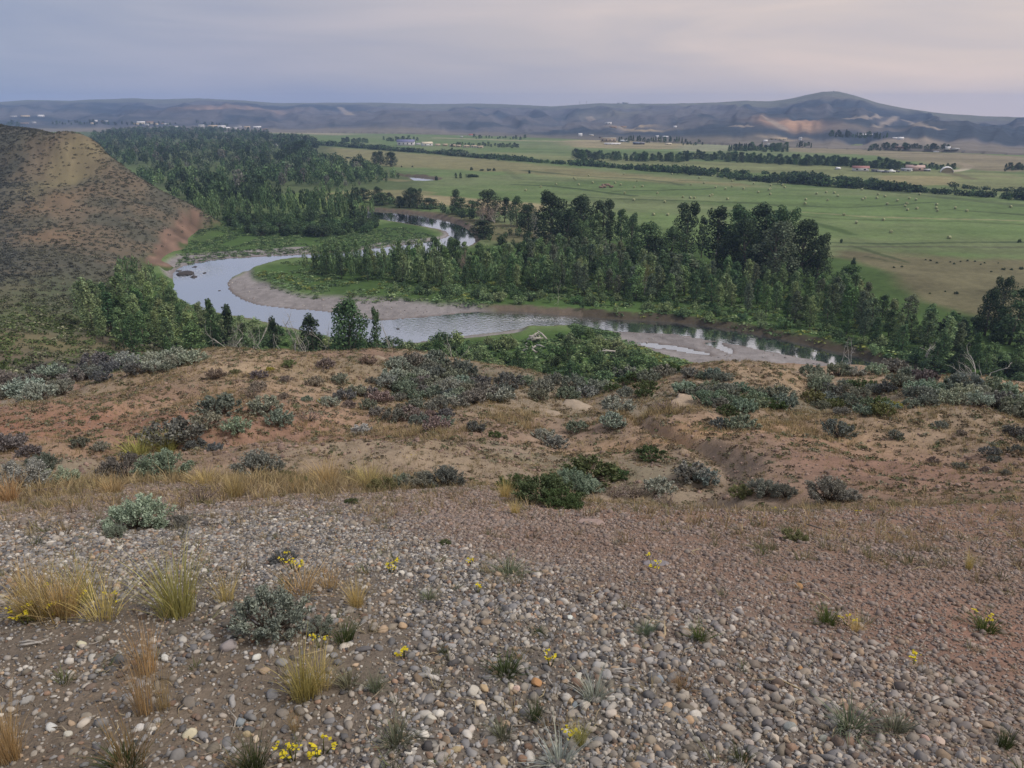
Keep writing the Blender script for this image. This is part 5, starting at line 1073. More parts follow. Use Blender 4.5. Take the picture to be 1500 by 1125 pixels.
for (u, v, w_, h_, wc, rc, lab) in [(1121, 208, 5, 3, WH, WH, 'small white house at the left end of the planted block'), (1126, 213, 4, 2.6, WH, GR, 'tiny white hut in front of the planted block'), (1172, 206, 3.5, 5, WH, GR, 'narrow white house right of the planted block'), (1140, 205, 22, 3.2, CR, TN, 'long tan-roofed building showing over the planted block'),
    (1258, 199, 6, 2.6, WH, GR, 'left white house on the hill foot among conifers'), (1265, 199, 6, 2.8, WH, WH, 'middle white house on the hill foot among conifers'), (1274, 199.3, 6, 3, WH, WH, 'right white house on the hill foot among conifers'), (1311, 203.3, 6, 2, WH, WH, 'white shed left of the whitest hill-foot house'), (1319, 205, 7, 4, WH, WH, 'whitest house below the pale hill track'), (1225, 199, 3, 2, WH, GR, 'lone tiny white house left of the conifers on the hill foot'),
    (1318, 220.5, 11, 3.6, BR, (.40, .30, .26), 'brown house with a pale roof by the far road'), (1388, 219, 6, 4.5, WH, WH, 'upright white house at the right end of the far road trees'), (1399, 219, 9, 2.2, WH, GR, 'long low white shed right of the upright white house'), (1371, 223, 6, 1.8, WH, WH, 'pale shed standing by the far road'),
    (850, 200, 5, 4.5, WH, WH, 'white steep-gabled house at the left end of the far tan buildings'), (866, 199.3, 6, 2.5, CR, GR, 'cream house right of the steep-gabled one'), (891, 208, 22, 6, TN, CR, 'large tan flat-sided building in the middle distance'), (880, 202.5, 5, 2.5, BR, DK, 'brown hut behind the large tan building'), (897, 211.5, 22, 2.2, WH, WH, 'long white low shed in front of the large tan building'), (914, 208, 13, 3, (.45, .52, .60), (.60, .65, .70), 'long pale-blue roofed building right of the large tan one'), (932, 211.5, 9, 3.4, DK, (.16, .19, .26), 'dark-roofed building right of the pale-blue one'), (940, 211.5, 7, 3.2, DK, (.2, .2, .24), 'second dark-roofed building right of the pale-blue one'),
    (963, 201.5, 4, 2.8, WH, WH, 'small white house among trees right of the dark-roofed buildings'), (975, 201.7, 7, 2.4, GR, WH, 'grey house with a white roof among far trees'), (989, 187.3, 4, 2.8, WH, WH, 'white house alone on the hillside'), (979, 211.8, 8, 2, CR, CR, 'cream shed on the far dry strip'), (966, 206, 4, 2, CR, CR, 'tiny cream hut below the white house among trees'),
    (891, 182.5, 9, 4, WH, DK, 'house with a dark flat roof on the mid-hill terrace'), (913, 187, 8, 2.4, CR, BR, 'low house right of the dark-roofed terrace house'), (898, 187.5, 10, 2.5, TN, BR, 'tan low house below the dark-roofed terrace house'),
    (884, 151, 12, 2.4, GR, (.3, .3, .34), 'flat grey building on the skyline'), (899, 151.6, 4, 1.6, GR, GR, 'tiny house on the skyline right of the flat grey one'), (906, 152, 3.5, 1.6, GR, GR, 'second tiny house on the skyline'), (916, 151.8, 8, 2, GR, GR, 'low house on the skyline left of two tiny trees'), (1221.5, 134.6, 1.6, 1.6, GR, GR, 'tiny hut on the summit of the conical hill')]:
    house(u, v, w_, h_, wc, rc, lab, 'scattered far houses', flat='flat' in lab)
TOWN = [(20, 171.5, 8, 2), (37, 171.5, 11, 2.6), (60, 171.5, 8, 3), (36, 181.8, 10, 2), (50, 180.5, 5, 2.2), (135, 182, 3.5, 2.4), (141, 178.5, 3.5, 2.6), (150, 179, 3.5, 2.2), (156, 178.5, 4, 2), (200, 183, 7, 2.6), (207, 182, 10, 4), (220, 182, 9, 4), (215, 184, 6, 2.4), (229, 183.5, 5, 3), (244, 183.3, 5, 2.4), (238, 182.4, 4, 2.2), (295, 186, 8, 3.4), (312, 187, 13, 3.6), (325, 187.5, 10, 3.4), (332, 189.3, 9, 3), (345, 189, 5, 3), (362, 188, 8, 3), (377, 188, 10, 3), (389, 191.5, 6, 3), (351, 187, 5, 2.6), (325, 202, 20, 2.4), (402, 213.5, 9, 2.6), (438, 206.5, 13, 4), (455, 208, 7, 2.4), (463, 209, 6, 2), (258, 187, 6, 2), (268, 188, 6, 2.2)]
TL = ['at the left edge of the far town', 'second from the left edge of the far town', 'third from the left edge of the far town', 'low on the flat at the left edge', 'beside the low one on the flat at the left', 'small, left end of the tree-hidden town', 'second in the tree-hidden town', 'third in the tree-hidden town', 'right end of the tree-hidden town', 'left of the cream town blocks', 'the larger left cream town block', 'the larger right cream town block', 'in front of the cream town blocks', 'right after the cream town blocks', 'bright small, right of the cream town blocks', 'dim small, right of the cream town blocks', 'left end of the town row beyond the woods', 'longest of the town row beyond the woods', 'beside the longest of the town row', 'whitest, front of the town row beyond the woods', 'small, left of the town conifers', 'in the town row among the conifers', 'broad white-roofed, right in the town row', 'right end of the town row beyond the woods', 'tiny, among the town conifers', 'very long pale one sunk in the far woods', 'in the far woods below the town row', 'large white-roofed one above the big dark meadow tree', 'right of the large white-roofed one over the woods', 'last before the hedge right of the woods', 'in the gap left of the town row', 'second in the gap left of the town row']
for k, (u, v, w_, h_) in enumerate(TOWN):
    c = [WH, CR, WH, GR][k % 4] if k not in (10, 11, 17) else CR; house(u, v, w_, h_, c, WH if k in (22, 27, 19) else [GR, TN, WH, BR][k % 4], f'{"cream" if c is CR else ("white" if c is WH else "grey")} building {TL[k]}')
for k, u in enumerate((849, 859)):
    p = pick(u, 153.5)[0]; m = MB(); Hm = 5 * p[1] / FPX; m.tube([(0, 0, -2), (0, 0, Hm)], .5, 5); m.box((0, 0, Hm * .9), (4, .4, .4)); tag(link('radio_mast', m.mesh('radio_mast', M['bark']), None, p), f'{("left", "right")[k]} one of two thin masts on the skyline', 'mast', 'skyline masts')

# ------------------------------------------------------------------ sagebrush of the foreground
SG = {'silver': (.30, .345, .30), 'grey': (.215, .235, .21), 'dark': (.155, .168, .165), 'teal': (.20, .25, .205), 'mauve': (.245, .212, .195), 'green': (.085, .122, .062), 'whitish': (.45, .46, .45), 'dry': (.24, .20, .165), 'olive': (.17, .19, .10), 'yellow': (.30, .28, .07)}
def scale_at(p): return (p[1] * CP + (CAMZ - p[2]) * SP) / FPX
def bush(u, v, wpx, tone, label=None, group=None, kind='sage', ratio=.8):
    p = pick(u, v)[0]; s = 1.12 * wpx * scale_at(p) / 1.02; k = int(RS.integers(0, 5))
    nm = 'sagebrush' if tone not in ('green', 'olive', 'yellow') else 'green_shrub'
    pair = (PR['sage_fine'][k % 3] if p[1] < 12 else PR['sage'][k]) if kind == 'sage' else PR['sage_bare'][k % 2]
    return plant(nm, pair, (p[0], p[1], p[2] - .03 * s), (s, s, s * ratio * (.78 if tone == 'green' else 1)), SG[tone], ('stems', 'foliage'), label, 'shrub', group, jitter=.12)
for a in [(35, 715, 78, 'silver', 'large silvery sagebrush spilling in at the left edge behind a dead branch'), (85, 710, 55, 'silver', 'silvery sagebrush on the right side of the large left-edge one'), (62, 690, 50, 'dark', 'dark sagebrush behind the large silvery left-edge one'), (12, 660, 50, 'dark', 'dark sagebrush at the left edge under the red slope'), (45, 668, 34, 'dark', 'small dark sagebrush below the red slope at left'), (118, 655, 26, 'dark', 'small dark bush at the foot of the red slope'), (148, 660, 26, 'grey', 'small grey bush right of the dark one under the red slope'),
          (180, 700, 68, 'dark', 'dark left half of the wide double sagebrush in yellow grass'), (238, 702, 80, 'teal', 'green-grey right half of the wide double sagebrush in yellow grass'), (378, 697, 70, 'grey', 'dense round grey sagebrush in yellow grass left of center'), (417, 702, 30, 'green', 'small green-tipped bush at the right side of the round grey sagebrush'), (252, 652, 78, 'dark', 'dark spreading sagebrush above the yellow grass'), (287, 660, 34, 'dark', 'dark twiggy bush at the right end of the spreading one'), (315, 660, 24, 'dark', 'little dark bush right of the twiggy one'),
          (303, 628, 46, 'teal', 'teal sagebrush at the left of the knoll clump'), (347, 632, 40, 'silver', 'pale sagebrush at the front of the knoll clump'), (322, 607, 60, 'dark', 'dark wide sagebrush behind the knoll clump'), (390, 604, 48, 'silver', 'silvery mound at the upper right of the knoll clump'), (410, 622, 42, 'teal', 'blue-green mound at the lower right of the knoll clump'), (452, 616, 42, 'mauve', 'purplish twiggy bush right of the knoll clump'), (482, 595, 30, 'silver', 'small silvery bush on the right flank of the knoll'), (368, 582, 42, 'mauve', 'purplish low bush on the knoll above the clump'),
          (205, 775, 92, 'silver', 'wide silvery sagebrush alone on the gravel at left'), (257, 772, 36, 'grey', 'right outlier of the wide sagebrush on the gravel'), (170, 787, 34, 'teal', 'tiny green-grey bush at the left foot of the wide sagebrush on gravel'), (292, 738, 60, 'dry', 'dead twiggy grey-brown bush at the gravel edge'), (398, 922, 108, 'teal', 'nearest sagebrush with twisted bleached wood, beside the tall grass tuft'), (470, 925, 42, 'grey', 'small grey sprig right of the nearest sagebrush'), (415, 826, 40, 'dark', 'dead grey twig bush above the nearest sagebrush'),
          (697, 632, 30, 'dark', 'single dark upright bush on the tan slope in the middle'), (652, 712, 56, 'dark', 'dark twiggy bush on the lip of the gravel bench'), (615, 712, 44, 'grey', 'grey bush left of the dark one on the lip of the bench'), (588, 712, 34, 'teal', 'green-grey bush at the left end on the lip of the bench'), (560, 720, 40, 'olive', 'olive bush among yellow grass on the lip of the bench'),
          (800, 738, 100, 'green', 'wide dark green shrub patch at the head of the gully'), (868, 703, 78, 'green', 'bright dark green shrub behind the wide green patch'), (757, 722, 60, 'green', 'left end of the dark green shrub patch'), (840, 718, 60, 'teal', 'grey-green bush inside the dark green shrub patch'), (905, 700, 32, 'green', 'small green shrub at the right end of the green patch'), (865, 722, 40, 'silver', 'pale grey bush before the bright green shrub'), (825, 742, 60, 'green', 'front edge of the dark green shrub patch'),
          (965, 722, 46, 'silver', 'pale yellow-grey bush right of the green patch'), (955, 672, 44, 'green', 'small green shrub on the orange slope'), (1012, 702, 52, 'grey', 'grey sagebrush sprawling down the slope right of the green patch'), (1035, 708, 40, 'grey', 'lower end of the sprawling grey sagebrush'), (930, 728, 62, 'mauve', 'mauve dried mat of low shrub right of the green patch'), (978, 742, 50, 'mauve', 'right end of the mauve dried mat'), (900, 728, 44, 'mauve', 'left end of the mauve dried mat'),
          (1118, 725, 46, 'grey', 'left grey sagebrush of the pair on the reddish slope'), (1150, 728, 36, 'dark', 'dark trailing bush between the pair on the reddish slope'), (1212, 733, 66, 'grey', 'right and larger grey sagebrush of the pair on the reddish slope'), (1245, 732, 30, 'silver', 'small pale bush at the right side of the larger of the pair'), (1085, 728, 34, 'olive', 'olive grassy bush left of the pair on the reddish slope'), (1225, 640, 48, 'dark', 'dark sagebrush alone on the right tan slope'), (1163, 792, 36, 'olive', 'pale green upright bush alone on the reddish gravel'),
          (1266, 573, 46, 'green', 'largest round dark green bush on the bluff edge'), (1490, 640, 36, 'dark', 'dark sagebrush at the right edge of the tan slope'), (1450, 668, 28, 'dark', 'small dark bush left of the right edge'), (1055, 628, 32, 'dark', 'dark bush below the long sandstone slab'), (1085, 632, 50, 'teal', 'grey-green bush right of the dark one below the slab'), (1065, 607, 34, 'green', 'green bush at the right end of the long sandstone slab'), (975, 602, 46, 'mauve', 'purplish twiggy bush left above the sandstone slab'), (905, 604, 48, 'silver', 'silvery spreading bush on the tan hump'), (897, 625, 40, 'silver', 'pale flat bush below the silvery spreading one'), (845, 632, 32, 'teal', 'small teal bush in the gully'), (797, 646, 36, 'silver', 'pale bush in the gully left of the teal one'), (815, 655, 34, 'grey', 'grey low bush in the gully below the pale one'), (725, 640, 20, 'green', 'small dark green bush right of the single upright one'), (530, 637, 30, 'whitish', 'whitish small bush on the tan slope'), (510, 712 - 10, 26, 'olive', 'small leafy plant at the left lip of the bench'), (442, 712, 34, 'green', 'bright green leafy plant at the gravel edge'), (515, 738, 20, 'green', 'tiny green upright plant on the gravel near the bench lip'), (652, 798, 18, 'green', 'small green upright plant in the reddish gravel')]:
    bush(*a[:4], label=a[4], group='single bushes on the hillside', ratio=.55 if a[3] in ('mauve',) else .74, kind='bare' if a[3] in ('mauve', 'dry') else 'sage')
def px_fill(poly, n, dmin, rng):
    poly = np.array(poly, float); lo, hi = poly.min(0), poly.max(0); out = []; tries = 0
    while len(out) < n and tries < n * 60:
        tries += 1; q = lo + rng.uniform(0, 1, 2) * (hi - lo)
        if poly_sd(poly, q[0:1], q[1:2])[0] < 0 and all((q[0] - o[0]) ** 2 + 4 * (q[1] - o[1]) ** 2 > dmin ** 2 for o in out): out.append(q)
    return np.array(out)
rs = np.random.default_rng(21)
for (poly, n, dm, wr, tones, where, group) in [
    ([(0, 560), (60, 545), (195, 535), (200, 550), (120, 565), (60, 590), (0, 600)], 17, 15, (28, 52), ('grey', 'dark', 'dark', 'silver'), 'in the blue-grey sage clump at the left bluff edge', 'sage clump at the left bluff edge'),
    ([(215, 540), (230, 528), (295, 520), (300, 530), (260, 545), (225, 552)], 7, 15, (24, 40), ('silver', 'grey'), 'at the left end of the knoll crest', 'bushes at the knoll crest'),
    ([(555, 540), (640, 535), (720, 560), (800, 560), (880, 570), (860, 590), (760, 585), (660, 600), (570, 580)], 52, 13, (24, 42), ('silver', 'teal', 'grey', 'grey', 'dark', 'silver'), 'in the pale sage swale behind the middle slope', 'sage swale behind the middle slope'),
    ([(500, 575), (570, 580), (660, 600), (655, 640), (560, 620), (500, 600)], 18, 20, (22, 40), ('grey', 'dark', 'mauve', 'grey'), 'on the tan slope right of the knoll', 'bushes on the slope right of the knoll'),
    ([(880, 560), (960, 548), (985, 545), (960, 580), (930, 590), (880, 590)], 12, 14, (22, 38), ('silver', 'teal', 'grey', 'green'), 'at the mouth of the gully left of the right knoll', 'bushes at the gully mouth'),
    ([(985, 575), (1060, 570), (1150, 578), (1160, 600), (1100, 606), (1040, 596)], 22, 13, (24, 42), ('teal', 'grey', 'silver', 'green', 'teal'), 'in the green swale behind the sandstone slab', 'swale behind the sandstone slab'),
    ([(1010, 550), (1060, 545), (1065, 560), (1010, 562)], 5, 14, (20, 34), ('grey', 'teal', 'dark'), 'on the left shoulder of the right knoll', 'bushes on the right knoll shoulder'),
    ([(1180, 552), (1240, 545), (1330, 545), (1360, 560), (1320, 580), (1250, 590), (1190, 575)], 17, 17, (24, 40), ('grey', 'grey', 'silver', 'dark'), 'around the largest round green bush', 'bushes around the largest green bush'),
    ([(1340, 575), (1400, 565), (1470, 578), (1500, 600), (1490, 615), (1420, 600), (1350, 598)], 22, 15, (28, 48), ('silver', 'grey', 'teal', 'silver'), 'in the long sage belt at the right', 'long sage belt at the right'),
    ([(1180, 590), (1260, 585), (1340, 598), (1300, 612), (1220, 612)], 12, 18, (20, 36), ('grey', 'teal', 'dark', 'olive'), 'on the flat below the largest green bush', 'bushes below the largest green bush'),
    ([(1280, 640), (1500, 610), (1500, 720), (1350, 690)], 12, 30, (12, 26), ('dark', 'grey', 'mauve'), 'scattered on the right tan slope', 'bushes on the right tan slope'),
    ([(300, 545), (540, 530), (560, 560), (480, 600), (340, 575)], 14, 30, (14, 28), ('dark', 'mauve', 'grey', 'olive'), 'dotting the knoll top', 'bushes dotting the knoll top')]:
    by = {}
    pts = px_fill(poly, n, dm, rs)
    for q in pts: by.setdefault(tones[int(rs.integers(0, len(tones)))], []).append(q)
    for tone, qs in by.items():
        os_ = [bush(q[0], q[1], rs.uniform(*wr), tone) for q in qs]
        nm = {'mauve': 'purplish', 'dark': 'dark', 'teal': 'green-grey'}.get(tone, tone) + (' sagebrush' if tone not in ('green', 'olive') else ' shrub')
        ordinals(os_, [q[0] for q in qs], nm, where, 'shrub', f'{nm} of the {group}')
for (u, v, w_) in [(1143, 577, 22), (1308, 600, 24), (470, 592, 14), (395, 545, 14)]:
    bush(u, v, w_, 'yellow', {1143: 'yellow-flowered bush in the swale behind the slab', 1308: 'yellow-flowered bush on the flat at right', 470: 'yellowish bush on the knoll flank', 395: 'yellowish bush on the knoll top'}[u], 'yellow bushes')

# sage cover of the left hill and the slope below it: one mass
lp, ls, lc_ = [], [], []
Pxy = rs.uniform([-330, 45], [-20, 440], (58000, 2)); rr_ = np.hypot(Pxy[:, 0], Pxy[:, 1]); aa = np.arctan2(Pxy[:, 0], Pxy[:, 1])
Pxy = Pxy[(aa > -.82) & (rr_ > 62)]; Zp = h_hill(Pxy[:, 0], Pxy[:, 1]); ok = Zp > 3.2; Pxy, Zp = Pxy[ok], Zp[ok]
uP, vP = project(np.stack([Pxy[:, 0], Pxy[:, 1], Zp], -1))
cb = line_d([pick(u, v)[0] for u, v in [(283, 325), (262, 345), (243, 365), (232, 385)]], Pxy[:, 0], Pxy[:, 1])
west_ = Pxy[:, 0] + 14 * fbm(Pxy[:, 0] * .05, Pxy[:, 1] * .05, 89, 3) + rs.normal(0, 5, len(Pxy)) < np.interp(Pxy[:, 1], [200, 240, 280, 310, 340, 380, 410], [pick(52, 400)[0][0] - 3, -150, -185, -196, -212, -220, -215])
clear = np.zeros(len(Pxy))
for (u, v, rx, ry) in [(105, 255, 9, 26), (100, 225, 6, 18), (80, 300, 6, 16), (70, 345, 5, 10)]: p = pick(u, v)[0]; clear = np.maximum(clear, np.exp(-((Pxy[:, 0] - p[0]) / rx) ** 2 - ((Pxy[:, 1] - p[1]) / ry) ** 2))
dens = np.where(west_, 1.0, .8 + .6 * (vnoise(Pxy[:, 0] * .06, Pxy[:, 1] * .06, 7) - .5)) * (1 - .85 * clear); dens = np.where(cb < 4, .06, dens)
ok = rs.uniform(0, 1, len(Pxy)) < dens
greenz = sst(190, 150, Pxy[:, 1])
for i in np.where(ok)[0]:
    s = rs.uniform(.5, 1.35) * (1.15 if west_[i] else 1) * (1 + .35 * greenz[i]); lp.append((Pxy[i, 0], Pxy[i, 1], Zp[i] - .08)); ls.append((s * .62, s * .62, s * .5))
    c = np.array((.085, .095, .092)) if west_[i] else np.array((.092, .098, .082)) if rs.uniform() < .75 else np.array((.15, .155, .12)); c = c * (1 - greenz[i]) + np.array((.105, .142, .065) if rs.uniform() < .7 else (.16, .17, .12)) * greenz[i]; lc_.append(c)
mass('hillside_sagebrush', 'countless dark sagebrush tufts covering the left hill and the slope below it', 'sagebrush cover', lp, ls, lc_, [leaf_blob(760 + k, 30, (1, 1, .9), .55, base=.05) for k in range(4)], rng=rs, m='sage_mass', jitter=.2)

# ------------------------------------------------------------------ dry grass and small plants of the slope: masses
def fore_points(n, r0, r1, rng, power=1.0, az=.66):
    a = rng.uniform(-az, az, n); r = np.exp(rng.uniform(math.log(r0), math.log(r1), n)) if power == 0 else (rng.uniform(0, 1, n) * (r1 ** power - r0 ** power) + r0 ** power) ** (1 / power)
    X, Y = r * np.sin(a), r * np.cos(a); return X, Y, r
def gr_arr(seed, n, H, sp, w, b=.4, seg=2): return blades(seed, n, H, sp, w, b, seg)
GA = [gr_arr(800 + k, 11, 1.0, .75, .05, .5) for k in range(5)]
X, Y, r = fore_points(72000, 4.5, 47, rs, 1.35); dn = fbm(X * .22, Y * .22, 111, 3) + .6 * fbm(X * .9, Y * .9, 113, 2); g = near_gravel(X, Y)
w_ = np.zeros(len(X))
for (u, v, rx, ry, a) in [(300, 705, 2.6, 1.6, 1.3), (520, 705, 1.8, 1.3, 1.3), (160, 715, 2.2, 1.3, 1.1), (700, 620, 4, 4, .4), (600, 640, 4, 4, .3), (760, 640, 4, 4, .3), (980, 610, 4, 3, .5), (400, 560, 8, 6, .5), (1180, 630, 5, 4, .3)]: w_ += a * world_blob(X, Y, u, v, rx, ry) * np.clip(.45 + 1.5 * fbm(X * .55, Y * .55, 117, 3), 0, 1.3)
ok = rs.uniform(0, 1, len(X)) < np.clip(.42 + .55 * dn + w_, 0.06, 1) * (1 - .93 * g) * np.clip(1.1 - .5 * world_blob(X, Y, 130, 622, 6, 3), 0, 1); X, Y, r, w_ = X[ok], Y[ok], r[ok], w_[ok]; Z = h_fore(X, Y)
sc_ = rs.uniform(.06, .17, len(X)) * (1 + .9 * np.clip(w_, 0, 1)) * np.clip(r / 18, .75, 1.25); cc = np.where((rs.uniform(0, 1, len(X)) < .2)[:, None], (.22, .20, .12), np.where((rs.uniform(0, 1, len(X)) < .5)[:, None], (.385, .325, .215), (.25, .205, .135)))
tag(link('dry_grass', bake('dry_grass', GA, np.stack([X, Y, Z - .01], -1), sc_, M['grass_mass'], cc, .12, rng=rs)), 'thin tan dry grass all over the hillside', 'dry grass', kind='stuff')
X, Y, r = fore_points(27000, 9.0, 46, rs, 1.2); ok = rs.uniform(0, 1, len(X)) < np.clip(.36 + .5 * fbm(X * .3, Y * .3, 121, 3), .05, 1) * (1 - .7 * near_gravel(X, Y)); X, Y, r = X[ok], Y[ok], r[ok]
cc = np.array([(.13, .115, .09), (.19, .19, .145), (.17, .15, .11), (.115, .135, .08), (.22, .175, .13)])[rs.integers(0, 5, len(X))]; sz = rs.uniform(.035, .13, len(X)) * np.clip(r / 16, .7, 1.35)
tag(link('low_tufts', bake('low_tufts', [leaf_blob(780 + k, 26, (1, 1, .75), .6, base=.02) for k in range(4)], np.stack([X, Y, h_fore(X, Y) - .015], -1), np.stack([sz, sz, sz * .8], -1), M['sage_mass'], cc, .1, rng=rs)), 'small grey-brown tufts and sprigs dotted over the hillside', 'ground cover', kind='stuff')

# ------------------------------------------------------------------ gravel
PAL = np.array([(.50, .47, .43), (.42, .38, .33), (.34, .30, .26), (.30, .29, .285), (.22, .215, .22), (.12, .115, .12), (.40, .30, .21), (.30, .20, .145), (.55, .52, .47), (.27, .235, .19), (.20, .15, .12), (.36, .33, .30)])
PALW = np.array([.07, .11, .14, .14, .13, .09, .07, .05, .035, .10, .05, .03]); PALW /= PALW.sum()
PEB_HI = [pebble(1, 850 + k) for k in range(7)]; PEB_LO = [pebble(0, 870 + k, .6, .1) for k in range(6)]
def gravel(name, n, r0, r1, size, sig, protos, bare=0.0, power=1.6, need=1.0, redden=.0, label=''):
    X, Y, r = fore_points(n, r0, r1, rs, power, 1.12 if r1 < 5 else .85); g = near_gravel(X, Y); gd = near_gravel(X, Y, 4.2); pr = np.clip(need * gd + (1 - need) + .15, 0, 1) * np.clip(1.05 - bare * sst(.0, .45, fbm(X * .9 + 3, Y * .9, 79, 3) + .25) * sst(3.6, 2.4, r) * sst(-.1, -.7, X), 0.42, 1) * np.clip(.85 + .5 * fbm(X * 1.3, Y * 1.3, 131, 3), .2, 1)
    pr = pr * (1 - .5 * (1 - g) * sst(-.4, .8, X)); ok = rs.uniform(0, 1, len(X)) < pr; X, Y, r, g = X[ok], Y[ok], r[ok], g[ok]; s = np.clip(np.exp(rs.normal(math.log(size), sig, len(X))), size * .35, size * 3.2) * .5
    c = PAL[rs.choice(len(PAL), len(X), p=PALW)] * rs.uniform(.5, 1.15, (len(X), 1)) * (.97, .99, 1.0); c = c * (1 - redden * (1 - g)[:, None]) + np.array((.235, .17, .142)) * rs.uniform(.5, 1.35, (len(X), 1)) * redden * (1 - g)[:, None]
    S = s[:, None] * rs.uniform(.8, 1.2, (len(X), 3)); me = bake(name, protos, np.stack([X, Y, h_fore(X, Y) + s * .22], -1), S, M['gravel'], c, .35, True, rs); tag(link(name, me), label, 'gravel', kind='stuff')
gravel('gravel', 42000, 1.2, 2.5, .0128, .52, PEB_HI, 1.0, power=1.7, redden=.6, label='grey, cream and tan pebbles of the near gravel bench')
gravel('bench_gravel', 100000, 2.3, 4.7, .0138, .52, PEB_LO, 1.0, power=1.5, redden=.7, label='grey and tan pebbles on the middle of the gravel bench')
gravel('fine_gravel', 86000, 1.25, 4.0, .0098, .35, PEB_LO, .8, need=.8, redden=.7, label='fine grit between the near pebbles')
gravel('middle_gravel', 125000, 4.2, 9.5, .0165, .48, PEB_LO, 0, 1.45, .6, .6, label='pebbles on the farther half of the gravel bench')
gravel('slope_gravel', 30000, 4.0, 16, .024, .45, PEB_LO, 0, 1.2, .25, .8, label='reddish pebbles and clods on the slope beyond the bench')

gravel('soil_clods', 36000, 12, 42, .06, .45, PEB_LO, 0, 1.3, .05, 1.0, label='crumbly soil clods on the eroded slope')

# stones big enough to tell apart
COL = {'cream': (.55, .49, .38), 'white': (.62, .61, .58), 'grey': (.31, .30, .285), 'tan': (.44, .34, .22), 'orange-brown': (.42, .24, .12), 'dark grey': (.13, .13, .14), 'blue-grey': (.24, .28, .32), 'pink': (.46, .33, .27), 'pale': (.50, .47, .42), 'brown': (.26, .18, .13), 'red-brown': (.30, .15, .09)}
STONE = [(lambda a: mesh_np('stone', a[0], a[1], M['stone'], None, True))(pebble(3, 900 + k, .7, .03)) for k in range(6)]
def stone(u, v, wpx, tone, label, tall=1.0, group='larger stones on the gravel'):
    p = pick(u, v)[0]; s = wpx * scale_at(p) * .5; o = link('stone', STONE[int(RS.integers(0, 6))], None, (p[0], p[1], p[2] + s * .3)); o.scale = (s, s, s * tall); o.rotation_euler = (RS.normal(0, .15), RS.normal(0, .15), RS.uniform(0, 6.28)); tint(o, COL[tone], .08); tag(o, label, 'stone', group)
for a in [(693, 1015, 22, 'pale', 'largest pale round stone in the middle of the near gravel'), (709, 1010, 16, 'tan', 'tan stone touching the right side of the largest pale stone'), (702, 1033, 17, 'cream', 'cream stone just below the largest pale stone'), (786, 1002, 18, 'orange-brown', 'orange-brown round stone right of the largest pale stone'), (748, 1007, 12, 'cream', 'left one of two cream stones before the orange-brown stone'), (757, 1010, 12, 'cream', 'right one of two cream stones before the orange-brown stone'), (836, 1028, 12, 'tan', 'tan upright stone left of the small blue stone'), (842, 1034, 12, 'blue-grey', 'small blue-grey stone between tan and pale ones'), (857, 1035, 17, 'pale', 'pale stone right of the small blue-grey stone'), (895, 1048, 18, 'pale', 'oblong pale stone near the silvery grass mat'), (977, 1038, 18, 'tan', 'tan rounded stone at the right of the silvery mat'), (967, 997, 14, 'blue-grey', 'blue-green stone above the tan rounded one on the right'),
          (590, 919, 15, 'tan', 'tan-brown stone alone in the grey gravel'), (747, 908, 13, 'white', 'white stone in the middle grey gravel'), (835, 906, 11, 'white', 'white small stone right of the middle grey gravel'), (632, 1054, 17, 'pale', 'pale oblong stone left of the dark grass mat'), (690, 1071, 18, 'pale', 'broad pale stone below the dark grass mat'), (647, 1112, 24, 'grey', 'wide flat grey stone at the bottom'), (550, 1116, 13, 'brown', 'brown stone at the bottom left of the wide flat grey one'), (668, 1100, 15, 'tan', 'tan stone above the wide flat grey one'), (738, 1117, 16, 'tan', 'tan stone at the bottom right of the middle'), (766, 1114, 16, 'brown', 'brown stone next to the bottom tan one'), (560, 1123, 16, 'dark grey', 'dark grey slabby stone at the bottom edge'),
          (278, 1078, 24, 'cream', 'tall cream stone standing at the lower left'), (242, 966, 16, 'white', 'angular white stone on bare dirt at left'), (120, 946, 14, 'cream', 'cream stone in front of the yellow flowers at left'), (376, 965, 17, 'white', 'white stone on dirt below the nearest sagebrush'), (173, 970, 24, 'dark grey', 'dark grey flat stone on bare dirt at left'), (41, 1028, 18, 'grey', 'grey-white stone near the left edge'), (76, 1068, 17, 'white', 'white flat stone at the lower left'), (205, 1068, 15, 'white', 'white chip left of the tall cream stone'), (100, 1077, 14, 'pale', 'pale upright stone at the lower left'), (352, 1060, 18, 'blue-grey', 'bluish white stone right of the tall cream stone'), (362, 1077, 14, 'tan', 'tan stone right below the bluish white one'), (375, 1084, 13, 'cream', 'cream stone right of the tan lower-left one'), (372, 937, 16, 'red-brown', 'red-brown stone at the foot of the nearest sagebrush'), (335, 950, 26, 'grey', 'grey flat stone left of the red-brown one'),
          (1157, 1067, 20, 'grey', 'grey round stone in the lower right gravel'), (1375, 1088, 18, 'cream', 'cream stone at the lower right'), (1355, 1085, 17, 'pink', 'pinkish stone left of the cream lower-right stone'), (1135, 1084, 15, 'cream', 'cream stone left of the grey round one at the lower right'), (1097, 1090, 15, 'pale', 'pale stone at the bottom right of the middle gravel'), (1173, 983, 14, 'orange-brown', 'orange stone beside the straw wisp on the right'), (1206, 1084, 16, 'grey', 'grey stone right of the grey round one'), (1452, 1021, 13, 'pink', 'pinkish white stone near the right edge'), (1436, 1116, 16, 'tan', 'tan stone at the bottom right corner'), (1010, 1057, 16, 'tan', 'yellow-tan stone in the lower right of the middle'), (1170, 862, 14, 'orange-brown', 'rusty stone in the reddish gravel on the right')]:
    stone(*a)
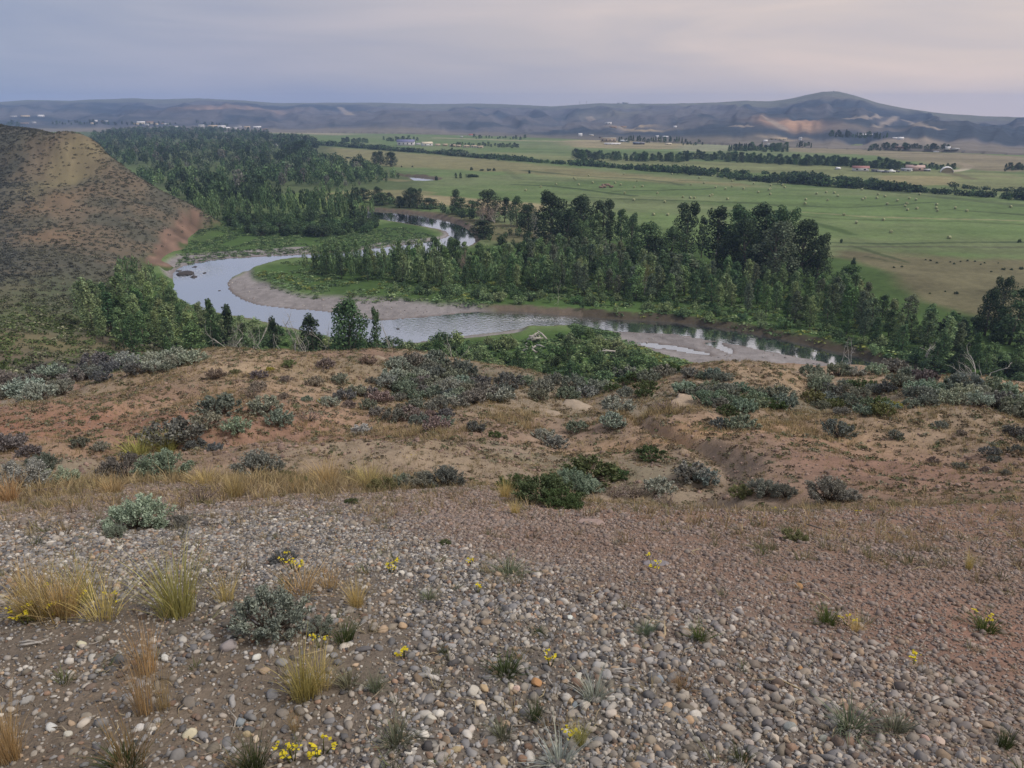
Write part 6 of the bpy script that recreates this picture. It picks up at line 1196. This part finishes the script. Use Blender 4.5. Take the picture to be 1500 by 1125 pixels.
def slab(u, v, wpx, hpx, seed, c, label, deep=.6, tilt=0.0, name='rock_slab', rz=0.0):
    p = pick(u, v)[0]; k = scale_at(p); W = wpx * k; H = hpx * k; V, F = rocky(3, seed, (W * .55, W * deep * .55, H * .55), .5, 16); me = mesh_np(name, V, F, M['rock'], None, False); o = link(name, me, None, (p[0], p[1], p[2] - H * .08)); o.rotation_euler = (tilt, 0, rz); o.color = (*c, 1); tag(o, label, 'rock', 'sandstone on the hillside')
slab(552, 525, 26, 8, 1, (.30, .245, .19), 'jutting sandstone ledge at the right end of the knoll crest', .8, .2); slab(545, 534, 22, 7, 2, (.28, .225, .17), 'lower sandstone block under the jutting ledge', .8); slab(634, 530, 30, 12, 3, (.27, .225, .195), 'block-like sandstone boulder on the bluff edge', .7); slab(588, 532, 26, 7, 4, (.27, .235, .2), 'flat sandstone outcrop left of the block-like boulder', .8)
slab(1012, 592, 100, 10, 5, (.36, .29, .22), 'long pale sandstone slab behind the right tan slope', .9, .12); slab(1088, 606, 44, 9, 6, (.34, .275, .21), 'smaller sandstone slab right of the long one', .8); slab(842, 598, 52, 16, 7, (.34, .285, .225), 'pale sandstone slab at the right of the gully', 1.0, .1, rz=.5); slab(800, 603, 40, 8, 8, (.33, .27, .21), 'thin sandstone rib left of the gully', .9); slab(962, 828, 38, 9, 9, (.235, .22, .235), 'flat lichen-grey rock on the reddish gravel', .9); slab(866, 767, 40, 8, 10, (.33, .255, .23), 'flat pinkish rock half sunk in the gravel', .8)
# dark rocks in the river riffle and stones along the shore
for (u, v, w_, lab) in [(272, 401, 26, 'long dark rock at the left shore of the river loop'), (284, 406, 16, 'dark rock right below the long one at the left shore'), (262, 397, 12, 'dark rock at the far left of the riffle'), (299, 400, 8, 'small dark rock in the riffle of the river loop'), (285, 391, 8, 'small rock at the head of the riffle'), (321, 426, 5, 'tiny dark rock in the calm water of the loop'), (583, 482, 7, 'dark rock breaking the water beside the snags'), (676, 488, 8, 'dark rock in the shallow rapids')]:
    p = on_plane(u, v, 0); k = scale_at(p); V, F = rocky(2, int(u), (w_ * k * .5, w_ * k * .5, w_ * k * .16), .3); o = link('river_rock', mesh_np('river_rock', V, F, M['rock']), None, p); o.color = (.06, .055, .055, 1); tag(o, lab, 'rock', 'dark rocks in the river')
# driftwood heap on the near bank
lg = np.random.default_rng(77)
dl = [(776, 490, 20), (783, 486, 18), (790, 491, 16), (796, 488, 12), (786, 499, 18), (778, 503, 16), (793, 503, 12), (771, 510, 14), (783, 512, 18), (774, 514, 12), (890, 515, 22), (1345 - 460, 498, 12)]
dl = [(lg.normal(786, 5), lg.normal(492, 4), lg.uniform(7, 15)) for _ in range(14)] + [(lg.normal(777, 4), lg.normal(509, 4), lg.uniform(6, 13)) for _ in range(8)] + dl[10:]; NL = len(dl) - 2
for j, (u, v, L) in enumerate(dl):
    p = on_plane(u, v, 2.0 + lg.uniform(0, 1.6)); k = scale_at(p); a = lg.uniform(0, 6.28); d = np.array([math.cos(a), math.sin(a), lg.uniform(-.1, .7)]); m = MB(); m.tube([-d * L * k * .7, lg.normal(0, .1, 3), d * L * k * .7], [.26, .2, .09], 6)
    for q in range(3): e = d + lg.normal(0, .6, 3); m.tube([d * L * k * lg.uniform(-.3, .3), e * L * k * .3], [.1, .03], 4)
    o = link('driftwood_log', m.mesh('driftwood_log', M['dead'], True), None, p); tag(o, 'bleached branching log in the white driftwood heap on the near bank' if j < NL else ('arched pale log lying in the grass right of the driftwood heap' if j == NL else 'lone pale log beside the shingle'), 'log', 'bleached driftwood heap' if j < NL else None)

# sprigs and tiny dry tufts between the pebbles
SPR = [blades(900 + k, 26, 1.0, 1.1, .055, .6, 2) for k in range(5)]
X, Y, r = fore_points(2600, 1.35, 11, rs, 1.25, .74); ok = rs.uniform(0, 1, len(X)) < np.clip(.35 + .9 * fbm(X * .7, Y * .7, 141, 3), .03, 1); X, Y = X[ok], Y[ok]
cc = np.array([(.20, .21, .155), (.13, .155, .085), (.26, .22, .15), (.17, .15, .115), (.30, .27, .19)])[rs.integers(0, 5, len(X))]
tag(link('dry_sprigs', bake('dry_sprigs', SPR, np.stack([X, Y, h_fore(X, Y)], -1), rs.uniform(.018, .06, len(X)), M['grass_mass'], cc, .2, rng=rs)), 'tiny grey-green and straw sprigs growing between the pebbles', 'sprigs', kind='stuff')
X, Y, r = fore_points(5200, 3.6, 12, rs, 1.3, .74); ok = rs.uniform(0, 1, len(X)) < np.clip(.35 + .8 * fbm(X * .5, Y * .5, 143, 3), .05, 1) * (1 - .75 * near_gravel(X, Y)); X, Y = X[ok], Y[ok]
cc = np.array([(.17, .165, .12), (.12, .13, .075), (.24, .20, .135), (.155, .125, .09), (.30, .26, .17)])[rs.integers(0, 5, len(X))]
tag(link('bench_tufts', bake('bench_tufts', SPR, np.stack([X, Y, h_fore(X, Y)], -1), rs.uniform(.03, .085, len(X)), M['grass_mass'], cc, .2, rng=rs)), 'small dull tufts rooted in the reddish gravel', 'tufts', kind='stuff')
# cobbles lying on the river bars
Pc = []
for q in (BAR_IN, BAR_UP, BAR_LO, BAR_SH, BAR_NB):
    lo, hi = q[:, :2].min(0), q[:, :2].max(0); Pq = lo + rs.uniform(0, 1, (int((hi - lo).prod() * .9), 2)) * (hi - lo); Pc.append(Pq[poly_sd(q, Pq[:, 0], Pq[:, 1]) < .5])
Pc = np.concatenate(Pc); zc = h_valley(Pc[:, 0], Pc[:, 1]); ok = zc > .02; Pc, zc = Pc[ok], zc[ok]; ok = rs.uniform(0, 1, len(Pc)) < .35 + .9 * fbm(Pc[:, 0] * .12, Pc[:, 1] * .3, 151, 3); Pc, zc = Pc[ok], zc[ok]
cc = np.array([(.30, .285, .28), (.22, .21, .215), (.15, .14, .14), (.38, .36, .34), (.26, .22, .20)])[rs.integers(0, 5, len(Pc))]; s_ = np.exp(rs.normal(math.log(.17), .4, len(Pc)))
tag(link('river_cobbles', bake('river_cobbles', PEB_LO, np.column_stack([Pc, zc]), s_, M['gravel'], cc, .3, True, rs)), 'grey cobbles covering the river bars', 'cobbles', kind='stuff')

# straw, twig and bark litter lying on the gravel
X, Y, r = fore_points(5200, 1.25, 9, rs, 1.3, .74); lit = []
for k in range(4): m_ = MB(); q = np.random.default_rng(60 + k); m_.tube([(-.5, 0, 0), (q.normal(0, .1), q.normal(0, .12), .05), (.5, q.normal(0, .1), 0)], [.02, .03, .012], 3); lit.append((np.concatenate(m_.V), [np.concatenate(m_.T), np.concatenate(m_.Q)]))
L_ = np.exp(rs.normal(math.log(.035), .5, len(X))); cc = np.array([(.40, .33, .21), (.30, .255, .19), (.22, .19, .16), (.13, .11, .095), (.36, .33, .29)])[rs.integers(0, 5, len(X))]
tag(link('dry_litter', bake('dry_litter', lit, np.stack([X, Y, h_fore(X, Y) + .006], -1), L_, M['gravel'], cc, .12, rng=rs)), 'bits of straw, twig and bark strewn over the gravel', 'plant litter', kind='stuff')

# ------------------------------------------------------------------ grass tufts and flowers near the camera
GT = {'straw': (.50, .43, .22), 'straw-green': (.36, .36, .15), 'orange straw': (.40, .31, .18), 'grey-green': (.17, .20, .15), 'dark green': (.075, .10, .05), 'green': (.10, .14, .05), 'silver': (.34, .38, .38), 'brown': (.22, .165, .11)}
def tuft(kind, u, v, wpx, hpx, tone, label):
    p = pick(u, v)[0]; k = scale_at(p); me = PR[kind][int(RS.integers(0, len(PR[kind])))]; ww, hh = {'bunch': (.38, .36), 'wispy': (.25, .30), 'mat': (.30, .105)}[kind]
    o = link('grass_tuft', me, None, (p[0], p[1], p[2])); o.scale = (1.12 * wpx * k / ww, 1.12 * wpx * k / ww, 1.12 * hpx * k / hh); o.rotation_euler = (0, 0, RS.uniform(0, 6.28)); tint(o, GT[tone], .08); tag(o, label, 'grass tuft', 'tufts near the camera')
for a in [('bunch', 262, 900, 108, 98, 'straw-green', 'largest straw-green bunchgrass tuft at the left of the gravel'), ('bunch', 522, 888, 46, 42, 'straw', 'small straw tuft right of the nearest sagebrush'), ('bunch', 446, 1020, 80, 74, 'straw-green', 'grey-straw tuft in the lower left of the middle'), ('wispy', 470, 1010, 60, 70, 'straw', 'thin wisps at the right of the grey-straw tuft'), ('bunch', 850, 1090, 36, 36, 'straw-green', 'small green-straw tuft with yellow flowers at the bottom'), ('wispy', 15, 1105, 70, 90, 'orange straw', 'orange-tan dry tuft at the left edge bottom'), ('bunch', 15, 1115, 60, 70, 'orange straw', 'dense dry base of the left-edge tuft'), ('wispy', 190, 1122, 90, 70, 'brown', 'dark dry tuft at the bottom left'), ('mat', 180, 1125, 80, 30, 'dark green', 'dark mat under the dry tuft at the bottom left'), ('bunch', 372, 1126, 72, 46, 'dark green', 'dark green tuft at the bottom edge'), ('wispy', 212, 1045, 50, 120, 'orange straw', 'tall thin pinkish grass stalks on bare dirt'), ('wispy', 240, 1040, 40, 70, 'orange straw', 'second thin stalk group on bare dirt'),
          ('bunch', 95, 900, 70, 62, 'straw', 'pale straw clump in the middle of the left dry grass'), ('bunch', 40, 905, 60, 50, 'orange straw', 'tan clump at the left end of the left dry grass'), ('wispy', 150, 905, 90, 60, 'straw', 'straw wisps between the left dry grass and the largest bunchgrass'), ('wispy', 215, 985, 60, 90, 'orange straw', 'bent tan stalks on the bare dirt under the largest bunchgrass'), ('wispy', 330, 880, 50, 50, 'straw', 'straw wisps between the largest bunchgrass and the nearest sagebrush'), ('wispy', 85, 905, 110, 80, 'orange straw', 'dry tan grass behind the yellow flowers at left'), ('wispy', 60, 900, 80, 60, 'straw', 'pale wisps around the yellow flowers at left'), ('wispy', 120, 880, 70, 80, 'straw-green', 'greenish wisps right behind the yellow flowers'), ('wispy', 40, 870, 60, 50, 'orange straw', 'tan grass at the left edge above the flowers'), ('wispy', 440, 868, 90, 36, 'orange straw', 'tan thin grass above the nearest sagebrush'), ('wispy', 480, 862, 60, 34, 'orange straw', 'tan thin grass right above the nearest sagebrush'), ('wispy', 430, 1070, 30, 36, 'orange straw', 'short pinkish grass below the grey-straw tuft'),
          ('mat', 870, 1022, 62, 38, 'silver', 'silvery grass mat in the near gravel'), ('mat', 820, 1120, 76, 40, 'silver', 'silvery grass mat at the bottom'), ('mat', 785, 1055, 36, 44, 'dark green', 'dark green needle tuft in the near gravel'), ('mat', 735, 1080, 46, 28, 'grey-green', 'grey-green mat left of the dark needle tuft'), ('mat', 740, 988, 62, 26, 'dark green', 'dark mat above the largest pale stone'), ('mat', 945, 930, 40, 22, 'grey-green', 'grey-green mat in the middle right gravel'), ('mat', 1027, 938, 40, 26, 'green', 'green mat in the right of the middle gravel'), ('mat', 1212, 914, 46, 26, 'green', 'bright moss-green cushion on the reddish gravel'), ('wispy', 1255, 925, 34, 26, 'straw', 'straw wisp beside the moss-green cushion'), ('mat', 1246, 1068, 90, 36, 'grey-green', 'wide grey-green mat in the lower right'), ('mat', 1310, 1070, 60, 30, 'grey-green', 'right neighbour of the wide grey-green mat'), ('mat', 1470, 1095, 34, 36, 'dark green', 'dark tuft at the lower right edge'), ('mat', 1085, 1118, 36, 30, 'dark green', 'dark tuft at the bottom right of the middle'), ('mat', 1445, 925, 50, 24, 'green', 'green mat at the right edge'),
          ('mat', 580, 1090, 70, 36, 'grey-green', 'grey-green mat at the bottom left of the middle'), ('mat', 510, 1005, 50, 26, 'grey-green', 'grey-green mat right of the grey-straw tuft'), ('mat', 550, 1010, 44, 24, 'grey-green', 'second grey-green mat right of the grey-straw tuft'), ('mat', 628, 878, 36, 16, 'grey-green', 'little grey-green mat in the grey gravel'), ('mat', 505, 940, 50, 34, 'dark green', 'dark sprawling mat right of the nearest sagebrush'), ('mat', 650, 958, 20, 16, 'dark green', 'tiny dark tuft in the grey gravel'), ('mat', 745, 842, 60, 18, 'grey-green', 'low grey mat at the red edge of the gravel'), ('mat', 1000, 1010, 40, 18, 'brown', 'brown curled mat in the right gravel'), ('mat', 790, 930, 26, 12, 'dark green', 'tiny dark mat in the middle gravel'),
          ('bunch', 1418, 835, 18, 30, 'straw', 'lone straw tuft on the right reddish slope'), ('bunch', 755, 753, 26, 22, 'straw', 'pale straw tuft in front of the green shrub patch'), ('bunch', 740, 730, 32, 30, 'straw', 'straw tuft at the left front of the green shrub patch'), ('bunch', 805, 722, 24, 30, 'straw-green', 'yellow-green grass clump inside the green shrub patch'), ('bunch', 345, 728, 40, 36, 'orange straw', 'orange straw clump at the gravel edge at left'), ('bunch', 435, 722, 26, 26, 'orange straw', 'small orange straw clump at the gravel edge'), ('bunch', 15, 735, 50, 40, 'orange straw', 'orange straw clump at the left edge below the large sagebrush'), ('bunch', 245, 655 + 6, 50, 28, 'straw-green', 'yellow grass in front of the dark spreading sagebrush'), ('bunch', 200, 668, 70, 26, 'straw-green', 'yellow grass left before the dark spreading sagebrush'), ('bunch', 480, 712, 56, 40, 'straw', 'pale straw grass left of the bench lip'), ('bunch', 540, 714, 50, 36, 'straw', 'pale straw grass before the grey bench-lip bushes'), ('bunch', 165, 722, 50, 24, 'orange straw', 'tan grass under the wide double sagebrush'), ('bunch', 300, 712, 50, 26, 'straw', 'tan grass right of the wide double sagebrush')]:
    tuft(*a)
def flower(u, v, wpx, n, label, seed):
    p = pick(u, v)[0]; k = scale_at(p); r_ = np.random.default_rng(seed); W = wpx * k; H = max(.05, W * .55); m = MB(); Ps = []
    for j in range(max(3, int(n * .75))):
        q = np.array([r_.normal(0, W * .28), r_.normal(0, W * .28), H * r_.uniform(.5, 1.1)]); m.tube([(q[0] * .3, q[1] * .3, 0), q * [.7, .7, .6], q], [.0022, .0016, .0012], 3)
        Ps.append(q + r_.normal(0, .006, (7, 3)) * [1, 1, .35])
    root = tag(empty('yellow_flower', p), label, 'wildflower', 'yellow wildflowers'); o = link('stems', m.mesh('stems', M['grass']), root); o.color = (.16, .19, .08, 1)
    for P in Ps: V, F = cards(P, np.tile([0, 0, 1.0], (len(P), 1)), .0105, r_, 1.0, .9, .5); o = link('flower_head', mesh_np('flower_head', V, F, M['petal']), root); o.color = (.56, .48, .04, 1)
for k, (u, v, w_, n, lab) in enumerate([(572, 840, 30, 9, 'low yellow flowers at the upper edge of the grey gravel'), (432, 838, 44, 12, 'yellow flowers beside the dead grey twig bush'), (592, 962, 20, 5, 'few yellow flowers right of the dark sprawling mat'), (70, 905, 60, 14, 'yellow flowers in the dry grass at left'), (115, 893, 50, 11, 'yellow flowers at the right part of the left dry grass'), (40, 915, 40, 8, 'yellow flowers at the left edge'), (170, 880, 50, 6, 'thin yellow blooms left of the largest bunchgrass'), (430, 1115, 34, 8, 'brightest yellow flowers at the bottom left'), (472, 1105, 36, 8, 'yellow flowers right of the brightest bottom-left ones'), (470, 950, 24, 4, 'single yellow blooms by the grey-straw tuft'), (806, 975, 14, 4, 'tiny yellow bloom in the middle gravel'), (835, 1085, 18, 5, 'yellow blooms on the small green-straw tuft'), (690, 828, 14, 4, 'tiny yellow flowers at the red gravel edge'), (958, 832, 24, 7, 'yellow flowers at the foot of the lichen-grey rock'), (1240, 916, 16, 4, 'yellow specks beside the moss-green cushion'), (1340, 975, 24, 4, 'thin yellow flowers on the right gravel slope'), (1142, 752, 18, 5, 'small yellow flowers below the pair of grey sagebrushes'), (1250, 752, 16, 4, 'small yellow flowers right of the larger grey sagebrush'), (352, 643, 22, 6, 'yellow flowers by the knoll clump'), (600, 677, 16, 4, 'yellow flowers on the tan slope above the bench lip'), (1440, 915, 20, 4, 'orange-yellow specks at the right edge mat'), (700, 870, 12, 3, 'tiny yellow pair in the grey gravel')]):
    flower(u, v, w_, n, lab, 1000 + k)
# twisted dead wood
tw = np.random.default_rng(99)
for (u, v, L, lab) in [(372, 930, 60, 'bleached twisted trunk wood under the nearest sagebrush'), (915, 985, 40, 'curved grey stick in the right of the middle gravel'), (60, 725, 62, 'dark dead branch lying before the large left-edge sagebrush'), (310, 912, 32, 'dark weathered wood piece beside the largest bunchgrass'), (50, 945, 46, 'dead grey twigs below the left yellow flowers'), (560, 1000, 22, 'small dead twig in the gravel')]:
    p = pick(u, v)[0]; k = scale_at(p); m = MB(); a = tw.uniform(-.5, .5); W = L * k
    for q in range(4):
        s_ = (q - 1.5) * .06 * W; m.tube([(-W * .5 * tw.uniform(.5, 1), s_, .01), (-W * .15, s_ + tw.normal(0, .04) * W, .04 * W + tw.uniform(0, .12) * W), (W * .2, s_ + tw.normal(0, .06) * W, .05 * W + tw.uniform(0, .1) * W), (W * .5 * tw.uniform(.5, 1), s_ * 1.8, .015)], np.array([.022, .035, .022, .008]) * W * tw.uniform(.5, 1), 6)
    o = link('dead_branch', m.mesh('dead_branch', M['dead'] if 'dark' not in lab else M['twig'], True), None, p); o.rotation_euler = (0, 0, a); tag(o, lab, 'dead branch', 'dead wood on the gravel')

# ------------------------------------------------------------------ camera, sky, sun, air
cam = bpy.data.cameras.new('camera'); co = bpy.data.objects.new('camera', cam); C.objects.link(co)
cam.sensor_fit = 'HORIZONTAL'; cam.sensor_width = 36; cam.lens = 36 * FPX / 1500; cam.clip_start = 0.05; cam.clip_end = 20000
co.location = (0, 0, CAMZ); co.rotation_euler = (math.pi / 2 - PITCH, 0, 0)
sc = bpy.context.scene; sc.camera = co

w = bpy.data.worlds.new('World'); sc.world = w; w.use_nodes = True; t = w.node_tree; t.nodes.clear()
SUN_EL, SUN_AZ = R(50), R(108)          # azimuth to the right of the view
sky = t.nodes.new('ShaderNodeTexSky'); sky.sky_type = 'NISHITA'; sky.sun_disc = False; sky.sun_elevation = SUN_EL; sky.sun_rotation = SUN_AZ; sky.dust_density = 4.0; sky.air_density = 1.2
tc = t.nodes.new('ShaderNodeTexCoord'); sep = t.nodes.new('ShaderNodeSeparateXYZ'); t.links.new(tc.outputs['Generated'], sep.inputs[0])
def ramp(fac, stops):
    n = t.nodes.new('ShaderNodeValToRGB'); t.links.new(fac, n.inputs[0]); e = n.color_ramp.elements
    while len(e) < len(stops): e.new(0.5)
    for k, (p, c) in zip(e, stops): k.position = p; k.color = (*c, 1)
    return n.outputs[0]
# smoke veil: bluish low on the left of the view, rose on the right, thin drawn-out cloud bands higher up
side = mathn(t, 'MULTIPLY_ADD', sep.outputs[0], 0.75, 0.5)
low = ramp(side, [(0.0, (0.26, 0.31, 0.44)), (0.25, (0.30, 0.32, 0.43)), (0.5, (0.445, 0.41, 0.44)), (0.75, (0.60, 0.505, 0.475)), (1.0, (0.72, 0.58, 0.49))])
high = ramp(side, [(0.0, (0.34, 0.38, 0.45)), (0.3, (0.42, 0.41, 0.44)), (0.6, (0.50, 0.465, 0.465)), (1.0, (0.62, 0.545, 0.50))])
el = mathn(t, 'MULTIPLY', sep.outputs[2], 3.5); el.node.use_clamp = True
mv = t.nodes.new('ShaderNodeMix'); mv.data_type = 'RGBA'; t.links.new(el, mv.inputs['Factor']); t.links.new(low, mv.inputs['A']); t.links.new(high, mv.inputs['B'])
mp_ = t.nodes.new('ShaderNodeMapping'); mp_.inputs['Scale'].default_value = (1.6, 1.6, 11.0); mp_.inputs['Rotation'].default_value = (0, R(7), 0); t.links.new(tc.outputs['Generated'], mp_.inputs[0])
cn = t.nodes.new('ShaderNodeTexNoise'); cn.inputs['Scale'].default_value = 1.5; cn.inputs['Detail'].default_value = 5; cn.inputs['Roughness'].default_value = 0.5; cn.inputs['Distortion'].default_value = 0.4; t.links.new(mp_.outputs[0], cn.inputs['Vector'])
cl = ramp(cn.outputs[0], [(0.34, (0.86, 0.90, 0.97)), (0.5, (1.0, 1.0, 1.0)), (0.66, (1.16, 1.11, 1.06))])
mm = t.nodes.new('ShaderNodeMix'); mm.data_type = 'RGBA'; mm.blend_type = 'MULTIPLY'; mm.inputs['Factor'].default_value = 1.0; t.links.new(mv.outputs['Result'], mm.inputs['A']); t.links.new(cl, mm.inputs['B'])
b1 = t.nodes.new('ShaderNodeBackground'); b1.inputs['Strength'].default_value = 0.05; t.links.new(sky.outputs[0], b1.inputs['Color'])
b2 = t.nodes.new('ShaderNodeBackground'); b2.inputs['Strength'].default_value = 1.06; t.links.new(mm.outputs['Result'], b2.inputs['Color'])
ms = t.nodes.new('ShaderNodeMixShader'); ms.inputs[0].default_value = 0.9; t.links.new(b1.outputs[0], ms.inputs[1]); t.links.new(b2.outputs[0], ms.inputs[2])
ow = t.nodes.new('ShaderNodeOutputWorld'); t.links.new(ms.outputs[0], ow.inputs[0])

sl = bpy.data.lights.new('sun', 'SUN'); sl.energy = 2.0; sl.angle = R(13); sl.color = (1.0, 0.92, 0.84)
so = bpy.data.objects.new('sun', sl); C.objects.link(so)
sd_ = Vector((math.sin(SUN_AZ) * math.cos(SUN_EL), math.cos(SUN_AZ) * math.cos(SUN_EL), math.sin(SUN_EL))); so.rotation_euler = sd_.to_track_quat('Z', 'Y').to_euler()

HAZE = 0.00015
if HAZE:
    hz = MB(); hz.box((0, 2500, 65), (8200, 5600, 142)); hm, ht = newmat('haze_air'); pv = ht.nodes.new('ShaderNodeVolumePrincipled'); pv.inputs['Color'].default_value = (0.40, 0.58, 1.0, 1); pv.inputs['Density'].default_value = HAZE; pv.inputs['Anisotropy'].default_value = 0.0
    oo = ht.nodes.new('ShaderNodeOutputMaterial'); ht.links.new(pv.outputs[0], oo.inputs['Volume'])
    tag(link('haze', hz.mesh('haze', hm)), kind='stuff')

vs = sc.view_settings; vs.view_transform = 'Standard'; vs.look = 'None'; vs.exposure = 0.28; vs.gamma = 1.0
sc.cycles.use_denoising = True; sc.cycles.max_bounces = 8; sc.cycles.diffuse_bounces = 3; sc.cycles.glossy_bounces = 3; sc.cycles.transmission_bounces = 3; sc.cycles.volume_bounces = 1; sc.cycles.transparent_max_bounces = 6
